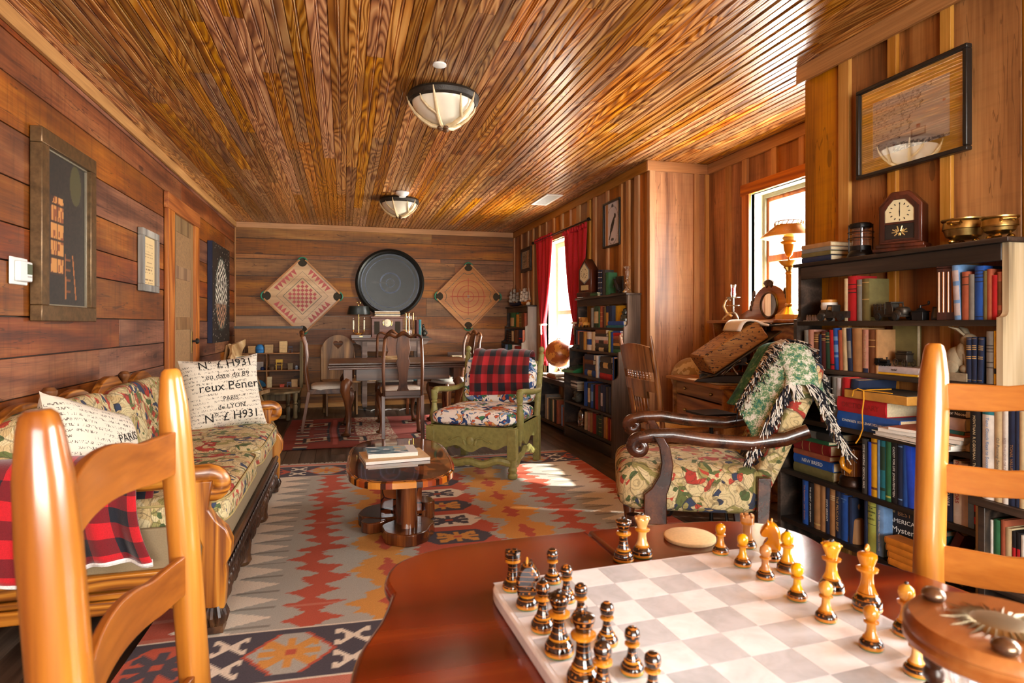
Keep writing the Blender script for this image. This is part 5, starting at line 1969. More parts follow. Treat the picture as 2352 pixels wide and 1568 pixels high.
def pile(X, z, px0, px1, where, group, items, d=.16, xb=9, n0=0):
    """flat pile, spines to the room: items bottom to top = (thickness, colour, {options})"""
    y0, y1 = max(CL[0], at(px1, 745, X=X).y), min(CL[1], at(px0, 745, X=X).y)
    n = len(items)
    zc = z + .0006
    for i, it in enumerate(items):
        t, col = it[:2]
        op = dict(it[2]) if len(it) > 2 else {}
        L = (y1 - y0) * op.pop('k', 1.0)
        off = op.pop('off', 0.0)
        Xi = X + op.pop('in_', 0.0)
        dep = min(op.pop('d', d), xb - Xi - .006)
        k = n - 1 - i
        posn = 'topmost' if k == 0 else 'lowest' if i == 0 else ORD[k] + ' from the top'
        lab = op.pop('label', None) or '%s book %s in the flat pile %s' % (PAL[col][1], posn, where)
        rz = op.pop('rz', 0)
        # rotated about x so that height runs towards -y (rightwards in the photo)
        book((Xi + .12 * t, y1 + off, zc + t / 2), t, L, dep, col, lab, group, rx=90, rz=rz, **op)
        zc += t + .0008
    return zc

# ---------------------------------------------------------------- the middle bookcase, beside the window
MX = [(2.168, .655), (2.225, .89), (2.276, 1.106), (2.31, 1.375)]
bookcase('weathered dark bookcase with stepped sides between the curtained window and the pier', 4.70, 5.86, 2.428, MX, [.133, .36, .645, .88, 1.096], 1.375)
FXP = [(2.168, .655), (2.225, .885), (2.276, 1.1), (2.31, 1.36)]
bookcase('weathered dark bookcase with stepped sides in the far corner under the model ships', 7.60, 8.655, 2.428, FXP, [.133, .36, .645, .875, 1.09], 1.36, near_side=wood('sunlit_side', srgb('#8a837c'), srgb('#c4beb6'), srgb('#e2ddd4'), 'z', ring=3, rough=.6, stain=.5, stainc=srgb('#4a423c'), tint=.1))  # sunlight on the near side painted in as whiter wood
BXP = [(2.09, .70), (2.185, 1.15), (2.212, 1.41)]
LITSIDE = wood('lit_side_board', srgb('#8a7a5c'), srgb('#c8b58c'), srgb('#ddcda8'), 'z', ring=6, rough=.6, tint=.1, stain=.2)  # light on the outer side put into a paler board colour
bookcase('large black open-backed bookcase against the near wall under the framed map', 1.572, 2.585, 2.338, BXP, [.178, .415, .68, .915, 1.141], 1.41, near_side=LITSIDE, header=.062)
# low unit at the near end
lu = thing('shelf_unit', 'low dark shelf unit standing at the near end of the large black bookcase', 'shelf', (0, 0, 0))
b = MB(); b.box(2.02, 2.335, .95, 1.566, .525, .55); b.build('top_board', DARKCASE, lu, bevel=.002)
for nm, y in (('side_panel', 1.515), ('side_panel', .955)):
    b = MB(); b.box(2.025, 2.335, y, y + .022, 0.002, .524); b.build(nm, DARKCASE, lu, bevel=.002)
b = MB(); b.box(2.03, 2.335, .9775, 1.5145, .26, .282); b.build('shelf', DARKCASE, lu, bevel=.002)

# ---- large bookcase
clamp(1.598, 2.56)
W1 = 'on the vehicle shelf of the black bookcase'
G = 'books on the vehicle shelf'
zA, xb = 1.141, 2.338
row(2.215, zA, xb, W1, G, [
    (1938, 1945, 640, 'cream'), (1945, 1965, 634, 'red', dict(bands=(.62, .70, .8), band='black')),
    (1967, 1978, 642, 'grey', dict(bands=(.85,), d=.12)), (1978, 1995, 640, 'olive', dict(bands=(.9, .5), d=.12)),
    (2191, 2206, 608, 'sky', dict(rx=-3, label='marbled blue leaning book beside the small longcase clock', bands=((.08, .3), (.36, .62), (.7, .9)), band='lilac')),
    (2208, 2224, 624, 'brick', dict(bands=(.72, .88), band='black')), (2224, 2236, 630, 'grey'),
    (2237, 2258, 611, 'blue', dict(bands=(.05, .70, .78, .84, .9), band='navy')),
    (2258, 2266, 622, 'olive'), (2266, 2277, 618, 'brick'), (2277, 2290, 632, 'red'), (2290, 2309, 624, 'brick', dict(bands=((.12, .2), (.3, .8)), band='brown'))], d=.115)
W1 = 'on the old-books shelf of the black bookcase'
G = 'books on the old-books shelf'
zB = .915
row(2.19, zB, xb, W1, G, [
    (1846, 1855, 758, 'grey'), (1855, 1868, 757, 'pink'), (1868, 1879, 762, 'brown', dict(bands=((.72, .74), (.78, .80), (.84, .86), (.9, .92)))), (1879, 1886, 768, 'navy'),
    (1885, 1897, 760, 'maroon', dict(bands=(.75, .79, .9))), (1896, 1906, 763, 'dgreen', dict(bands=(.72, .8, .88), rx=-2)), (1906, 1916, 758, 'red', dict(rx=-2, bands=((.1, .14),), band='black')),
    (1915, 1926, 754, 'blue', dict(rx=-3, bands=((.3, .36), (.42, .6), (.7, .8)), band='sky')), (1926, 1935, 758, 'brick', dict(rx=-2)), (1935, 1946, 753, 'cream', dict(rx=-2)),
    (1946, 1956, 754, 'navy', dict(rx=-3, bands=((.3, .7),), band='grey')), (1956, 1979, 754, 'tan', dict(rx=-1)),
    (1980, 1993, 757, 'pink', dict(bands=((.0, .1),), band='navy', title='THE GRAPES of WRATH', tcol='cream')), (1993, 2010, 757, 'brown', dict(bands=(.6, .75))), (2010, 2015, 757, 'tan')], d=.125)
o = book((2.235, at(2043, 745, X=2.235).y, zB + .001), .03, .235, .1, 'olive', 'large olive history book standing face-out behind the toy stagecoach', G, rz=0)
o.rotation_euler = (0, 0, math.radians(-78)); o.location = (2.30, at(2047, 745, X=2.28).y + .0, zB + .001)
for i, wd in enumerate(('HISTORY', 'OF THE', 'UNITED', 'STATES')):
    text(wd, .016, bmat('black'), o, tr(.05, .0158, .17 - .022 * i) @ Matrix(((-1, 0, 0, 0), (0, 0, 1, 0), (0, 1, 0, 0), (0, 0, 0, 1))), 'title')
row(2.19, zB, xb, 'beside the stone rabbit on the black bookcase', G, [
    (2218, 2230, 775, 'navy', dict(bands=((.96, .967), (.05, .057), .72, .76, .80, .52, .56))), (2231, 2242, 774, 'navy', dict(bands=((.96, .967), (.05, .057), .72, .76, .80, .52, .56))), (2243, 2255, 775, 'navy', dict(bands=((.96, .967), (.05, .057), .72, .76, .80, .52, .56), rx=2)),
    (2264, 2281, 761, 'grey', dict(bands=(.3, .4, .6, .66, .72), band='char')), (2282, 2293, 760, 'yellow', dict(bands=((.2, .3),), band='black'))], d=.13)
zt = pile(2.195, zB, 2017, 2110, 'under the toy stagecoach', G, [(.008, 'yellow', dict(k=1.0, off=.005)), (.026, 'lilac', dict(title=[('of', .011, .46, None), ('lands', .011, .40, None)], tcol='black', up=True))], d=.125, xb=xb)
ZSTAGE = zt
# shelf C
zC = .68
G = 'books on the dictionary shelf'
W1 = 'on the dictionary shelf of the black bookcase'
row(2.10, zC, xb, W1, G, [
    (1883, 1892, 866, 'brick'), (1892, 1903, 864, 'char', dict(bands=(.7, .8))), (1910, 1920, 866, 'grey'), (1920, 1928, 868, 'lilac'), (1927, 1944, 868, 'red', dict(rx=4)), (1944, 1962, 872, 'navy', dict(rx=6))], d=.2)
pile(2.085, zC, 1922, 2064, 'tied with yellow string', G, [
    (.068, 'blue', dict(title=[("PHYSICIANS' DESK REFERENCE", .018, .42, .2), ('PDR 49 1995', .026, .85, .075)], tcol='white', label='thick blue drug reference book under the red dictionary')),
    (.062, 'red', dict(k=.8, off=-.0, title='DICTIONARY', tsize=(.04, .5, .19), tcol='crimson', up=True, label='thick red dictionary between the blue reference book and the string-tied case'))], d=.21, xb=xb)
ZT2 = zC + .068 + .062 + .003
bx2 = thing('slipcase', 'flat tan slipcase lying on top of the red dictionary', 'case', (2.075, at(1941, 745, X=2.08).y, ZT2), 0)
b = MB(); b.rnd = (.5, .5, .5); b.box(0, .2, -.305, 0, 0, .035); b.build('case_body', bmat('ochre'), bx2, bevel=.003)
b = MB(); b.box(.002, .199, -.304, -.001, .0352, .0375); b.build('lid', bmat('char'), bx2)
st = MB()
ym = -.105
P0 = Vector((2.075, at(1941, 745, X=2.08).y, ZT2))
st.tube([P0 + Vector(q) for q in ((.14, ym, .0405), (.02, ym, .041), (-.003, ym, .038), (-.004, ym - .002, 0.0), (-.004, ym + .006, -.05), (-.003, ym + .004, -.12), (-.006, ym + .018, -.16), (-.008, ym + .035, -.185))], .0028, 6)
st.tube([P0 + Vector(q) for q in ((-.003, ym, .039), (-.012, ym + .02, .045), (-.01, ym + .045, .035), (-.006, ym + .055, .01))], .0026, 6)
st.tube([P0 + Vector(q) for q in ((-.003, ym, .04), (.0, ym - .05, .0405), (.004, ym - .13, .0405))], .0026, 6)
tag(st.build('string', flat(srgb('#d99a1c'), .8)), 'yellow cotton string tied round the slipcase and dictionaries', 'string')
# papers pile projecting over the shelf edge
ym0, ym1 = at(2168, 745, X=2.0).y, at(2012, 745, X=2.06).y
zc = zC + .0008
for i, (tk, col, off, lab) in enumerate(((.006, 'dgreen', 0, 'dark green folder at the bottom of the loose magazine pile'), (.014, 'cream', .01, 'thick cream magazine above the green folder in the loose pile'), (.004, 'dgreen', 0, 'thin green booklet in the middle of the loose magazine pile'), (.014, 'white', .02, 'white magazine near the top of the loose pile on the dictionary shelf'), (.012, 'brick', .05, 'rust-covered magazine topmost in the loose pile on the dictionary shelf'))):
    b = MB()
    b.T = tr(2.16 + .0 * i, (ym0 + ym1) / 2 - off, zc) @ rot(-6 + 4 * i)
    b.box(-.12, .12, -.17 + off, .17 - off * .5, tk - .0012, tk)
    o = b.build('magazine', bmat(col)); tag(o, lab, 'magazine', 'loose magazines on the dictionary shelf')
    b2 = MB(); b2.T = b.T; b2.box(-.119, .119, -.169 + off, .169 - off * .5, 0, tk - .0013); b2.build('pages', PAPERW, o, smooth=False)
    zc += tk + .0008
pile(2.10, zC, 2170, 2226, 'beside the black art book', G, [(.030, 'cream', {}), (.035, 'teal', dict(k=1.1, off=.03)), (.045, 'lilac', dict(k=1.15, off=.03)), (.03, 'black', dict(k=1.15, off=.03, title='N is for Noose', tcol='white', tsize=(.016, .6, None), up=True))], d=.2, xb=xb)
# shelf D
zD = .415
G = 'books on the amber-lamp shelf'
W1 = 'on the amber-lamp shelf of the black bookcase'
pile(2.115, zD, 1822, 1912, 'beside the amber lamp', G, [
    (.042, 'olive', dict(off=.0)), (.042, 'blue', dict(title='NEW BREED', tcol='white', up=True, tsize=(.024, .5, .12))), (.024, 'brick', dict(k=.92)), (.047, 'crimson', dict(k=.93, bands=(.25, .45, .8), band='gilt')), (.018, 'green', dict(k=.9)), (.034, 'char', dict(k=1.0, bands=((.4, .6),), band='grey'))], d=.2, xb=xb)
row(2.105, zD, xb, W1, G, [
    (1978, 1990, 1008, 'char', dict(title='STEVE MARTINI  CRITICAL MASS', tcol='white')), (1992, 2000, 1015, 'bright'), (1999, 2015, 1006, 'yellow', dict(bands=((.12, .16), (.9, .93)), band='brown')), (2014, 2020, 1010, 'sky'),
    (2019, 2032, 1012, 'teal', dict(bands=((.15, .2), (.5, .9)), band='dgreen')), (2033, 2045, 1014, 'green', dict(bands=((.06, .09),), band='lime')), (2046, 2060, 1012, 'black', dict(title='CADDY FOR LIFE  JOHN FEINSTEIN', tcol='white')), (2061, 2072, 1012, 'navy', dict(bands=(.08, .9), band='sky')),
    (2072, 2083, 1016, 'blue'), (2083, 2101, 1022, 'bright', dict(rx=-5)), (2164, 2174, 1045, 'char'), (2170, 2186, 1045, 'navy', dict(title='GOES TO WAR', tcol='white', h=.215)),
    (2188, 2207, 1050, 'white', dict(title=[('PRIMARY', .02, .82, .1), ('COLORS', .02, .5, .1)], tcol='red', h=.225)), (2207, 2222, 1046, 'lilac', dict(h=.22)), (2222, 2236, 1120, 'sky', dict(h=.155)), (2236, 2249, 1120, 'black', dict(bands=((.12, .28), (.4, .7)), band='red', h=.155))], d=.2)
# shelf E
zE = .178
G = 'books on the mallet shelf'
W1 = 'on the bottom shelf of the black bookcase'
row(2.11, zE, xb, W1, G, [
    (1841, 1855, 1103, 'blue', dict(title='The Rainmaker / John Grisham', tcol='pink')), (1855, 1868, 1108, 'black', dict(title='THE CLIENT  JOHN GRISHAM', tcol='white')), (1867, 1883, 1106, 'tan', dict(bands=(.08, .1))), (1883, 1895, 1110, 'tan'), (1895, 1904, 1118, 'navy', dict(title='JOHN GRISHAM', tcol='white')),
    (1904, 1917, 1120, 'tan', dict(bands=(.74, .78, .82), band='cream')), (1917, 1929, 1124, 'navy', dict(title='THE PELICAN BRIEF', tcol='gilt')), (1929, 1947, 1136, 'blue', dict(title=[('WORKS', .009, .9, .03), ('OF', .009, .84, .02)], tcol='sky', up='across')), (1948, 1956, 1142, 'navy'),
    (1984, 1991, 1150, 'navy'), (1991, 2010, 1152, 'lime', dict(bands=((.55, .56), (.9, .91)), band='dgreen', title=[('THE', .01, .87, .03), ('GARDENS', .01, .80, .035), ('OF', .01, .73, .03), ('NORTH', .01, .66, .035)], tcol='dgreen', up='across')), (2011, 2028, 1160, 'sky', dict(title='The Best American Mystery Stories', tcol='white', h=.21))], d=.2)
# book standing face-out
fo = book((2.17, at(2030, 745, X=2.15).y, zE + .001), .03, .21, .15, 'black', 'black mystery anthology standing face-out behind the orange paperbacks', G)
fo.rotation_euler = (0, 0, math.radians(-80))
for wd, s, zz, m in (('THE', .012, .185, 'gilt'), ('BEST', .026, .182, 'brown'), ('AMERICAN', .024, .15, 'white'), ('Mystery', .032, .115, 'white')):
    text(wd, s, {'gilt': GOLD, 'white': PRINTW, 'brown': bmat('tan')}[m], fo, tr(.03 if wd == 'THE' else .078, -.0158, zz) @ rot(90, 'X'), 'title')
pile(2.075, zE, 2034, 2100, 'in front of the mystery anthology', 'orange paperbacks', [(.026, 'orange', dict(bands=((.03, .045),), band='brown', off=-.01)), (.024, 'orange', dict(bands=((.03, .045),), band='brown', off=-.008)), (.026, 'orange', dict(bands=((.03, .045),), band='brown')), (.026, 'orange', dict(bands=((.03, .045),), band='brown', off=.006))], d=.07, xb=2.15)
for args in (((2.19, 1.775, zE + .001), .03, .20, .12, 'maroon', 'maroon book leaning beside a green book on the bottom shelf', 24, 'THE LA'), ((2.19, 1.70, zE + .001), .03, .22, .12, 'olive', 'olive-green book leaning over at the near end of the bottom shelf', 27, None), ((2.17, 1.84, zE + .001), .025, .19, .12, 'teal', 'teal book leaning behind the ladder-back chair on the bottom shelf', 30, None)):
    l, t, h, d_, c_, lb, rx_, ti = args
    book((l[0] - .04, l[1], l[2] + t / 2 * math.sin(math.radians(rx_))), t, h, d_, c_, lb, G, rx=rx_, title=ti, tcol='white')
clamp(.98, 1.60)
# low unit: tall art books on top, magazines inside
G = 'art books on the low shelf unit'
row(2.035, .551, 2.33, 'on the low shelf unit', G, [
    (2226, 2249, 934, 'black', dict(title='MONTHAN  R.C.GORMAN : The Lithographs', tcol='cream')), (2254, 2282, 938, 'white', dict(title='Tony Couch Keys to Successful Painting', tcol='sky', bands=((.93, .99),), band='teal')), (2283, 2301, 939, 'cream', dict(title='Oil Painting Secrets', tcol='grey')),
    (2301, 2315, 932, 'white', dict(title='FOR THE LOVE OF OIL', tcol='lilac')), (2315, 2331, 944, 'navy', dict(title='TONAL VALUES', tcol='tan')), (2331, 2340, 944, 'navy'), (2340, 2354, 946, 'cream', dict(bands=((.1, .4),), band='yellow'))], d=.2)
clamp(.98, 1.512)
row(2.05, .283, 2.33, 'inside the low shelf unit', 'magazines in the low shelf unit', [
    (2263, 2276, 1222, 'white', dict(h=.20)), (2281, 2296, 1215, 'green', dict(h=.205)), (2298, 2308, 1210, 'brick', dict(h=.21)), (2308, 2323, 1225, 'cream', dict(title='WILD', tcol='black', h=.19, tsize=(.03, .3, None))), (2324, 2333, 1228, 'black', dict(h=.185, bands=((.55, .72),), band='red')), (2334, 2343, 1228, 'black', dict(h=.185, bands=((.55, .72),), band='red')), (2344, 2354, 1230, 'white', dict(h=.18, bands=((.3, .36),), band='black'))], d=.2)
clamp(1.6, 2.6)
# top of the large bookcase
pile(2.205, 1.4285, 1841, 1907, 'on top of the black bookcase', 'old books on top of the bookcase', [(.026, 'navy', {}), (.020, 'olive', dict(off=.002)), (.019, 'grey', dict(off=.0)), (.021, 'tan', dict(off=.001))], d=.13, xb=xb)

# ---- middle bookcase
clamp(4.724, 5.836)
xm_ = 2.426
G = 'books on the toy-bus shelf'
row(2.298, 1.096, xm_, 'on the toy-bus shelf of the middle bookcase', G, [
    (1356, 1360, 707, 'grey'), (1360, 1374, 703, 'dgreen', dict(bands=((.2, .75),), band='cream')), (1374, 1376, 706, 'green'), (1376, 1383, 703, 'brick', dict(bands=(.3, .5, .7))), (1383, 1387, 705, 'maroon'), (1387, 1390, 704, 'olive'), (1390, 1396, 703, 'navy', dict(bands=((.1, .7),), band='ochre')), (1396, 1404, 702, 'navy'), (1404, 1430, 702, 'yellow', dict(in_=.04))], d=.1)
pile(2.285, 1.096, 1394, 1432, 'under the glass insulator', G, [(.022, 'teal', dict(k=1.0)), (.035, 'blue', dict(k=.92, off=-.02))], d=.11, xb=xm_)
G = 'books on the camera shelf'
W1 = 'on the camera shelf of the middle bookcase'
row(2.245, .88, xm_, W1, G, [(1322, 1326, 758, 'navy'), (1326, 1329, 760, 'brick'), (1330, 1333, 762, 'char'), (1333, 1339, 762, 'char'), (1339, 1343, 762, 'ochre'), (1344, 1357, 762, 'white', dict(bands=((.3, .6),), band='blue')), (1357, 1364, 762, 'cream'), (1364, 1374, 764, 'cream', dict(in_=.02)), (1396, 1401, 760, 'lime'), (1401, 1407, 762, 'blue')], d=.13)
pile(2.25, .88, 1367, 1395, 'in mid camera shelf', G, [(.036, 'black', dict(bands=((.3, .7),), band='cream')), (.034, 'char', {}), (.03, 'pink', dict(bands=((.3, .7),), band='char')), (.032, 'white', {}), (.026, 'char', dict(k=.9)), (.034, 'brown', dict(k=.85))], d=.14, xb=xm_)
pile(2.25, .88, 1408, 1429, 'at the camera shelf end', G, [(.03, 'green', {}), (.03, 'dgreen', {}), (.022, 'ochre', {}), (.03, 'brown', {}), (.03, 'brick', {}), (.028, 'red', dict(k=1.1, off=.01)), (.016, 'blue', {})], d=.14, xb=xm_)
G = 'books on the green-typewriter shelf'
W1 = 'on the green-typewriter shelf of the middle bookcase'
row(2.195, .645, xm_, W1, G, [(1338, 1342, 818, 'brown', dict(in_=.03)), (1367, 1372, 817, 'white'), (1373, 1378, 818, 'sky', dict(in_=.01)), (1379, 1400, 818, 'teal', dict(in_=.07)), (1406, 1412, 820, 'blue'), (1413, 1418, 824, 'olive'), (1418, 1421, 822, 'tan')], d=.16)
pile(2.205, .645, 1342, 1366, 'beside the green typewriter', G, [(.055, 'blue', dict(bands=((.3, .7),), band='gilt')), (.052, 'navy', dict(k=.95)), (.04, 'brown', dict(k=.8)), (.05, 'navy', dict(k=.85))], d=.16, xb=xm_)
pile(2.20, .645, 1377, 1404, 'above a red book', G, [(.05, 'red', dict(k=1.0)), (.045, 'char', {}), (.05, 'black', dict(bands=((.3, .7),), band='gilt')), (.05, 'char', dict(k=.9, off=-.01))], d=.16, xb=xm_)
G = 'books on the blue-books shelf'
W1 = 'on the blue-books shelf of the middle bookcase'
row(2.19, .36, xm_, W1, G, [(1339, 1346, 877, 'blue'), (1348, 1354, 880, 'char', dict(bands=((.2, .8),), band='cream')), (1355, 1361, 883, 'blue', dict(bands=((.3, .7),), band='sky')), (1362, 1365, 884, 'black'), (1365, 1372, 883, 'crimson'), (1373, 1377, 886, 'char'), (1378, 1383, 884, 'navy', dict(bands=((.2, .7),), band='lilac')), (1383, 1389, 884, 'navy'), (1390, 1395, 888, 'char'), (1396, 1406, 888, 'navy')], d=.18)
pile(2.185, .36, 1394, 1406, 'of small books in front of the navy book', G, [(.03, 'green', {}), (.034, 'cream', {}), (.03, 'brick', {})], d=.01, xb=xm_) if False else None
G = 'books on the bottle shelf'
W1 = 'on the bottom shelf of the middle bookcase'
row(2.19, .133, xm_, W1, G, [(1341, 1345, 946, 'cream', dict(rx=3)), (1348, 1353, 947, 'pink', dict(rx=2)), (1354, 1358, 948, 'tan'), (1359, 1367, 949, 'crimson'), (1368, 1373, 953, 'dgreen'), (1373, 1380, 953, 'dgreen', dict(bands=(.2, .4, .6, .8))), (1381, 1384, 955, 'char'), (1385, 1391, 958, 'tan'), (1391, 1394, 958, 'ochre'), (1395, 1399, 960, 'crimson'), (1400, 1405, 963, 'brick')], d=.18)
pile(2.18, .36, 1397, 1406.5, 'in front of the navy books', 'small books on the blue-books shelf', [(.03, 'green', dict(in_=-.0)), (.03, 'cream', {}), (.032, 'brick', {})], d=.05, xb=2.9) if False else None
# top of the middle bookcase
G = 'books on top of the middle bookcase'
row(2.335, 1.3935, xm_ + .02, 'on top of the middle bookcase', G, [(1372, 1376.5, 620, 'navy', dict(bands=(.1, .3, .5, .7, .9), band='white')), (1377, 1381.5, 620, 'navy', dict(bands=(.1, .3, .5, .7, .9), band='white')), (1382, 1388, 620, 'char'), (1389, 1396, 626, 'green', dict(d=.1))], d=.1)
pile(2.305, 1.3935, 1355, 1372, 'beside the steeple clock', G, [(.012, 'dgreen', {}), (.012, 'green', {}), (.012, 'dgreen', dict(k=.9))], d=.09, xb=xm_)
# ---- far bookcase
clamp(7.624, 8.63)
G = 'books in the far corner bookcase'
row(2.295, 1.09, xm_, 'on the upper shelf of the corner bookcase', G, [(1167, 1181, 718, 'green', dict(bands=((.05, .65),), band='cream')), (1183, 1190, 722, 'ochre'), (1190, 1196, 719, 'olive', dict(bands=(.3, .5, .7))), (1196, 1200, 719, 'brown'), (1201, 1205, 719, 'brick', dict(rx=3))], d=.1)
row(2.245, .875, xm_, 'on the lower shelf of the corner bookcase', G, [(1162, 1166, 758, 'black', dict(bands=(.2, .4, .6, .8), band='brick')), (1167, 1172, 760, 'black', dict(bands=(.2, .4, .6, .8))), (1173, 1178, 757, 'char', dict(bands=((.1, .9),), band='cream')), (1179, 1185, 758, 'brown'), (1187, 1199, 757, 'navy', dict(bands=((.3, .4),), band='red')), (1200, 1204, 758, 'brick')], d=.13)
row(2.19, .645, xm_, 'on the third shelf of the corner bookcase', G, [(1156, 1159, 791, 'navy'), (1159, 1162, 791, 'sky'), (1163, 1174, 791, 'teal'), (1175, 1178, 792, 'white'), (1178, 1192, 795, 'crimson')], d=.16)
# ================================================================ things on the shelves
def simple(name, label, cat, loc, rz=0, group=None):
    return thing(name, label, cat, loc, rz, group)

CLKW = wood('dark_red_clock_case', srgb('#26100a'), srgb('#4d2114'), srgb('#6b3420'), 'z', ring=4, rough=.3, tint=.1, stain=.2, coat=.3)
DIAL = plain('aged_dial', srgb('#cdbf97'), .5, var=.08)
SILV = plain('cast_grey_metal', srgb('#4a443d'), .45, .7, var=.3, sc=40)
STONE = plain('carved_stone', srgb('#8d8068'), .9, var=.2, sc=50, bump=.4)

def dial_marks(t, R, y, z0, n=12, nm='numerals', mat=None, ln=.2, wd=.05):
    b = MB()
    for i in range(n):
        a = 2 * PI * i / n
        b.T = tr(0, y, z0) @ rot(-math.degrees(a), 'Y')
        b.box(-R * wd, R * wd, -.0006, .0006, R * (1 - ln), R)
    return b.build(nm, mat or INK, t)

def hands(t, R, y, z0, h, m):
    b = MB()
    for L, a, w in ((R * .55, h, .05), (R * .85, m, .035)):
        b.T = tr(0, y, z0) @ rot(a, 'Y')
        b.prism([(-R * w, -R * .08), (R * w, -R * .08), (R * w * .5, L), (-R * w * .5, L)], -.001, .0, 'xz')
    return b.build('hands', INK, t)

# octagon-topped mantel clock on the large bookcase (faces -y locally)
ZT = 1.4285
mc = simple('mantel_clock', 'dark red mantel clock with an angled top on the large black bookcase', 'clock', (2.245, at(2079, 560, X=2.26).y, ZT), -65)
mc.scale = (.94, .94, .92)
def clock_outline(w, h, c):
    return [(-w, 0), (w, 0), (w, h - c * 1.1), (w - c * .9, h - .0), (-w + c * .9, h), (-w, h - c * 1.1)]
b = MB(); b.prism(clock_outline(.085, .235, .055), -.03, .055, 'xz'); b.build('case', CLKW, mc, bevel=.004)
for o in mc.children: o.location.z = .035
b = MB(); b.box(-.105, .105, -.052, .07, 0, .016); b.box(-.095, .095, -.042, .062, .016, .034); b.build('plinth', CLKW, mc, bevel=.004)
b = MB()
ol, il = clock_outline(.074, .205, .048), clock_outline(.058, .182, .04)
n = len(ol)
b.put([(x, -.040, z + .045) for x, z in ol] + [(x, -.040, z + .052) for x, z in il] + [(x, -.0305, z + .045) for x, z in ol] + [(x, -.0305, z + .052) for x, z in il],
      [(i, (i + 1) % n, n + (i + 1) % n, n + i) for i in range(n)] + [(i, 2 * n + i, 2 * n + (i + 1) % n, (i + 1) % n) for i in range(n)] + [(n + i, n + (i + 1) % n, 3 * n + (i + 1) % n, 3 * n + i) for i in range(n)])
b.box(-.058, .058, -.0395, -.031, .122, .132)
b.build('door_frame', CLKW, mc)
b = MB(); b.prism([(-.057, .132), (.057, .132), (.057, .185), (.03, .232), (-.03, .232), (-.057, .185)], -.034, -.031, 'xz'); b.build('dial', DIAL, mc)
dial_marks(mc, .041, -.0345, .178)
hands(mc, .04, -.0352, .178, 178, 2)
b = MB(); b.box(-.057, .057, -.034, -.031, .056, .122); b.build('tablet', BLACK, mc)
b = MB()
for i in range(7):
    a = PI * i / 6
    for s in (-1, 1):
        pts = [(s * (.008 + q * .8) * math.cos(a * .8), -.0347, .085 + q * math.sin(a) * (1 if i % 2 else -.6)) for q in (.005, .012, .02, .028)]
        b.tube(pts, .0026, 5)
b.build('gilt_scroll', GOLD, mc)

# caged lantern
lt = simple('lantern', 'small caged ship lantern standing between the old books and the mantel clock', 'lantern', tuple(at(1977, 586, Z=ZT + .001)) if False else (2.255, at(1977, 586, X=2.255).y, ZT), 0)
b = MB(); b.lathe([(.055, 0), (.056, .006), (.05, .02), (.042, .03), (.042, .05), (.036, .052)], 24); b.build('base', IRON, lt)
b = MB(); b.lathe([(.034, .052), (.035, .13)], 24); b.build('glass', GLASS, lt)
b = MB(); b.lathe([(.036, .13), (.044, .133), (.046, .146), (.043, .152), (.03, .155), (0, .156)], 24); b.build('cap', IRON, lt)
for z in (.085, .112):
    b = MB(); b.tube([(.052 * math.cos(2 * PI * i / 24), .052 * math.sin(2 * PI * i / 24), z) for i in range(24)], .002, 6, closed=True); b.build('guard_ring', IRON, lt)
for i in range(4):
    a = PI / 4 + PI / 2 * i
    b = MB(); b.tube([(.047 * math.cos(a), .047 * math.sin(a), .02), (.047 * math.cos(a), .047 * math.sin(a), .148)], .0025, 6); b.build('guard_bar', IRON, lt)

def brass_pot(label, loc, R, h, rz):
    t = simple('brass_pot', label, 'pot', loc, rz, 'footed brass pots on the bookcase')
    b = MB(); b.lathe([(0, .02), (R * .55, .02), (R * .82, .03), (R * .95, .055), (R, h * .6), (R * .96, h * .82), (R * .93, h * .88), (R * 1.04, h * .95), (R * 1.05, h), (R * .96, h), (R * .9, h * .85), (R * .92, h * .55), (R * .8, .035), (0, .025)], 36); b.build('bowl', OLDBRASS, t)
    for s in (-1, 1):
        b = MB(); b.tube([(s * (R * .95), -.02, h * .8), (s * (R * 1.15), -.018, h * .84), (s * (R * 1.25), 0, h * .84), (s * (R * 1.15), .018, h * .84), (s * R * .95, .02, h * .8)], .0055, 8); b.build('handle', BRASS, t)
    for i in range(3):
        a = 2 * PI * i / 3 + .5
        b = MB(); b.blob((R * .62 * math.cos(a), R * .62 * math.sin(a), .0105), (.018, .012, .0105), 10, 6); b.build('foot', BRASS, t)
    return t
brass_pot('larger footed brass pot beside the mantel clock on the black bookcase', (2.27, at(2213, 550, X=2.27).y, ZT), .068, .095, 15)
brass_pot('smaller footed brass pot at the near end of the black bookcase', (2.26, at(2296, 540, X=2.26).y, ZT), .055, .08, 60)

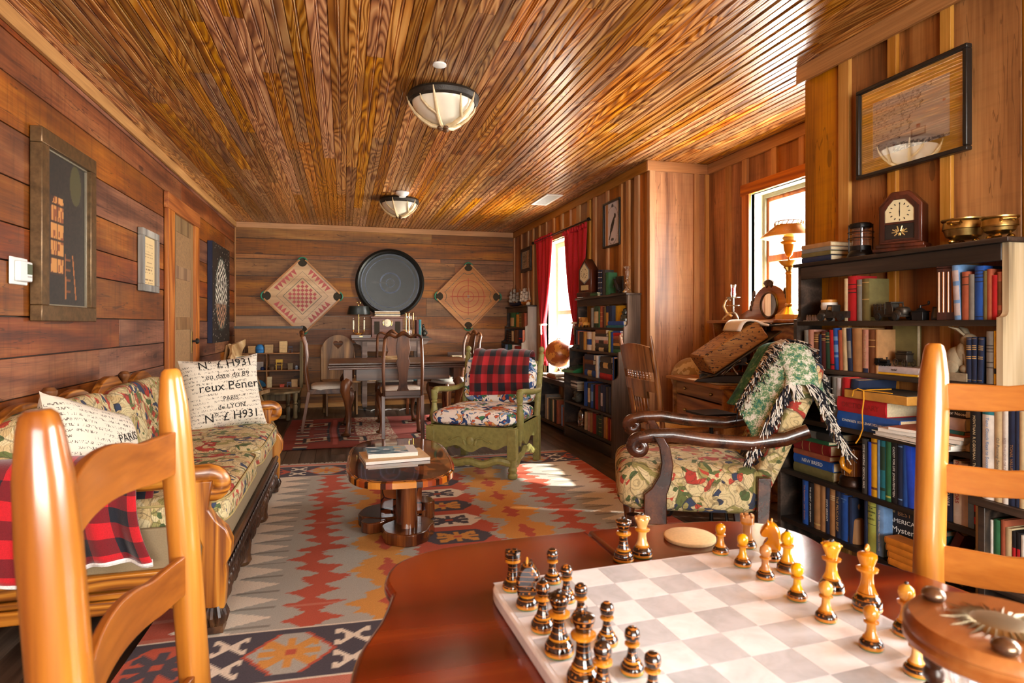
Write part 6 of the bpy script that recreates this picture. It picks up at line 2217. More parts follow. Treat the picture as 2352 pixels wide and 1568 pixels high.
# vehicle shelf
def wheel(b, x, y, z, r, w):
    b.tube([(x, y - w / 2, z), (x, y + w / 2, z)], r, 16)
def truck(label, loc, rz, L, body, stake=False):
    """cast toy pickup, nose towards -x"""
    t = simple('toy_truck', label, 'toy truck', loc, rz)
    k = L / .2
    b = MB(); b.box(-.09 * k, .10 * k, -.035 * k, .035 * k, .018 * k, .03 * k); b.build('chassis', body, t)
    b = MB()
    b.blob((-.065 * k, 0, .045 * k), (.034 * k, .026 * k, .022 * k), 14, 8, .6)
    b.blob((-.068 * k, .030 * k, .032 * k), (.028 * k, .012 * k, .020 * k), 12, 8); b.blob((-.068 * k, -.030 * k, .032 * k), (.028 * k, .012 * k, .020 * k), 12, 8)
    b.build('bonnet', body, t)
    b = MB()
    b.prism([(-.04 * k, .03 * k), (.01 * k, .03 * k), (.01 * k, .088 * k), (-.024 * k, .088 * k), (-.036 * k, .062 * k)], .026 * k, .032 * k, 'xz')
    b.prism([(-.04 * k, .03 * k), (.01 * k, .03 * k), (.01 * k, .055 * k), (-.036 * k, .055 * k)], -.032 * k, -.026 * k, 'xz')
    b.bar((-.036 * k, -.029 * k, .055 * k), (-.024 * k, -.029 * k, .088 * k), .006 * k, .006 * k); b.bar((.006 * k, -.029 * k, .055 * k), (.006 * k, -.029 * k, .088 * k), .008 * k, .006 * k)
    b.box(-.028 * k, .012 * k, -.033 * k, .033 * k, .084 * k, .092 * k); b.box(.004 * k, .010 * k, -.03 * k, .03 * k, .03 * k, .088 * k)
    b.build('cab', body, t, bevel=.001)
    b = MB()
    b.box(.014 * k, .10 * k, -.036 * k, -.031 * k, .03 * k, .055 * k); b.box(.014 * k, .10 * k, .031 * k, .036 * k, .03 * k, .055 * k); b.box(.096 * k, .10 * k, -.036 * k, .036 * k, .03 * k, .055 * k)
    if stake:
        for z in (.062, .074):
            for y in (-.034, .034): b.box(.014 * k, .10 * k, (y - .002) * k, (y + .002) * k, z * k, (z + .006) * k)
        for x in (.018, .045, .07, .094):
            for y in (-.034, .034): b.box((x - .003) * k, (x + .003) * k, (y - .003) * k, (y + .003) * k, .05 * k, .084 * k)
        b.blob((.06 * k, 0, .04 * k), (.035 * k, .025 * k, .02 * k), 10, 6)
    b.build('bed', body, t)
    for x in (-.066, .062):
        for y in (-.036, .036):
            b = MB(); wheel(b, x * k, y * k, .02 * k, .02 * k, .013 * k); b.m = 1; wheel(b, x * k, y * k * 1.04, .02 * k, .010 * k, .013 * k); b.build('wheel', [flat((.012, .012, .012), .5), body], t)
    return t
za = 1.1416
truck('dark cast toy pickup truck parked beside the cream book on the vehicle shelf', (2.205, at(1918, 740, X=2.205).y - .0, za), -82, .16, plain('dark_cast_iron', srgb('#3a342e'), .5, .5, var=.25, sc=40))
truck('grey cast stake-bed toy truck in the middle of the vehicle shelf', (2.225, at(2052, 740, X=2.225).y, za), 78, .17, SILV, True)
# cup, kept plain
cu = simple('cup', 'white cup with an orange rim behind the dark toy pickup truck', 'cup', (2.255, at(1905, 735, X=2.255).y, za), 0)
b = MB(); b.lathe([(.022, 0), (.026, .006), (.022, .014), (.034, .04), (.038, .07), (.036, .09), (.033, .09), (.034, .06), (.0, .02)], 24); b.build('body', WHITE, cu)
b = MB(); b.lathe([(.0366, .089), (.038, .093), (.037, .102), (.033, .102), (.033, .09)], 24); b.build('rim', flat(srgb('#d08a30'), .4), cu)
b = MB(); b.tube([(.034, 0, .08), (.055, 0, .078), (.06, 0, .055), (.05, 0, .035), (.034, 0, .038)], .005, 8); b.build('handle', WHITE, cu)
b = MB()
for i in range(5): b.lathe([(.006, .004), (.007, .02), (.004, .03), (0, .031)], 8, (0, (i - 2) * .014, 0))
b.box(-.012, .012, -.042, .042, 0, .004)
o = b.build('glass_stand', GLASS); o.location = (2.20, at(1867, 738, X=2.2).y, za); o.rotation_euler = (0, 0, .3)
tag(o, 'tiny glass ornament at the window end of the vehicle shelf', 'ornament')
gr = simple('coffee_grinder', 'small dark metal toy coffee grinder beside the stake-bed truck', 'grinder', (2.225, at(2114, 738, X=2.225).y, za), 10)
b = MB(); b.box(-.022, .022, -.022, .022, 0, .034); b.box(-.025, .025, -.025, .025, .034, .038); b.build('box', IRON, gr, bevel=.002)
b = MB(); b.lathe([(.02, .038), (.012, .046), (.004, .05), (.004, .06)], 14); b.tube([(0, 0, .058), (0, -.03, .062), (0, -.032, .062)], .0025, 6); b.blob((0, -.032, .07), (.005, .005, .008), 8, 6); b.build('crank', IRON, gr)
pf = simple('picture_easel', 'tiny tilted metal picture frame beside the coffee grinder', 'ornament', (2.225, at(2157, 738, X=2.225).y, za), -70)
b = MB(); b.T = rot(-18, 'X'); b.box(-.028, .028, -.004, .004, .001, .055); b.build('frame', IRON, pf, bevel=.002)
b = MB(); b.T = rot(-18, 'X'); b.box(-.02, .02, -.006, -.0042, .009, .047); b.build('panel', SILV, pf)
lc = simple('longcase_clock', 'miniature wooden longcase clock beside the marbled blue book', 'clock', (2.24, at(2175, 738, X=2.24).y, za), -62)
b = MB(); b.box(-.03, .03, -.018, .022, 0, .2); b.prism([(-.034, .2), (.034, .2), (.02, .215), (.0, .225), (-.02, .215)], -.022, .026, 'xz'); b.build('case', CLKW, lc, bevel=.002)
b = MB()
for x in (-.022, -.008, .008, .022): b.tube([(x, -.02, .03), (x, -.02, .185)], .004, 8)
b.build('column', flat(srgb('#a5631f'), .25), lc)

# old-books shelf: locomotive, stagecoach, stone rabbit
lo = simple('toy_locomotive', 'small black toy locomotive at the front of the old-books shelf', 'toy train', (2.193, at(2027, 860, X=2.193).y, ZSTAGE - .037 if False else .9155 + .0355), 82)
b = MB(); b.box(-.04, .04, -.012, .012, .008, .014); b.tube([(-.038, 0, .022), (.01, 0, .022)], .009, 12); b.box(.012, .036, -.012, .012, .012, .034); b.lathe([(.003, .028), (.003, .038), (.005, .042)], 8, (-.028, 0, 0)); b.build('body', IRON, lo)
for x in (-.03, -.014, .004, .024):
    for y in (-.012, .012):
        b = MB(); wheel(b, x, y, .0075, .0075, .003); b.build('wheel', IRON, lo)
lo.scale = (.9, .9, .9)
sc_ = simple('toy_stagecoach', 'small pewter toy stagecoach on the pale natural-history book', 'toy', (2.245, at(2077, 830, X=2.245).y, ZSTAGE), 80)
b = MB(); b.box(-.032, .032, -.016, .016, .018, .05); b.box(-.035, .035, -.018, .018, .05, .056); b.box(-.03, .03, -.012, .012, .056, .064); b.build('coach', SILV, sc_, bevel=.003)
for x in (-.026, .026):
    for y in (-.019, .019):
        b = MB(); b.tube([(x + .014 * math.cos(2 * PI * i / 16), y, .0155 + .014 * math.sin(2 * PI * i / 16)) for i in range(16)], .002, 5, closed=True)
        for i in range(4): b.tube([(x + .014 * math.cos(PI * i / 4), y, .0155 + .014 * math.sin(PI * i / 4)), (x - .014 * math.cos(PI * i / 4), y, .0155 - .014 * math.sin(PI * i / 4))], .001, 4)
        b.build('wheel', SILV, sc_)
rb = simple('stone_rabbit', 'seated stone rabbit bookend beside the navy classics on the black bookcase', 'statue', (2.225, at(2208, 870, X=2.225).y, .916), 90)
b = MB()
b.box(-.05, .05, -.04, .04, 0, .03)
b.blob((.015, 0, .075), (.042, .036, .052), 18, 12); b.blob((-.012, 0, .10), (.03, .028, .045), 16, 12); b.blob((-.03, 0, .15), (.030, .022, .026), 16, 12); b.blob((-.054, 0, .142), (.014, .013, .013), 10, 8)
for s in (-1, 1):
    b.tube([(-.02, s * .010, .168), (.0, s * .018, .19), (.028, s * .026, .20)], [.009, .012, .004], 8, flat=.5)
    b.blob((-.03, s * .02, .045), (.022, .012, .016), 10, 6); b.blob((.02, s * .032, .05), (.035, .014, .026), 12, 8)
    b.tube([(-.03, s * .016, .10), (-.04, s * .018, .05)], [.012, .010], 8)
b.build('rabbit', STONE, rb, ang=60)

# amber lamp on shelf D, mallet on shelf E
al = simple('amber_lamp', 'ribbed brown glass jar lamp with a curled amber fish beside the flat book pile', 'lamp', (2.15, at(1957, 1090, X=2.15).y, .4158), -70)
b = MB(); b.lathe([(.05, 0), (.054, .008), (.048, .02), (.05, .035), (.044, .045), (.036, .05)], 28); b.build('base', plain('dark_bronze', srgb('#2e1a0f'), .35, .5), al)
b = MB()
nr = 28
for i in range(nr):
    a = 2 * PI * i / nr
    b.tube([(.037 * math.cos(a), .037 * math.sin(a), .05), (.038 * math.cos(a), .038 * math.sin(a), .165)], .0046, 6)
b.lathe([(.036, .05), (.036, .166), (0, .168)], 24)
b.build('ribbed_body', plain('amber_brown_glass', srgb('#6b3d14'), .2, coat=.5), al)
b = MB(); pts = [(.018 - .03 * math.sin(q * .5), -.043, .14 - .011 * i) for i, q in enumerate([0, 1, 2, 3, 4, 5, 6, 6.6])]
b.tube([(.016, -.042, .150), (.0, -.046, .146), (-.016, -.046, .13), (-.022, -.046, .11), (-.016, -.046, .088), (-.002, -.046, .078), (.016, -.042, .07)], [.006, .009, .011, .011, .010, .008, .012], 10)
b.build('fish', plain('amber_glaze', srgb('#c98318'), .15, coat=.6), al)
ml = simple('mallet', 'turned wooden mallet standing on its head on the bottom shelf of the black bookcase', 'mallet', (2.15, at(1967, 1240, X=2.15).y, .1786), 0)
MLW = wood('worn_mallet_wood', srgb('#5a3a1f'), srgb('#92683c'), srgb('#b3895a'), 'z', ring=5, rough=.6, tint=.1)
b = MB(); b.lathe([(.036, 0), (.038, .006), (.030, .095), (.026, .105), (.012, .11)], 24); b.build('head', MLW, ml)
b = MB(); b.lathe([(.012, .11), (.013, .13), (.016, .16), (.012, .185), (.017, .205), (.013, .215), (.0, .217)], 16); b.build('handle', MLW, ml)

# ---------------------------------------------------------------- middle bookcase
zM = 1.3936
sk = simple('steeple_clock', 'dark steeple clock with a pointed top on the middle bookcase beside the red curtain', 'clock', (2.345, at(1352, 640, X=2.345).y, zM), -72)
b = MB(); b.prism([(-.095, .05), (.095, .05), (.095, .27), (0, .385), (-.095, .27)], -.05, .05, 'xz'); b.build('case', CLKW, sk, bevel=.004)
b = MB(); b.box(-.115, .115, -.06, .06, 0, .05); b.build('plinth', CLKW, sk, bevel=.005)
b = MB(); b.prism([(-.07, .18), (0, .13), (.07, .18), (.07, .27), (0, .345), (-.07, .27)], -.056, -.051, 'xz'); b.build('door_frame', flat(srgb('#8a8a84'), .35, .4), sk)
b = MB(); b.prism([(-.06, .187), (0, .145), (.06, .187), (.06, .265), (0, .33), (-.06, .265)], -.059, -.0565, 'xz'); b.build('dial', DIAL, sk)
dial_marks(sk, .048, -.0596, .235)
hands(sk, .045, -.060, .235, 130, 200)
b = MB(); b.box(-.055, .055, -.053, -.0505, .07, .12); b.build('tablet', flat(srgb('#b9a370'), .4), sk)
cs = simple('candlestick', 'cut-glass candlestick at the near corner of the middle bookcase', 'candlestick', (2.35, at(1441, 672, X=2.35).y, zM), 0)
b = MB(); b.lathe([(.045, 0), (.046, .008), (.03, .03), (.014, .045), (.02, .06), (.026, .085), (.012, .11), (.02, .12), (.012, .13), (.017, .16), (.02, .19), (.012, .2), (.034, .225), (.036, .232), (.016, .228), (.014, .21), (0, .209)], 14); b.build('stick', glassy('cut_glass', (.96, .96, .95), .3, .03), cs, ang=15)
be = simple('bookend', 'dark bronze rearing-horse bookend on a black plaque beside the glass candlestick', 'bookend', (2.335, at(1418, 660, X=2.335).y, zM), -80)
b = MB(); b.box(-.055, .055, .02, .03, 0, .16); b.box(-.055, .055, -.035, .03, 0, .01); b.build('plaque', BLACK, be, bevel=.002)
b = MB(); b.tube([(.03, -.01, .03), (.015, -.012, .07), (-.005, -.012, .10), (-.02, -.012, .125)], [.014, .018, .014, .010], 10); b.blob((-.032, -.012, .132), (.016, .008, .009), 10, 6); b.tube([(0, -.012, .09), (-.03, -.014, .085), (-.036, -.014, .06)], .006, 6); b.tube([(.03, -.01, .05), (.04, -.012, .03), (.03, -.012, .01)], .007, 6); b.tube([(.035, -.01, .06), (.05, -.01, .045), (.052, -.01, .02)], .005, 6); b.build('horse', flat(srgb('#2b2a2a'), .4, .4), be)
tb2 = simple('toy_bus', 'varnished wooden toy bus on the upper shelf of the middle bookcase', 'toy bus', (2.315, at(1342, 745, X=2.315).y, 1.0966), 84)
TOYW = wood('varnished_toy_wood', srgb('#9a5a14'), srgb('#c9842a'), srgb('#dba048'), 'x', ring=4, rough=.25, tint=.1, stain=.05, coat=.3)
b = MB(); b.box(-.02, .09, -.03, .03, .02, .055); b.box(-.065, -.02, -.026, .026, .02, .05); b.blob((-.06, .03, .03), (.03, .01, .018), 10, 6); b.blob((-.06, -.03, .03), (.03, .01, .018), 10, 6); b.build('body', TOYW, tb2, bevel=.003)
b = MB()
for x in (-.018, .014, .046, .086): b.box(x - .004, x + .004, -.03, .03, .055, .092)
b.box(-.024, .094, -.033, .033, .092, .10); b.build('roof', TOYW, tb2, bevel=.002)
for x in (-.055, .06):
    for y in (-.034, .034):
        b = MB(); wheel(b, x, y, .02, .02, .012); b.build('wheel', TOYW, tb2, bevel=.002)
ins = simple('insulator', 'dark glass insulator standing on the flat blue books of the middle bookcase', 'insulator', (2.335, 4.79, 1.0966 + .059), 0)
b = MB(); b.lathe([(.05, 0), (.05, .02), (.046, .025), (.042, .05), (.03, .06), (.03, .068), (.036, .07), (.036, .08), (.026, .085), (.024, .1), (.012, .108), (0, .109)], 24); b.build('body', plain('smoky_glass', srgb('#25302b'), .1, coat=.7), ins)
cm = simple('camera', 'small black folding camera on the camera shelf of the middle bookcase', 'camera', (2.25, at(1329, 805, X=2.25).y, .8806), -70)
b = MB(); b.box(-.05, .05, -.02, .02, 0, .045); b.build('body', BLACK, cm, bevel=.004)
b = MB(); b.tube([(0, -.02, .022), (0, -.04, .022)], .018, 16); b.build('lens', flat((.1, .1, .1), .2, .6), cm)
tw = simple('typewriter', 'small green portable typewriter on the middle bookcase', 'typewriter', (2.27, at(1326, 860, X=2.27).y, .6458), -78)
b = MB(); b.prism([(-.12, 0), (.12, 0), (.12, .05), (.02, .05), (-.12, .018)], -.1, .1, 'yz') if False else b.prism([(-.12, 0), (.10, 0), (.10, .07), (.0, .055), (-.12, .02)], -.105, .105, 'yz'); b.build('body', plain('green_enamel', srgb('#2f7a4a'), .3, coat=.3), tw, bevel=.004)
b = MB()
for r_ in range(4):
    for k in range(10): b.lathe([(.007, 0), (.007, .006)], 8, (-.085 + .019 * k, -.10 + .024 * r_, .031 + .009 * r_))
o = b.build('keys', INK, tw)
b = MB(); b.tube([(-.12, .07, .078), (.12, .07, .078)], .013, 12); b.build('platen', BLACK, tw)
ow = simple('skull_ornament', 'dark grey rough ornament at the window end of the blue-books shelf', 'ornament', (2.22, at(1328, 920, X=2.22).y, .3606), 0)
b = MB(); b.blob((0, 0, .05), (.04, .05, .05), 16, 10, .8); b.blob((-.02, .03, .09), (.018, .02, .02), 10, 8); b.blob((-.02, -.03, .085), (.02, .02, .018), 10, 8); b.blob((-.045, 0, .04), (.02, .02, .015), 10, 6); b.build('body', plain('weathered_bronze', srgb('#4a4c44'), .7, .2, var=.3, sc=50, bump=.5), ow)
pile(2.23, .4625, 1325, 1338, 'on the dark rough ornament', 'booklets on the blue-books shelf', [(.02, 'char', {}), (.02, 'grey', {}), (.018, 'white', {}), (.016, 'char', {}), (.016, 'white', dict(k=.6))], d=.08, xb=2.42)
bo = simple('bottle', 'clear bottle filled with shells on the bottom shelf of the middle bookcase', 'bottle', (2.24, at(1338, 985, X=2.24).y, .1336), 0)
b = MB(); b.lathe([(.04, 0), (.045, .006), (.045, .12), (.035, .15), (.018, .17), (.018, .195), (.022, .197)], 18); b.build('glass', GLASS, bo)
b = MB()
q = random.Random(4)
for i in range(40): b.blob((q.uniform(-.026, .026), q.uniform(-.026, .026), .012 + .095 * i / 40), (.012, .010, .008), 6, 4)
o = b.build('shells', plain('amber_shells', srgb('#8a4a22'), .5, var=.4, sc=60), bo); o['kind'] = 'stuff'

# ---------------------------------------------------------------- far bookcase: two model ships and a small skull
def ship(label, loc, rz, hull, sails, L=.26, H=.27):
    t = simple('model_ship', label, 'model ship', loc, rz, 'model ships on the corner bookcase')
    b = MB()
    def hull_f(u, v):
        x = (u - .5) * L
        w = .03 * math.sin(PI * min(1, u * .95 + .04)) ** .6
        a = PI * v
        return (x + .02 * (u - .5) * math.sin(a) * 0, w * math.cos(a), .05 + .018 * (2 * u - 1) ** 2 - .042 * math.sin(a) ** .8)
    b.grid(hull_f, 18, 10)
    b.box(-L * .44, L * .44, -.022, .022, .048, .05); b.box(L * .25, L * .46, -.02, .02, .05, .075); b.box(-.05, .05, -.008, .008, 0, .02)
    b.build('hull', hull, t)
    for i, x in enumerate((-.28, .0, .27)):
        h = H * (.86, 1, .8)[i]
        b = MB(); b.tube([(x * L, 0, .05), (x * L, 0, h)], .0028, 6)
        for z in (.4, .62, .82): b.tube([(x * L, -.05 * (1.1 - z * .6), h * z), (x * L, .05 * (1.1 - z * .6), h * z)], .0018, 5)
        b.build('mast', flat(srgb('#4a2f18'), .6), t)
        for z0, z1, w in ((.24, .40, .085), (.42, .61, .07), (.64, .81, .05)):
            b = MB(); b.grid(lambda u, v: (x * L - .012 - .016 * math.sin(PI * v), (u - .5) * w * (1.1 - .15 * v), h * (z0 + (z1 - z0) * v)), 6, 6); b.build('sail', sails, t, solid=.001)
    for s, x0, x1 in ((1, -.5, -.3), (-1, .52, .3)):
        b = MB(); b.grid(lambda u, v: ((x1 + (x0 - x1) * u * (1 - v)) * L * 1.1, .006 * math.sin(PI * u), .08 + H * .55 * v), 6, 6); b.build('sail', sails, t, solid=.001)
    b = MB(); b.tube([(-L * .48, 0, .06), (-L * .68, 0, .085)], .0028, 6); b.tube([(-L * .66, 0, .083), (-.28 * L, 0, H * .8)], .0009, 4); b.tube([(-.28 * L, 0, H * .84), (0, 0, H * .96), (.27 * L, 0, H * .76), (L * .5, 0, .08)], .0009, 4); b.build('rigging', flat(srgb('#4a2f18'), .6), t)
    return t
SAILM = plain('old_sailcloth', srgb('#b9b2a6'), .9, var=.1, sc=40)
ship('blue-hulled model ship with grey sails on the far corner bookcase', (2.36, 8.36, 1.378), -62, plain('navy_hull', srgb('#1d2238'), .4), SAILM, .25, .31)
ship('orange-hulled model ship with white sails on the far corner bookcase', (2.365, 7.88, 1.378), -75, plain('orange_hull', srgb('#a8641f'), .4), plain('white_sailcloth', srgb('#d2c6b6'), .9), .22, .29)
b = MB(); b.blob((0, 0, .024), (.026, .022, .024), 14, 10); b.blob((-.02, 0, .012), (.014, .016, .012), 10, 6)
o = b.build('skull', plain('bone_white', srgb('#dcd2bd'), .7)); o.location = (2.335, 7.66, 1.378)
tag(o, 'small white skull ornament at the near corner of the corner bookcase', 'ornament')

# ---------------------------------------------------------------- low bench shelf under the curtained window
bn = simple('window_bench', 'low dark shelf bench under the curtained window between the two bookcases', 'bench', (0, 0, 0))
b = MB(); b.rnd = rr(); b.box(2.16, 2.42, 5.875, 7.585, .50, .535); b.build('top_board', DARKCASE, bn, bevel=.003)
b = MB(); b.rnd = rr(); b.box(2.18, 2.42, 5.875, 7.585, .03, .055); b.build('shelf', DARKCASE, bn, bevel=.003)
for y in (5.885, 6.72, 7.55):
    b = MB(); b.rnd = rr(); b.box(2.18, 2.42, y, y + .022, .001, .499); b.build('side_panel', DARKCASE, bn)
clamp(5.91, 6.71)
row(2.215, .0555, 2.42, 'under the window bench', 'books under the window bench', [(1250, 1254, 905, 'grey', dict(h=.27)), (1255, 1258, 913, 'cream', dict(h=.24)), (1259, 1262, 912, 'char', dict(h=.24)), (1263, 1267, 913, 'dgreen', dict(h=.24)), (1268, 1271, 913, 'cream', dict(h=.24)), (1271, 1276, 912, 'black', dict(h=.25)), (1277, 1281, 912, 'brick', dict(h=.25)), (1288, 1291, 924, 'sky', dict(h=.22)), (1291, 1295, 924, 'brick', dict(h=.2))], d=.17)
clamp(-9, 99)
pile(2.2, .5355, 1256, 1276, 'beside the orange globe', 'books on the window bench', [(.022, 'brick', dict(k=1.0)), (.018, 'tan', dict(k=.9)), (.012, 'white', dict(k=.9, off=-.05))], d=.17, xb=2.42)
gl = simple('globe', 'orange antique-style globe glowing in the sunlight on the window bench', 'globe', (2.275, at(1284, 815, X=2.275).y, .536), 0)
def globe_mat(name, sea, land, line):
    m, nt, bs = newmat(name)
    v = coords(nt, (1, 1, 1), vary=False)
    n = noise(nt, v, 9.0, 4.0, .6)
    c = ramp(nt, n, [(.50, sea), (.515, line), (.53, land), (.7, tuple(q * .8 for q in land))])
    put(nt, bs, Base_Color=c, Roughness=.35)
    return m
GR = .152
b = MB(); b.blob((0, 0, .27), (GR, GR, GR), 36, 24); b.build('sphere', globe_mat('orange_globe', srgb('#d68a3a'), srgb('#b05a28'), srgb('#7a3c1a')), gl)
b = MB(); b.tube([(0, .165 * math.cos(a), .27 + .165 * math.sin(a)) for a in [math.radians(-110 + 10 * i) for i in range(22)]], .006, 8); b.lathe([(.075, 0), (.075, .01), (.02, .025), (.012, .06), (.02, .08), (.01, .11)], 18); b.build('stand', CHROME, gl)
# ================================================================ wall pieces
def frame_box(b, w, h, d, fw, lip=.004, inner=.5):
    """picture frame in the xz plane, front at y=-d, centred"""
    for x0, x1, z0, z1 in ((-w / 2, w / 2, h / 2 - fw, h / 2), (-w / 2, w / 2, -h / 2, -h / 2 + fw), (-w / 2, -w / 2 + fw, -h / 2 + fw, h / 2 - fw), (w / 2 - fw, w / 2, -h / 2 + fw, h / 2 - fw)):
        b.rnd = rr()
        b.box(x0, x1, -d, 0, z0, z1)

def picture(name, label, loc, rz, w, h, d, fw, fmat, col=None, nu=60, nv=60, mat_w=0, mat_c=None, group=None, extra=None, glass=False):
    t = thing(name, label, 'picture', loc, rz, group)
    b = MB(); frame_box(b, w, h, d, fw); b.build('frame', fmat, t, bevel=.004)
    if mat_w:
        b = MB(); frame_box(b, w - 2 * fw, h - 2 * fw, d * .45, mat_w); b.build('mat', mat_c, t, smooth=False)
    iw, ih = w - 2 * fw - 2 * mat_w, h - 2 * fw - 2 * mat_w
    b = MB(); b.grid(lambda u, v: ((u - .5) * iw, -d * .4, (v - .5) * ih), nu, nv, col); b.build('print', PRINT, t, smooth=False)
    if extra: extra(t, iw, ih, -d * .4 - .0006)
    if glass:
        b = MB(); b.box(-w / 2 + fw, w / 2 - fw, -d * .62, -d * .6, -h / 2 + fw, h / 2 - fw); b.build('glazing', GLASS, t, smooth=False)
    return t
# rz: local front is -y.  left wall faces +x -> rz=90 ; right walls face -x -> rz=-90
xw = XL
def on_left(px0, px1, pt, pb, X):
    a, c = at(px0, pt, X=X), at(px0, pb, X=X)
    e = at(px1, pt, X=X)
    return a.y, e.y, c.z, a.z
y0, y1, z0, z1 = on_left(97, 222, 288, 737, XL + .05)
GILT = plain('worn_gilt_frame', srgb('#6e5436'), .35, .5, var=.35, sc=30)
def dark_room(u, v):
    bg = tuple(q * (0.7 + .6 * hsh(int(u * 30), int(v * 60))) for q in srgb('#2a2016'))
    if .16 < u < .46 and .2 < v < .72:
        col, rw = (u - .16) / .15 % 1, (v - .2) / .115 % 1
        if v - .2 < .62 - abs(u - .34) * 1.1 and col > .12 and rw > .14:
            return srgb('#c98a48') if hsh(int(u * 40), int(v * 22)) > .35 else srgb('#8a4a24')
        return srgb('#3a2415')
    for x in (.50, .68):
        if abs(u - (x + (.34 - v) * (.28 if x > .6 else .02))) < .014 and .05 < v < .36: return srgb('#a8642c')
    if abs((v * 14) % 1 - .5) < .1 and .06 < v < .34 and .5 < u < .62: return srgb('#7a441e')
    if (u - .75) ** 2 + (v - .85) ** 2 < .02: return srgb('#4a4220')
    return bg
def liner(t, iw, ih, y):
    b = MB(); frame_box(b, iw + .012, ih + .012, .03, .014); b.build('inner_moulding', flat(srgb('#8f8470'), .4, .4), t, bevel=.002)
picture('framed_painting', 'tall dark library painting in a wide gilt frame on the plank wall beside the thermostat', (XL, (y0 + y1) / 2, (z0 + z1) / 2), 90, y1 - y0, z1 - z0, .05, .075, GILT, dark_room, 60, 130, extra=liner)
y0, y1, z0, z1 = on_left(327, 365, 521, 667, XL + .03)
GREYW = wood('grey_driftwood', srgb('#77726c'), srgb('#a39c92'), srgb('#c2bbb0'), 'z', ring=4, rough=.8, tint=.1, stain=.2)
def doc(u, v):
    if v > .55 and abs((v * 18) % 1 - .5) < .12 and .12 < u < .85 and hsh(int(u * 26), int(v * 18)) > .3 and v < .9: return srgb('#9a7a50')
    if v < .5 and abs((v * 14) % 1 - .5) < .1 and .1 < u < .85 and hsh(int(u * 20), int(v * 14)) > .35: return srgb('#8a6a44')
    return srgb('#e2c48e')
picture('framed_document', 'small printed sheet in a grey driftwood frame between the gilt painting and the door', (XL, (y0 + y1) / 2, (z0 + z1) / 2), 90, y1 - y0, z1 - z0, .035, .05, GREYW, doc, 40, 70)
y0, y1, z0, z1 = on_left(488, 527, 552, 788, XL + .05)
cv = thing('canvas_painting', 'black star-speckled canvas with a pale branching oval beside the door', 'picture', (XL, (y0 + y1) / 2, (z0 + z1) / 2), 90)
w, h = y1 - y0, z1 - z0
b = MB(); b.box(-w / 2, w / 2, -.05, 0, -h / 2, h / 2); b.build('canvas_edge', plain('navy_canvas_edge', srgb('#1f2440'), .7), cv, bevel=.003)
def starry(u, v):
    x, z = (u - .5) / .34, (v - .5) / .36
    r = x * x + z * z
    if r < 1:
        s = math.sin(x * 9 + 4 * math.sin(z * 5)) * math.sin(z * 16 + 3 * math.sin(x * 6 + z * 3))
        if abs(s) < .28: return srgb('#d6cfbc') if z > -.3 else srgb('#b98a68')
        return srgb('#3a352e') if r < .85 else srgb('#4b5348')
    if r < 1.15: return srgb('#2c3530')
    return srgb('#c9c2b0') if hsh(int(u * 90), int(v * 130)) > .985 else srgb('#17120d')
b = MB(); b.grid(lambda u, v: ((u - .5) * w, -.0508, (v - .5) * h), 70, 110, starry); b.build('painted_face', PRINT, cv, smooth=False)
a, c = at(10, 570, X=XL), at(67, 497, X=XL)
tm = thing('thermostat', 'white wall thermostat mounted left of the gilt-framed painting', 'thermostat', (XL, (a.y + c.y) / 2, 1.36), 90)
b = MB(); b.box(-.075, .075, -.008, 0, -.06, .06); b.build('wall_plate', WHITE, tm, bevel=.006)
b = MB(); b.box(-.045, .07, -.03, -.008, -.045, .045); b.build('body', WHITE, tm, bevel=.006)
b = MB(); b.box(.02, .062, -.0315, -.03, -.012, .034); b.build('screen', flat(srgb('#59614a'), .3), tm)
b = MB()
for i in range(4): b.box(.022 + .01 * i, .030 + .01 * i, -.0312, -.03, -.026, -.019)
b.build('buttons', flat(srgb('#b9b7b0'), .5), tm)

# game boards on the back wall
def game_board(label, cx, cz, hd, face, rz=45, nm='game_board', decorate=None):
    t = thing(nm, label, 'game board', (cx, YB - .001, cz), 0, 'wooden game boards beside the round clock')
    S = hd / math.sqrt(2) * 1.04
    sr = superring(S, S, 48, .12)
    R = math.radians(45)
    ro = lambda p: (p[0] * math.cos(R) - p[1] * math.sin(R), p[0] * math.sin(R) + p[1] * math.cos(R))
    b = MB(); b.prism([ro(p) for p in sr], -.022, -.004, 'xz'); b.build('board', face, t, bevel=.002)
    b = MB()
    ro2 = lambda x, z: ro((x, z))
    e = S - .009
    for (p, q) in (((-e, -e * .86), (-e, e * .86)), ((e, -e * .86), (e, e * .86)), ((-e * .86, -e), (e * .86, -e)), ((-e * .86, e), (e * .86, e))):
        P, Q = ro(p), ro(q)
        b.bar((P[0], -.03, P[1]), (Q[0], -.03, Q[1]), .02, .018, up=(0, 1, 0))
    b.build('raised_rim', flat(srgb('#b98048'), .5), t, bevel=.002)
    for sx in (-1, 1):
        for sz in (-1, 1):
            px_, pz_ = ro((sx * (S - .055), sz * (S - .055)))
            b = MB()
            b.T = tr(px_, -.0225, pz_) @ rot(90, 'X')
            b.lathe([(.060, 0), (.060, .001), (0, .0012)], 24)
            b.build('pocket_net', plain('dark_net', srgb('#3a3224'), .9, var=.4, sc=120) if 'dark_net' not in bpy.data.materials else bpy.data.materials['dark_net'], t)
            b = MB()
            a0 = math.atan2(pz_, px_)
            b.tube([(px_ + .062 * math.cos(a0 + q), -.03, pz_ + .062 * math.sin(a0 + q)) for q in [(-1.25 + .125 * i) for i in range(21)]], .009, 8)
            b.build('corner_guard', plain('green_corner', srgb('#2f8a6a'), .4) if 'green_corner' not in bpy.data.materials else bpy.data.materials['green_corner'], t)
    decorate(t, S, ro)
    return t
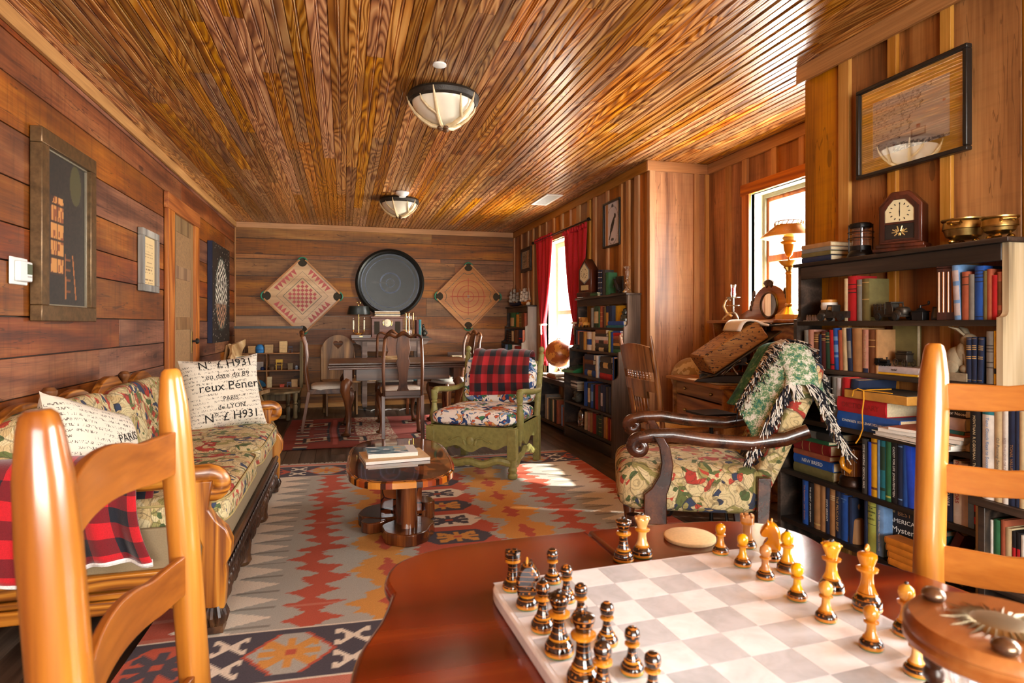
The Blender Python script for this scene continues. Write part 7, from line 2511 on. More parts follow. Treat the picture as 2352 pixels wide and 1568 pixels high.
BOARDW = wood('pale_board_veneer', srgb('#b78a58'), srgb('#cfa573'), srgb('#dcb888'), 'x', ring=2, rough=.35, tint=.05, stain=.03)
BOARDO = wood('orange_board_veneer', srgb('#a86a2c'), srgb('#c5853c'), srgb('#d3994f'), 'x', ring=2, rough=.35, tint=.05, stain=.03)
RP, GP = plain('red_print', srgb('#b8524a'), .5), plain('green_print', srgb('#33503f'), .5)
def quad2(b, pts, y):
    b.put([(p[0], y, p[1]) for p in pts], [tuple(range(len(pts)))])
def checkers(t, S, ro):
    b = MB()
    c = S * .098
    for i in range(8):
        for j in range(8):
            if (i + j) % 2 == 0:
                x, z = (i - 4) * c, (j - 4) * c
                quad2(b, [ro(p) for p in ((x, z), (x + c, z), (x + c, z + c), (x, z + c))], -.0226)
    for k in range(4):
        for i in range(6):
            x, w = (i - 3) * S * .16, S * .16
            tri_ = [(x, S * .88), (x + w, S * .88), (x + w / 2, S * .66)]
            R = math.radians(90 * k)
            quad2(b, [ro((p * math.cos(R) - q * math.sin(R), p * math.sin(R) + q * math.cos(R))) for p, q in tri_], -.0226)
    b.build('red_pattern', RP, t, smooth=False)
    b = MB()
    for q in (.46, .62):
        for p0, p1 in (((-q, -q), (q, -q)), ((q, -q), (q, q)), ((q, q), (-q, q)), ((-q, q), (-q, -q))):
            A, B = ro((p0[0] * S, p0[1] * S)), ro((p1[0] * S, p1[1] * S))
            b.bar((A[0], -.0224, A[1]), (B[0], -.0224, B[1]), .003 if q > .5 else .006, .0012, up=(0, 1, 0))
    b.build('green_lines', GP, t, smooth=False)
def target(t, S, ro):
    b = MB()
    for r in (.22, .44, .66):
        b.tube([(r * S * math.cos(2 * PI * i / 64), -.0222, r * S * math.sin(2 * PI * i / 64)) for i in range(64)], .004, 5, closed=True)
    for d in ((1, 0), (0, 1)): b.tube([(-.74 * S * d[0], -.0222, -.74 * S * d[1]), (.74 * S * d[0], -.0222, .74 * S * d[1])], .004, 5)
    b.build('red_rings', flat(srgb('#b33a1e'), .5), t)
    b = MB()
    n = 14
    for k in range(4):
        R = math.radians(90 * k)
        for i in range(n):
            x = -.56 + 1.12 * i / n
            A, B = [ro((p * math.cos(R) - .80 * math.sin(R), p * math.sin(R) + .80 * math.cos(R))) for p in (x, x + .05)]
            b.bar((A[0] * S, -.0224, A[1] * S), (B[0] * S, -.0224, B[1] * S), .008, .0012, up=(0, 1, 0))
        P = [ro((p * math.cos(R) - q * math.sin(R), p * math.sin(R) + q * math.cos(R))) for p, q in [(.80 - .24 * math.cos(a), .80 - .24 * math.sin(a)) for a in [PI / 2 * i / 8 for i in range(9)]]]
        b.tube([(p[0] * S, -.0222, p[1] * S) for p in P], .003, 5)
    b.build('green_border', GP, t, smooth=False)
    b = MB(); b.T = tr(0, -.0222, 0) @ rot(90, 'X'); b.lathe([(.017, 0), (.017, .001), (0, .0012)], 20); b.build('centre_spot', flat(srgb('#6fae9a'), .5), t)
p = at(695, 680, Y=YB)
game_board('pale game board with red checkers and red points hung diagonally on the back wall', p.x, p.z, .515, BOARDW, decorate=checkers)
p = at(1075, 681, Y=YB)
game_board('orange game board with red target rings hung diagonally on the back wall', p.x, p.z, .485, BOARDO, decorate=target)

# round wall clock
p = at(896, 650, Y=YB)
R = .475
wc = thing('wall_clock', 'huge round blackened wall clock with Roman numerals on the back wall', 'clock', (p.x, YB - .001, p.z))
CLK = plain('slate_blue_clock_face', srgb('#171d2c'), .55, .05, var=.25, sc=20)
CLK2 = plain('slate_relief', srgb('#6f7c98'), .4, .3, var=.2)
b = MB(); b.T = rot(90, 'X')
b.lathe([(R, 0), (R, .03), (R * .985, .055), (R * .93, .068), (R * .88, .055), (R * .86, .03)], 64); b.build('rim', plain('blackened_rim', srgb('#1a1c1a'), .35, .3, var=.3), wc)
b = MB(); b.T = rot(90, 'X'); b.lathe([(R * .87, .02), (0, .022)], 64); b.build('face', CLK, wc)
b = MB()
def ring_(r, w): b.tube([(r * math.cos(2 * PI * i / 72), -.024, r * math.sin(2 * PI * i / 72)) for i in range(72)], w, 6, closed=True)
for r in (.83, .72, .30, .28, .12): ring_(R * r, .008)
for i in range(8):
    a = 2 * PI * (i + .5) / 8
    cx, cz = R * .50 * math.cos(a), R * .50 * math.sin(a)
    b.tube([(cx + R * .21 * math.cos(a + q), -.024, cz + R * .21 * math.sin(a + q)) for q in [-1.7 + 3.4 * k / 16 for k in range(17)]], .004, 6)
for i in range(60):
    a = 2 * PI * i / 60
    b.bar((R * .735 * math.cos(a), -.024, R * .735 * math.sin(a)), (R * .815 * math.cos(a), -.024, R * .815 * math.sin(a)), .010, .008, up=(0, 1, 0))
for i in range(-4, 5):
    q = R * .17 * i
    l = math.sqrt(max(0, (R * .7) ** 2 - q * q))
    b.bar((q, -.0225, -l), (q, -.0225, l), .003, .003, up=(0, 1, 0)); b.bar((-l, -.0225, q), (l, -.0225, q), .003, .003, up=(0, 1, 0))
b.build('relief_tracery', CLK2, wc)
for i, nm in enumerate('XII I II III IIII V VI VII VIII IX X XI'.split()):
    a = PI / 2 - 2 * PI * i / 12
    text(nm, .125, CLK2, wc, tr(R * .53 * math.cos(a), -.0245, R * .53 * math.sin(a)) @ rot(90, 'X') @ rot(math.degrees(a) - 90, 'Z'), 'numeral', depth=.003)
b = MB()
for L, a in ((R * .30, 205), (R * .55, -88)):
    b.T = tr(0, -.034, 0) @ rot(a, 'Y')
    b.prism([(-.006, -.07), (.006, -.07), (.008, L * .7), (.022, L * .8), (0, L), (-.022, L * .8), (-.008, L * .7)], -.004, .0, 'xz')
b.build('hands', BLACK, wc)

# prints on the right-hand walls
DKF = plain('black_frame', (.012, .011, .010), .35, var=.2)
def raven(u, v):
    x, z = u - .5, v - .47
    k = x * .80 + z * .0
    a = math.radians(62)
    p_, q_ = x * math.cos(a) + z * 1.35 * math.sin(a), -x * math.sin(a) + z * 1.35 * math.cos(a)
    if abs(q_) < .085 * (1 - (p_ / .30) ** 2) ** .6 if abs(p_) < .30 else False: return srgb('#23242a')
    if -.50 < p_ < -.25 and abs(q_ + .02) < .03: return srgb('#23242a')
    if (x - .165) ** 2 + (z - .2) ** 2 < .004: return srgb('#23242a')
    if (u - .5) ** 2 + (v - .93) ** 2 * 2 < .004 or (u - .5) ** 2 * .4 + (v - .13) ** 2 * 3 < .004: return srgb('#4a4b52')
    r = math.hypot(x, z * .9)
    if abs(r - .40) < .012 and hsh(int(math.atan2(z, x) * 14), 1) > .3: return srgb('#8f8f98')
    return srgb('#d3d3dc')
picture('framed_print', 'black-framed print of a dark bird on the upright boards above the middle bookcase', (XR - .001, (5.05 + 5.42) / 2, 2.065), -90, .37, .43, .035, .018, DKF, raven, 60, 76)
def engraving(u, v):
    if not (.08 < u < .92 and .06 < v < .94): return srgb('#b9ad94')
    return srgb('#57504a') if hsh(int(u * 30), int(v * 34)) < .55 * (1 - abs(v - .45)) else srgb('#a89c86')
picture('framed_print', 'small dark-framed engraving on the right wall above the model ships', (XR - .001, (7.78 + 8.27) / 2, 2.015), -90, .48, .33, .03, .045, flat(srgb('#2b1a10'), .4), engraving, 50, 40)
def mapcol(u, v):
    base = srgb('#cfc2b4')
    coast = .30 + .46 * v + .05 * math.sin(v * 21) + .02 * math.sin(v * 63)
    if abs(u - coast) < .008 and v > .22: return srgb('#5a4c4a')
    if u < coast and v > .12:
        if abs(u - (.42 + .02 * math.sin(v * 17))) < .004 and v > .5: return srgb('#6d6460')
        if abs(u - (.56 + .03 * math.sin(v * 13))) < .004 and v > .52: return srgb('#6d6460')
        if hsh(int(u * 44), int(v * 60)) > .80: return srgb('#8c827c')
    else:
        if v < .10 + .05 * math.sin(u * 5) and u > .3 and hsh(int(u * 60), int(v * 60)) > .35: return srgb('#6b625e')
        if abs(u - .62) < .09 and .16 < v < .30:
            return srgb('#b9aca0') if (abs(u - .62) < .075 and .18 < v < .28) else srgb('#8a6a60')
        if abs(u - .62) < .025 and .30 <= v < .36: return srgb('#a04a38')
        if (u - .93) ** 2 + (v - .6) ** 2 < .0004: return srgb('#a85040')
    if abs(u - .30) < .016 and .03 < v < .18: return srgb('#7a4038')
    return base
picture('framed_map', 'old coastal map with a mustard mat in a black frame on the near wall', (XN - .02, (1.785 + 2.31) / 2, 2.0), -90, .525, .41, .03, .018, DKF, mapcol, 100, 80, .062, plain('mustard_mat', srgb('#cf9c1e'), .7), glass=True)

# curtains of the far window
RED = plain('red_curtain_cloth', srgb('#b00f22'), .75, var=.12, sc=60)
LIN = plain('curtain_lining', srgb('#e0a890'), .8)
def curtain(label, ya, yb, ytie, ztop, ztie, zbot, side):
    t = thing('curtain', label, 'curtain', (0, 0, 0), 0, 'red curtains of the far window')
    def f(u, v):
        z = ztop - v * (ztop - zbot)
        if z > ztie:
            k = ((ztop - z) / (ztop - ztie)) ** 2.1
            w = (yb - ya) * (1 - .86 * k)
            c = (ya + yb) / 2 * (1 - k) + ytie * k
        else:
            k = (ztie - z) / max(.01, ztie - zbot)
            w = (yb - ya) * (.14 + .16 * k)
            c = ytie - .04 * side * k
        y = c + (u - .5) * w
        return (2.395 - .022 * math.sin(u * 30) * (.5 + .5 * (1 - abs(u - .5))) - .01 * math.sin(u * 11 + v * 4), y, z)
    b = MB(); b.grid(f, 90, 50); b.build('cloth', RED, t, solid=.004)
    b = MB()
    b.grid(lambda u, v: (2.395 - .02 * math.sin(u * 60), ya + (yb - ya) * u, ztop + .05 * v * (1 + .15 * math.sin(u * 50))), 60, 3); b.build('ruffle', RED, t, solid=.004)
    b = MB()
    b.tube([(2.395 + .04 * math.cos(2 * PI * i / 16), ytie + .058 * math.sin(2 * PI * i / 16), ztie) for i in range(16)], .012, 8, closed=True)
    b.tube([(2.36, ytie - .02, ztie), (2.35, ytie - .06, ztie - .06), (2.355, ytie - .05, ztie - .12), (2.365, ytie - .02, ztie - .10)], .010, 6)
    b.build('tie_back', flat(srgb('#e3d6cc'), .8), t)
    return t
curtain('red curtain tied back on the far side of the window, nearest the corner bookcase', 6.88, 7.54, 7.23, 2.17, 1.125, .62, 1)
curtain('red curtain tied back on the near side of the window above the middle bookcase', 5.80, 6.50, 6.10, 2.12, 1.14, .9, -1)
b = MB(); b.tube([(2.385, 5.74, 2.19), (2.385, 7.62, 2.19)], .009, 10)
for y in (5.74, 7.62): b.blob((2.385, y, 2.19), (.02, .025, .02), 10, 8)
for y in (5.78, 7.58): b.bar((2.385, y, 2.19), (2.429, y, 2.19), .012, .012)
tag(b.build('curtain_rod', IRON), 'thin black curtain rod across the top of the far window', 'rod')

# ================================================================ ceiling fittings
BOWL = plain('frosted_bowl_glass', srgb('#e6ddc8'), .25, var=.04, coat=.3)
ANT = plain('antler', srgb('#cdb48a'), .45, var=.2, sc=30)
RIMM = plain('bark_rim', srgb('#2b241d'), .5, .3, var=.5, sc=120, bump=.6)
def ceiling_light(label, x, y):
    t = thing('ceiling_light', label, 'ceiling light', (x, y, CZ), 20, 'antler ceiling lights')
    b = MB(); b.lathe([(.12, 0), (.205, -.005), (.212, -.02), (.205, -.045), (.188, -.055), (.188, -.03)], 48); b.build('rim', RIMM, t)
    b = MB(); b.lathe([(0, -.178), (.05, -.172), (.10, -.152), (.148, -.115), (.178, -.075), (.186, -.045), (.18, -.044)], 48); b.build('bowl', BOWL, t)
    for i in range(5):
        b = MB()
        b.T = rot(72 * i)
        P = [(.02, 0, -.19), (.07, .01, -.182), (.12, .02, -.152), (.165, .03, -.112), (.195, .035, -.065), (.21, .035, -.02)]
        b.tube(P, [.013, .013, .011, .009, .007, .003], 8)
        b.tube([(.125, .02, -.15), (.155, -.02, -.12), (.18, -.05, -.08), (.19, -.06, -.04)], [.009, .008, .006, .002], 8)
        b.build('antler', ANT, t)
    b = MB(); b.blob((.02, .01, -.20), (.022, .018, .014), 10, 8); b.blob((-.022, 0, -.198), (.02, .016, .013), 10, 8); b.blob((0, -.03, -.20), (.016, .018, .012), 10, 8); b.build('finial', flat(srgb('#5a3a20'), .4), t)
    return t
ceiling_light('nearer antler-clasped bowl ceiling light in the middle of the boarded ceiling', .567, 3.58)
ceiling_light('farther antler-clasped bowl ceiling light behind the white smoke detector', .577, 6.68)
b = MB(); b.lathe([(.065, 0), (.07, -.01), (.06, -.03), (.035, -.045), (.034, -.055), (0, -.056)], 28)
o = b.build('smoke_detector', WHITE); o.location = (.575, 6.30, CZ); tag(o, 'white smoke detector on the ceiling in front of the farther light', 'smoke detector')
b = MB(); b.lathe([(.035, 0), (.036, -.008), (.02, -.012), (0, -.013)], 20)
o = b.build('sensor_disc', WHITE); o.location = (.48, 3.16, CZ); tag(o, 'small white disc on the ceiling beyond the nearer light', 'sensor')
vt = thing('ceiling_vent', 'white louvred vent in the ceiling near the curtained window', 'vent', (2.12, 6.28, CZ), 0)
b = MB()
for x0, x1, y0, y1 in ((-.09, -.065, -.28, .28), (.065, .09, -.28, .28), (-.065, .065, -.28, -.25), (-.065, .065, .25, .28)): b.box(x0, x1, y0, y1, -.008, 0)
b.build('frame', WHITE, vt, smooth=False)
b = MB()
for i in range(22): b.box(-.065, .065, -.245 + .0225 * i, -.230 + .0225 * i, -.006, -.001)
b.build('louvres', flat(srgb('#c9c8c4'), .5), vt)
# ================================================================ secretary desk in the alcove
DK = thing('secretary_desk', 'oak secretary desk with a shelved hutch standing under the alcove window', 'desk', (2.285, 3.70, 0), -7)
OAKD = wood('desk_oak', srgb('#6b3c14'), srgb('#a0672c'), srgb('#bd8644'), 'y', ring=8, rough=.4, tint=.15, stain=.2)
b = MB(); b.box(0, .62, -.42, .42, .722, .745); b.build('writing_board', OAKD, DK, bevel=.004)
for s in (-1, 1):
    b = MB(); b.box(.04, .62, s * .38 - .012, s * .38 + .012, .004, .722); b.build('side_panel', OAKD, DK, bevel=.002)
for z0, z1 in ((.62, .715), (.42, .61), (.22, .41), (.03, .21)):
    b = MB(); b.rnd = rr(); b.box(.06, .08, -.365, .365, z0, z1); o = b.build('drawer', OAKD, DK, bevel=.004)
    b = MB(); b.blob((.05, -.2, (z0 + z1) / 2), (.012, .012, .012), 10, 8); b.blob((.05, .2, (z0 + z1) / 2), (.012, .012, .012), 10, 8); b.build('knob', OLDBRASS, o)
b = MB(); b.box(.34, .64, -.45, .45, 1.135, 1.155); b.build('hutch_top', OAKD, DK, bevel=.004)
for s in (-1, 1):
    b = MB(); b.prism([(.42, .746), (.62, .746), (.62, 1.135), (.36, 1.135)], s * .39 - .01, s * .39 + .01, 'xz'); b.build('hutch_side', OAKD, DK)
b = MB(); b.box(.605, .618, -.38, .38, .746, 1.135); b.build('hutch_back', OAKD, DK)
b = MB()
for y in (-.2, -.05, .1, .25): b.box(.44, .604, y - .004, y + .004, .746, 1.134)
for z in (.87, 1.0): b.box(.44, .604, -.38, .38, z, z + .008)
b.build('pigeonholes', OAKD, DK)
b = MB()
ol = [(-.39, 1.156), (.39, 1.156), (.39, 1.20), (.33, 1.22), (.26, 1.24)] + [(.22 * math.cos(PI * i / 20), 1.245 + .155 * math.sin(PI * i / 20)) for i in range(1, 20)] + [(-.26, 1.24), (-.33, 1.22), (-.39, 1.20)]
b.prism(ol, .585, .605, 'yz'); b.build('mirror_back', OAKD, DK, bevel=.003)
b = MB()
for k in range(9):
    a = PI * (k - 4) / 14 + PI / 2
    b.tube([(.588, .03 * math.cos(a), 1.37 + .03 * math.sin(a)), (.58, .075 * math.cos(a), 1.385 + .055 * math.sin(a))], [.012, .007], 8)
for s in (-1, 1):
    for k in range(4): b.blob((.585, s * (.19 + .016 * k), 1.35 - .035 * k), (.012, .016, .024), 8, 6)
b.build('carved_crest', CARVED, DK)
b = MB(); b.tube([(.582, .10 * math.cos(2 * PI * i / 40), 1.262 + .088 * math.sin(2 * PI * i / 40)) for i in range(40)], .010, 8, closed=True); b.build('mirror_frame', CARVED, DK)
b = MB(); b.prism([(.095 * math.cos(2 * PI * i / 40), 1.262 + .083 * math.sin(2 * PI * i / 40)) for i in range(40)], .580, .584, 'yz'); b.build('mirror', plain('mirror_glass', (.8, .8, .78), .02, 1.0, var=0), DK)

def on_desk(x, y, z):
    a = math.radians(-7)
    return (2.285 + x * math.cos(a) - y * math.sin(a), 3.70 + x * math.sin(a) + y * math.cos(a), z)
# tole lamp
TOLE = plain('mustard_tole', srgb('#c98d12'), .3, .2, coat=.3, var=.05)
p = at(1812, 700, X=2.78)
tl = thing('table_lamp', 'mustard tole lamp with a wide shade standing before the alcove window', 'lamp', (2.74, p.y * 2.74 / 2.78, 1.1556), -20)
b = MB(); b.lathe([(.085, 0), (.085, .03), (.08, .034)], 8); b.build('foot', TOLE, tl, bevel=.002)
b = MB(); b.lathe([(.08, .034), (.055, .055), (.025, .085), (.018, .09)], 8); b.build('foot_cap', BRASS, tl)
b = MB(); b.lathe([(.024, .09), (.026, .1), (.019, .105), (.019, .29), (.024, .295), (.02, .305)], 10); b.build('column', TOLE, tl)
b = MB(); b.lathe([(.016, .305), (.022, .32), (.034, .335), (.03, .34)], 20); b.build('calyx', BRASS, tl)
b = MB(); b.lathe([(.03, .34), (.045, .352), (.066, .375), (.06, .376), (.02, .36)], 24); b.build('font_dish', TOLE, tl)
b = MB(); b.lathe([(.006, .36), (.006, .40), (.018, .41), (.03, .445), (.034, .48), (.05, .49), (.05, .5), (.03, .505)], 20); b.build('burner', TOLE, tl)
b = MB(); b.lathe([(.03, .505), (.055, .545), (.05, .546), (.026, .508)], 24); b.build('globe_holder', plain('ribbed_milk_glass', srgb('#ece6d8'), .2), tl)
b = MB(); b.lathe([(.168, .525), (.172, .527), (.085, .60), (.08, .598), (.164, .523)], 40); b.build('shade', TOLE, tl)
b = MB()
for i in range(9): b.tube([(.15 * math.cos(a) * (1 - .08 * q), .15 * math.sin(a) * (1 - .08 * q), .5415 + .012 * q) for q, a in [(k / 4 + .5 * math.sin(i), 3.2 + .14 * i + .03 * k) for k in range(5)]], .0022, 5)
b.build('painted_scroll', flat(srgb('#e3d9a8'), .5), tl)
b = MB()
for k in range(18):
    a = 2 * PI * k / 18
    b.tube([(.085 * math.cos(a), .085 * math.sin(a), .60), (.086 * math.cos(a + .17), .086 * math.sin(a + .17), .625)], .003, 5)
for z in (.6, .625): b.tube([(.085 * math.cos(2 * PI * i / 30), .085 * math.sin(2 * PI * i / 30), z) for i in range(30)], .003, 5, closed=True)
b.build('gallery', BRASS, tl)
# candlestick
cd = thing('candlestick', 'scrolled pewter candlestick holding a red candle on the desk hutch', 'candlestick', on_desk(.50, .34, 1.1556), 20)
PEW = plain('pewter', srgb('#bdb5a6'), .25, .9, var=.15)
b = MB()
for i in range(3):
    a = 2 * PI * i / 3
    b.tube([(.0, 0, .06), (.035 * math.cos(a), .035 * math.sin(a), .05), (.07 * math.cos(a), .07 * math.sin(a), .02), (.08 * math.cos(a), .08 * math.sin(a), .007), (.065 * math.cos(a), .065 * math.sin(a), .012)], [.007, .006, .006, .006, .006], 8)
b.tube([(0, 0, .05), (0, 0, .17)], .007, 8); b.lathe([(.005, .105), (.045, .11), (.047, .114), (.005, .113)], 20); b.lathe([(.005, .165), (.05, .17), (.052, .175), (.012, .174), (.012, .19), (.0, .19)], 20)
b.tube([(0, .01, .03), (-.02, .045, .06), (-.03, .065, .105), (-.02, .055, .15), (-.005, .04, .165), (-.002, .025, .15)], [.009, .010, .010, .008, .007, .006], 8)
b.build('stem', PEW, cd)
b = MB(); b.tube([(0, 0, .176), (0, 0, .245)], .011, 12); b.build('candle', flat(srgb('#b01422'), .4), cd)
b = MB(); b.lathe([(.016, .176), (.02, .2), (.016, .23), (.022, .268)], 16); b.build('chimney', GLASS, cd)
# typewriter, paper and the great dictionary
pp = thing('paper_sheets', 'white paper sheets lying under the black typewriter on the desk', 'paper', on_desk(.14, -.12, .7455), -4)
b = MB(); b.box(-.12, .16, -.2, .2, 0, .003); b.build('sheets', PAPERW, pp)
ty = thing('typewriter', 'antique black typewriter standing on the secretary desk under the open dictionary', 'typewriter', on_desk(.21, -.17, .749), -40)
b = MB(); b.prism([(-.20, 0), (.17, 0), (.17, .05), (.0, .05), (-.18, .02)], -.15, .15, 'yz') if False else b.prism([(-.22, 0), (.16, 0), (.16, .055), (-.04, .05), (-.20, .018)], -.15, .15, 'xz'); b.build('frame', BLACK, ty, bevel=.005)
b = MB()
for r_ in range(4):
    for k in range(10): b.lathe([(.004, 0), (.004, .016), (.0085, .017), (.0085, .021), (0, .022)], 8, (-.185 + .034 * r_, -.115 + .0255 * k, .026 + .009 * r_))
b.build('keys', flat(srgb('#4a4843'), .3), ty)
b = MB()
for k in range(22):
    a = PI * (k + .5) / 22
    b.tube([(.04, 0, .07), (.06 + .01 * math.sin(a), .09 * math.cos(a), .075 + .085 * math.sin(a))], .0025, 5)
b.build('typebars', IRON, ty)
b = MB(); b.tube([(.09, -.19, .155), (.09, .19, .155)], .02, 14); b.box(.06, .15, -.16, .16, .12, .135); b.tube([(.09, -.19, .155), (.09, -.215, .155)], .014, 12); b.build('carriage', BLACK, ty)
b = MB()
for s in (-1, 1): b.tube([(-.04, s * .14, .05), (.02, s * .145, .11), (.10, s * .14, .15)], .008, 8)
b.tube([(.05, -.16, .06), (.02, -.175, .11), (.07, -.185, .16), (.11, -.17, .13)], .007, 8)
b.build('side_frame', CHROME, ty)
dc = thing('dictionary', 'huge thumb-indexed dictionary lying open and tilted on top of the black typewriter', 'book', (2.37, 3.36, .985), -15.4)
def thumb_edge():
    m, nt, bs = newmat('thumb_indexed_page_edges')
    v = coords(nt, (1, 1, 1), vary=False)
    g = noise(nt, nd(nt, 'Mapping', {0: v, 3: (14, 4, 160)}).outputs[0], 1.0, 2.0)
    c = ramp(nt, g, [(.3, srgb('#7a4c20')), (.7, srgb('#ab7838'))])
    k = noise(nt, nd(nt, 'Mapping', {0: v, 3: (34, 30, 70)}).outputs[0], 1.0, 1.0)
    c = mixc(nt, math_(nt, 'GREATER_THAN', k, .63), c, srgb('#3a2210') + (1,))
    put(nt, bs, Base_Color=c, Roughness=.7)
    return m
T_ = rot(-34, 'Y')
b = MB(); b.T = T_; b.box(-.22, .19, -.13, .16, -.055, .075); b.build('page_block', thumb_edge(), dc, bevel=.012)
b = MB(); b.T = T_; b.box(-.225, .27, -.145, .175, -.068, -.056); b.build('cover', BLACK, dc, bevel=.004)
b = MB(); b.T = T_
b.grid(lambda u, v: (.06 + .17 * u, -.13 + .29 * v, .078 + .035 * math.sin(PI * min(1, u * 1.15)) - .07 * u ** 3), 16, 6); b.build('open_pages', PAPERW, dc, solid=.012)
b = MB(); b.T = T_ @ tr(.26, 0, -.02) @ rot(30, 'Y'); b.box(-.01, .20, -.14, .17, .0, .012); b.build('back_cover', BLACK, dc, bevel=.004)

# floor globe behind the pressed-back chair
fg = thing('globe', 'pale cream floor globe on a stand between the desk and the pier', 'globe', (2.687, 4.33, 0))
b = MB(); b.blob((0, 0, .70), (.16, .16, .16), 36, 24); b.build('sphere', globe_mat('cream_globe', srgb('#cdbb94'), srgb('#a68b60'), srgb('#8a7048')), fg)
b = MB(); b.tube([(.0, .172 * math.cos(2 * PI * i / 36), .70 + .172 * math.sin(2 * PI * i / 36)) for i in range(20, 36)], .006, 8); b.tube([(0, 0, .525), (0, 0, .12)], .016, 10); b.build('stand', IRON, fg)
for i in range(3):
    a = 2 * PI * i / 3 + .4
    b = MB(); b.tube([(0, 0, .16), (.1 * math.cos(a), .1 * math.sin(a), .10), (.17 * math.cos(a), .17 * math.sin(a), .012)], [.014, .012, .012], 8); b.build('leg', IRON, fg)
# black iron stand
ir = thing('iron_stand', 'black wrought-iron stand with a curled foot behind the tapestry armchair', 'stand', (2.0, 3.02, 0), 0)
b = MB(); b.tube([(0, 0, .02), (0, 0, .62)], .011, 8); b.build('upright', IRON, ir)
for a in (20, 140, 260):
    b = MB(); b.T = rot(a); b.tube([(0, 0, .30), (.10, 0, .27), (.17, 0, .18), (.20, 0, .08), (.23, 0, .022), (.27, 0, .012), (.285, 0, .028), (.27, 0, .042)], [.009] * 8, 8); b.build('leg', IRON, ir)
b = MB(); b.box(-.1, .1, -.1, .1, .62, .632); b.build('top_plate', IRON, ir)
# pressed-back chair drawn up to the desk
pc = thing('pressed_back_chair', 'pressed-back oak chair with spindles and a cane seat drawn up to the desk', 'chair', (2.09, 3.56, 0), 90)
PBW = wood('brown_pressed_oak', srgb('#5a3216'), srgb('#90592c'), srgb('#ae7844'), 'z', ring=9, rough=.35, tint=.1, stain=.2, coat=.15)
for s in (-1, 1):
    b = MB(); b.tube([(s * .185, .19, .44), (s * .195, .22, .65), (s * .205, .26, .88), (s * .212, .285, 1.0), (s * .215, .295, 1.055)], [.017, .017, .017, .014, .007], 10); b.build('back_post', PBW, pc)
    b = MB(); b.tube([(s * .18, .19, .45), (s * .2, .25, 0.006)], [.018, .014], 10); b.build('leg', PBW, pc)
    b = MB(); b.tube([(s * .17, -.19, .45), (s * .19, -.22, .25), (s * .195, -.23, .006)], [.018, .021, .013], 10); b.build('leg', PBW, pc)
    b = MB(); b.tube([(s * .195, -.21, .2), (s * .195, .22, .2)], .009, 8); b.tube([(s * .195, -.21, .3), (s * .195, .22, .3)], .009, 8); b.build('stretcher', PBW, pc)
def bent(z, x): return .20 + (z - .45) * .165 + .015 * (1 - (x / .2) ** 2)
b = MB()
def panel(x0, x1, z0, z1, top=0.0):
    n = 12
    vs = []
    for d in (-.007, .007):
        for zz in (0, 1):
            for i in range(n + 1):
                x = x0 + (x1 - x0) * i / n
                z = z1 + top * math.sin(PI * i / n) if zz else z0
                vs.append((x, bent(z, x) + d, z))
    k = n + 1
    fs = []
    for i in range(n):
        fs += [(i, i + 1, k + i + 1, k + i), (2 * k + i, 3 * k + i, 3 * k + i + 1, 2 * k + i + 1), (k + i, k + i + 1, 3 * k + i + 1, 3 * k + i), (i, 2 * k + i, 2 * k + i + 1, i + 1)]
    b.put(vs, fs)
panel(-.20, .20, .83, .985, .02); b.build('crest_panel', PBW, pc)
b = MB(); panel(-.20, .20, .705, .775); panel(-.10, .10, .66, .706); b.build('middle_rail', PBW, pc)
b = MB(); panel(-.11, .11, .455, .49); b.build('lower_rail', PBW, pc)
def spindle(x, z0, z1, r):
    b = MB(); z = [z0 + (z1 - z0) * k / 8 for k in range(9)]
    b.tube([(x, bent(q, x), q) for q in z], [r * .5, r * .6, r, r * .6, r * 1.1, r * .6, r, r * .6, r * .5], 8); b.build('spindle', PBW, pc)
for i in range(9): spindle(-.15 + .0375 * i, .775, .832, .008)
for i in range(5): spindle(-.08 + .04 * i, .49, .662, .009)
b = MB(); b.blob((0, 0, .455), (.21, .21, .022), 32, 8, .5, .5); b.build('seat_frame', PBW, pc)
b = MB(); b.blob((0, 0, .468), (.165, .165, .012), 28, 6, .6); b.build('cane_seat', plain('cane', srgb('#c9a866'), .7, var=.3, sc=150), pc)

# ================================================================ on and under the library table
zt_ = .9455
def on_tab(px, py=770, Y=8.25): return at(px, py, Y=Y).x
lb = thing('wooden_box', 'flat dark wooden box with a gilt emblem under the candle lamp', 'box', (on_tab(829), 8.25, zt_))
b = MB(); b.box(-.125, .125, -.09, .09, 0, .045); b.build('box_body', WALNUT_X, lb, bevel=.003)
b = MB(); b.box(-.02, .02, -.092, -.0905, .016, .03); b.build('emblem', GOLD, lb)
cl = thing('candle_lamp', 'brass twin-candle desk lamp with a black metal shade on the library table', 'lamp', (on_tab(824), 8.25, zt_ + .0455))
b = MB(); b.lathe([(.05, 0), (.045, .012), (.012, .02)], 20); b.tube([(0, 0, .015), (0, 0, .40)], .006, 8); b.tube([(.022 * math.cos(2 * PI * i / 16), 0, .42 + .018 * math.sin(2 * PI * i / 16)) for i in range(16)], .0035, 6, closed=True)
for s in (-1, 1): b.tube([(0, 0, .03), (s * .04, 0, .015), (s * .065, 0, .03), (s * .068, 0, .06)], .005, 8); b.lathe([(.016, .06), (.018, .066), (.010, .068)], 12, (s * .068, 0, 0))
b.build('stem', BRASS, cl)
for s in (-1, 1):
    b = MB(); b.tube([(s * .068, 0, .068), (s * .068, 0, .19)], .011, 10); b.build('candle', CREAM, cl)
    b = MB(); b.lathe([(.004, .19), (.012, .205), (.010, .225), (0, .25)], 10, (s * .068, 0, 0)); b.build('bulb', GLASS, cl)
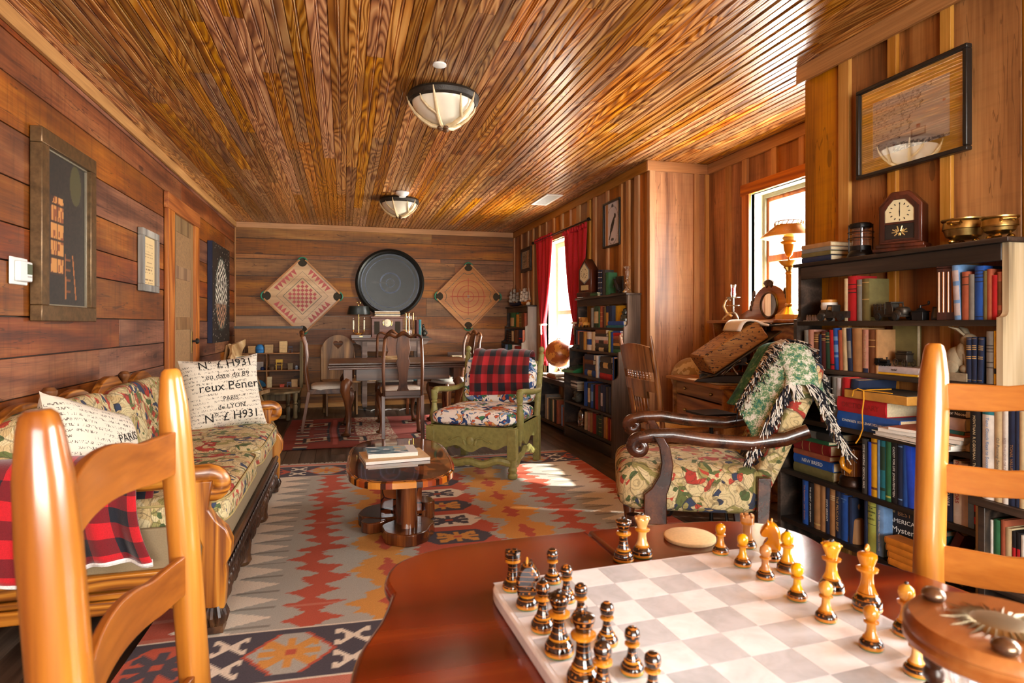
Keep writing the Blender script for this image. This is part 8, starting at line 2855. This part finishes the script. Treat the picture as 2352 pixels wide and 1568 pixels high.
b = MB(); b.lathe([(.15, .265), (.152, .268), (.125, .375), (.122, .373), (.147, .266)], 32, sy=.7); b.lathe([(.124, .374), (0, .38)], 32, sy=.7); b.build('shade', plain('black_shade', srgb('#17201c'), .4), cl)
ra = thing('radio', 'old wooden cathedral-dial radio in the middle of the library table', 'radio', (on_tab(889), 8.30, zt_))
RADW = wood('radio_walnut', srgb('#4a2a20'), srgb('#74483a'), srgb('#8a5c4a'), 'x', ring=5, rough=.4, tint=.1)
b = MB(); b.box(-.20, .20, -.11, .11, 0, .26); b.box(-.215, .215, -.125, .12, .262, .285); b.box(-.21, .21, -.12, .115, -.0, .02); b.build('cabinet', RADW, ra, bevel=.004)
b = MB()
for x0, x1 in ((-.17, -.10), (.10, .17)): b.box(x0, x1, -.1125, -.1105, .05, .22)
b.build('speaker_cloth', flat(srgb('#2d2418'), .9), ra)
b = MB(); b.T = tr(0, -.111, .20) @ rot(90, 'X'); b.lathe([(.05, 0), (.048, .008), (.036, .01), (.034, .016), (.012, .018), (.010, .03), (0, .031)], 28); b.build('dial', CREAM, ra)
b = MB()
for s in (-1, 1): b.tube([(s * .06 * math.cos(a), -.115, .20 + .06 * math.sin(a)) for a in (-.6, -.2, .2, .6)], .006, 6)
b.build('dial_trim', BRASS, ra)
for i, c_ in enumerate(('cream', 'white', 'char', 'cream', 'tan', 'white')):
    b = MB(); b.T = rot(4 * math.sin(i * 2.3)); b.box(-.165 + .004 * (i % 3), .165, -.1, .1, 0, .0105)
    o = b.build('record_sleeve', bmat(c_)); o.location = (on_tab(889), 8.28, zt_ + .2865 + .0115 * i)
    tag(o, ['lowest', 'second-lowest', 'third-lowest', 'third-topmost', 'second-topmost', 'topmost'][i] + ' record sleeve in the pile on top of the old radio', 'record sleeve', 'record sleeves on the radio')
hgl = thing('hourglass', 'brass-posted hourglass on the library table beside the radio', 'hourglass', (on_tab(940), 8.22, zt_))
b = MB()
for z in (0, .33): b.lathe([(.065, z), (.068, z + .006), (.06, z + .016), (0, z + .0165)], 24)
b.build('plates', CHROME, hgl)
for i in range(3):
    a = 2 * PI * i / 3 + .3
    b = MB(); b.tube([(.055 * math.cos(a), .055 * math.sin(a), .017), (.055 * math.cos(a), .055 * math.sin(a), .33)], .005, 8); b.build('post', BRASS, hgl)
b = MB(); b.lathe([(.03, .018), (.045, .06), (.04, .12), (.007, .172), (.007, .176), (.04, .23), (.045, .29), (.03, .328)], 24); b.build('bulb', GLASS, hgl)
clamp(-9, 99)
for px_, c_, h_, lab in ((957.5, 'maroon', .24, 'maroon book standing beside the hourglass on the library table'), (963.5, 'teal', .245, 'blue-green book standing beside the bookend statue on the library table')):
    o = book((on_tab(px_), 8.18, zt_), .032, h_, .17, c_, lab, 'books on the library table', rz=90)
sb = thing('bookend', 'small dark seated-figure bookend at the end of the library table', 'bookend', (on_tab(974), 8.22, zt_))
b = MB(); b.box(-.04, .05, -.05, .05, 0, .02); b.blob((.0, 0, .06), (.035, .035, .045), 12, 10); b.blob((-.012, 0, .12), (.024, .024, .04), 12, 10); b.blob((-.015, 0, .165), (.017, .018, .02), 10, 8); b.tube([(0, -.02, .11), (.03, -.02, .08), (.035, -.02, .05)], .010, 8); b.build('figure', flat(srgb('#38362f'), .4, .4), sb, ang=60)
tb_ = thing('wooden_case', 'long yellow-wood case on the lower shelf of the library table', 'case', (at(845, 880, Y=8.25).x, 8.25, .3855))
b = MB(); b.box(-.15, .15, -.1, .1, 0, .055); b.build('case_body', RAWPINE, tb_, bevel=.003)
b = MB(); b.box(-.152, .152, -.102, .102, .0555, .07); b.build('lid', plain('orange_lid', srgb('#c58a4a'), .5), tb_, bevel=.003)
b = MB(); b.blob((0, 0, .07), (.10, .08, .07), 16, 10, .7); o = b.build('dark_bowl', BLACK); o.location = (at(906, 880, Y=8.2).x, 8.2, .3858); tag(o, 'dark rounded bowl on the lower shelf of the library table', 'bowl')
for i in range(3): book((at(936 + 9 * i, 880, Y=8.12).x, 8.14, .3855), .045, .16, .15, ('teal', 'navy', 'teal')[i], '%s book, %s beside the bowl on the lower table shelf' % (('teal', 'navy', 'teal')[i], ORD[i]), 'books on the lower table shelf', rz=90)
cb = MB(); q = random.Random(2)
P = [Vector((at(850, 940, Z=0).x + .06 * i, 8.12 + .09 * math.sin(i * 1.9), .008)) for i in range(9)]
cb.tube(P, .006, 6); cb.tube([Vector((v.x + .03, v.y + .06 * math.cos(i * 2.2), .008 + .01 * (i % 2))) for i, v in enumerate(P)], .006, 6); cb.tube([(on_tab(800), 8.36, .86), (on_tab(798), 8.40, .5), (on_tab(797), 8.42, .02), (P[0].x, P[0].y, .008)], .005, 6)
tag(cb.build('power_cord', flat(srgb('#b9b7b2'), .5)), 'tangled pale power cords on the floor under the library table', 'cord')

# bench with a white box, right of the table
bt_ = thing('side_table', 'small dark side table by the back wall behind the dining chairs', 'table', (at(1066, 830, Y=8.3).x, 8.30, 0))
b = MB(); b.box(-.26, .26, -.18, .18, .60, .622); b.build('tabletop', WALNUT_X, bt_, bevel=.003)
for sx in (-1, 1):
    for sy in (-1, 1):
        b = MB(); b.bar((sx * .21, sy * .14, .60), (sx * .23, sy * .15, 0.001), .035, .035, up=(0, 1, 0)); b.build('leg', WALNUT, bt_)
b = MB(); b.box(-.2, .2, .165, .18, .622, .74); b.build('back_rail', WALNUT_X, bt_)
wb = thing('white_box', 'long white box lying on the small side table by the back wall', 'box', (bt_.location.x - .02, 8.24, .6225))
b = MB(); b.box(-.17, .17, -.07, .07, 0, .07); b.build('box_body', CREAM, wb, bevel=.003)
b = MB(); b.box(-.172, .172, -.072, .072, .0705, .084); b.build('lid', CREAM, wb, bevel=.003)

# ================================================================ toy shelf on a low table, easel
tt = thing('low_table', 'low distressed table with turned legs carrying the toy shelf by the back wall', 'table', (-.93, 7.88, 0))
WORN = wood('worn_olive_wood', srgb('#4a3c24'), srgb('#84704a'), srgb('#a8946a'), 'z', ring=4, rough=.6, tint=.1, stain=.35)
b = MB(); b.prism([(-.42, .42), (-.42, -.20), (-.1, -.38), (.26, -.38), (.42, -.22), (.42, .42)], .315, .338); b.build('tabletop', WORN, tt, bevel=.004)
for x, y in ((-.36, -.16), (.06, -.33), (.30, -.33), (.37, -.18), (-.36, .36), (.37, .36)):
    b = MB(); b.lathe([(.022, .006), (.028, .02), (.022, .08), (.03, .15), (.018, .17), (.03, .185), (.018, .20), (.028, .25), (.03, .314)], 10, (x, y, 0)); b.build('leg', WORN, tt)
b = MB(); b.box(.07, .29, -.34, -.32, .03, .07); b.box(.07, .29, -.345, -.32, .24, .312); b.build('stretcher', WORN, tt)
ts = thing('toy_shelf', 'wooden six-compartment toy shelf with a tall back board by the back wall', 'shelf', (-.91, 8.08, .3385))
w_ = .395
b = MB(); b.box(-w_, w_, .12, .135, 0, .735); b.build('back_board', WALL_B, ts)
for s in (-1, 1):
    b = MB(); b.box(s * w_ - .011, s * w_ + .011, -.13, .135, 0, .58 if s > 0 else .5); b.build('side_panel', WORN, ts)
for z in (0.0, .215, .425):
    b = MB(); b.box(-w_ + .012, w_ - .012, -.13, .119, z, z + .014); b.build('shelf', WALL_B, ts)
b = MB(); b.box(-.006, .006, -.12, .119, .0145, .2145); b.box(-.006, .006, -.12, .119, .2295, .4245); b.build('divider', WALL_B, ts)
b = MB(); b.box(-w_ - .01, w_ + .01, .105, .14, .736, .765); b.build('cap_strip', flat(srgb('#4a4a4a'), .5), ts)
def toy(px, zi, w, h, d, col, lab, kind='box', cat='toy'):
    x = at(px, 830, Y=8.0).x
    z = (.3535, .5685, .7785)[zi]
    t = thing('toy_' + kind, lab, cat, (x, 8.0, z + .0006), 0, 'toys on the toy shelf')
    m = flat(srgb(col), .6)
    if kind == 'cabinet':
        b = MB(); b.box(-w / 2, w / 2, -d / 2, d / 2, 0, h); b.build('carcass', m, t, bevel=.002)
        b = MB()
        for i in range(3): b.box(-w * .44, w * .44, -d / 2 - .003, -d / 2, h * (.06 + .31 * i), h * (.33 + .31 * i))
        b.build('drawer_fronts', flat(tuple(q * 1.15 for q in srgb(col)), .6), t, bevel=.001)
    elif kind == 'bookcase':
        b = MB(); b.box(-w / 2, -w / 2 + .005, -d / 2, d / 2, 0, h); b.box(w / 2 - .005, w / 2, -d / 2, d / 2, 0, h)
        for i in range(4): b.box(-w / 2, w / 2, -d / 2, d / 2, (h - .005) * i / 3, (h - .005) * i / 3 + .005)
        b.box(-w / 2, w / 2, d / 2 - .004, d / 2, 0, h); b.build('frame', m, t)
    elif kind == 'bowl':
        b = MB(); b.lathe([(w * .42, 0), (w * .5, h * .35), (w * .46, h * .7), (w * .25, h * .95), (0, h)], 20); b.build('dome', m, t)
        b = MB(); b.tube([(w * .5 * math.cos(a), w * .5 * math.sin(a), h * .36) for a in [2 * PI * i / 20 for i in range(20)]], .004, 6, closed=True); b.build('rim', flat(srgb('#1d3a66'), .5), t)
    elif kind == 'chair':
        b = MB()
        for sx in (-1, 1):
            for sy in (-1, 1): b.box(sx * w * .4 - .003, sx * w * .4 + .003, sy * d * .4 - .003, sy * d * .4 + .003, 0, h if sy > 0 else h * .5)
        b.box(-w / 2, w / 2, -d / 2, d / 2, h * .45, h * .5); b.box(-w / 2, w / 2, d * .36, d * .44, h * .7, h); b.build('frame', m, t)
    elif kind == 'basket':
        b = MB(); b.lathe([(w * .4, 0), (w * .5, h * .5), (w * .46, h * .52), (w * .36, .006), (0, .006)], 18, sy=.7); b.build('bowl', m, t)
        b = MB(); b.tube([(w * .48 * math.cos(a), 0, h * .5 + h * .5 * math.sin(a)) for a in [PI * i / 10 for i in range(11)]], .004, 6); b.build('handle', m, t)
    elif kind == 'fan':
        b = MB(); b.prism([(0, 0)] + [(w * math.cos(a), h * math.sin(a)) for a in [.15 + 2.5 * i / 10 for i in range(11)]], -.006, .006, 'xz'); b.build('blade', m, t)
    elif kind == 'card':
        b = MB(); b.T = rot(-10, 'X'); b.box(-w / 2, w / 2, -.003, .003, .001, h); b.build('sheet', m, t)
        b = MB(); b.T = rot(-10, 'X')
        for i in range(6): b.box(-w * .36, w * .36, -.0036, -.003, h * (.15 + .12 * i), h * (.18 + .12 * i))
        b.build('printed_lines', flat(srgb('#8f8a82'), .8), t)
    else:
        b = MB(); b.box(-w / 2, w / 2, -d / 2, d / 2, 0, h * .7); b.build('box_body', m, t, bevel=.002)
        b = MB(); b.box(-w / 2 - .002, w / 2 + .002, -d / 2 - .002, d / 2 + .002, h * .705, h); b.build('lid', m, t, bevel=.002)
    return t
for a_ in ((554, 2, .09, .13, .06, '#6a4a30', 'dark doll-size bookcase, first on the top of the toy shelf', 'bookcase'), (579, 2, .08, .085, .06, '#c49a62', 'small wooden toy chest beside the blue dome', 'box'), (597, 2, .105, .105, .06, '#2f7fc0', 'blue dome-shaped toy on top of the toy shelf', 'bowl'),
           (618, 2, .095, .10, .06, '#b99a6a', 'open pale toy crate beside the blue dome', 'box'), (651, 2, .09, .14, .06, '#d2b27c', 'tall pale doll-size cabinet on top of the toy shelf', 'cabinet'), (667, 2, .05, .08, .05, '#5a5560', 'small grey doll-size chair beside the tall cabinet', 'chair'),
           (550, 1, .05, .075, .05, '#c9b48a', 'cream toy basin on the middle toy shelf', 'bowl'), (574, 1, .08, .045, .04, '#b3aca6', 'pale grey toy box on the middle toy shelf', 'box'), (597, 1, .075, .10, .04, '#b9b5ae', 'printed grey card standing on the middle toy shelf', 'card'), (603, 1, .05, .04, .05, '#25305e', 'dark blue toy bowl in front of the printed card', 'bowl'),
           (624, 1, .08, .07, .05, '#5a432a', 'brown handled toy basket on the middle toy shelf', 'basket'), (641, 1, .08, .125, .06, '#d8ad3a', 'yellow toy high chair on the middle toy shelf', 'chair'), (667, 1, .055, .08, .05, '#7a6848', 'brown toy lantern-shaped box on the middle toy shelf', 'box'), (681, 1, .04, .05, .04, '#9fb0c4', 'pale blue toy bowl at the end of the middle toy shelf', 'bowl'),
           (590, 0, .11, .10, .03, '#1f6f9c', 'blue fan-shaped toy on the lowest toy shelf', 'fan'), (618, 0, .06, .13, .06, '#d9c79a', 'tall cream carton with a green top on the lowest toy shelf', 'box'), (648, 0, .05, .035, .05, '#c9543a', 'small red toy box among bits on the lowest toy shelf', 'box'), (664, 0, .05, .06, .05, '#7d84a0', 'tiny grey-blue doll chair on the lowest toy shelf', 'chair'), (677, 0, .07, .095, .06, '#cba978', 'tan carton at the end of the lowest toy shelf', 'box')):
    toy(*a_)
# easel, facing the room
ea = thing('easel', 'raw pine easel holding a narrow painted canvas by the far sofa arm', 'easel', (-.88, 6.62, 0), 90 - 14)
lean_ = lambda z: .30 - z * .42 - .12
for s in (-1, 1):
    b = MB(); b.bar((s * .16, -lean_(0) + .0, 0.002), (s * .07, -lean_(.93) , .93), .034, .02, up=(0, 1, 0)); b.build('front_leg', RAWPINE, ea)
for s in (-1, 1):
    b = MB(); b.bar((s * .10, .36, 0.002), (s * .05, -lean_(.92) + .03, .92), .03, .02, up=(0, 1, 0)); b.build('rear_leg', RAWPINE, ea)
b = MB(); b.T = tr(0, -lean_(.44) - .03, .44); b.box(-.19, .19, -.06, .03, -.02, .0); b.box(-.19, .19, -.07, -.06, -.02, .018); b.build('tray', RAWPINE, ea, bevel=.002)
b = MB(); b.prism([(-.26, .80), (-.17, .84), (-.10, .92), (.06, .94), (.28, .97), (.22, .91), (.1, .86), (.0, .80), (-.10, .76), (-.14, .72), (-.18, .76)], -.012, .012, 'xz')
for i in range(len(b.v)): b.v[i] = Vector((b.v[i].x, b.v[i].y - lean_(b.v[i].z) - .022, b.v[i].z))
b.build('top_board', RAWPINE, ea)
es = thing('canvas', 'narrow abstract grey-green canvas standing on the pine easel', 'picture', ea.location, 90 - 14)
def abst(u, v):
    n = math.sin(u * 11 + 3 * math.sin(v * 8)) + math.sin(v * 19 + u * 6)
    return srgb('#a05a4a') if n > 1.1 and .4 < v < .7 else srgb('#5f7068') if n > .2 else srgb('#9aa49c') if n > -.8 else srgb('#44584a')
b = MB(); b.grid(lambda u, v: ((u - .5) * .30, -lean_(.46 + .36 * v) - .046, .445 + .36 * v), 24, 30, abst); b.build('painted_face', PRINT, es, smooth=False)
b = MB()
for x in (-.155, .15): b.bar((x, -lean_(.45) - .037, .445), (x, -lean_(.81) - .037, .81), .012, .02, up=(0, 1, 0))
b.bar((-.155, -lean_(.81) - .037, .81), (.155, -lean_(.81) - .037, .81), .012, .02, up=(0, 1, 0)); b.build('frame', RAWPINE, es)
so_ = thing('stool', 'low dark stool with a cardboard cut-out beside the easel', 'stool', (-1.05, 7.25, 0), 20)
b = MB(); b.box(-.17, .17, -.15, .15, .24, .265); b.build('seat', WALNUT_X, so_, bevel=.004)
for sx in (-1, 1):
    for sy in (-1, 1):
        b = MB(); b.tube([(sx * .13, sy * .11, .24), (sx * .16, sy * .14, 0.002)], [.016, .013], 8); b.build('leg', WALNUT, so_)
b = MB(); b.T = rot(-8, 'X'); b.prism([(-.09, 0), (.08, 0), (.10, .06), (.08, .14), (.02, .17), (-.04, .15), (-.09, .16), (-.11, .08)], -.004, .004, 'xz')
o = b.build('cardboard_shape', flat(srgb('#b3854f'), .9)); o.location = (-1.04, 7.24, .267); tag(o, 'brown cardboard cut-out standing on the low dark stool', 'cardboard')
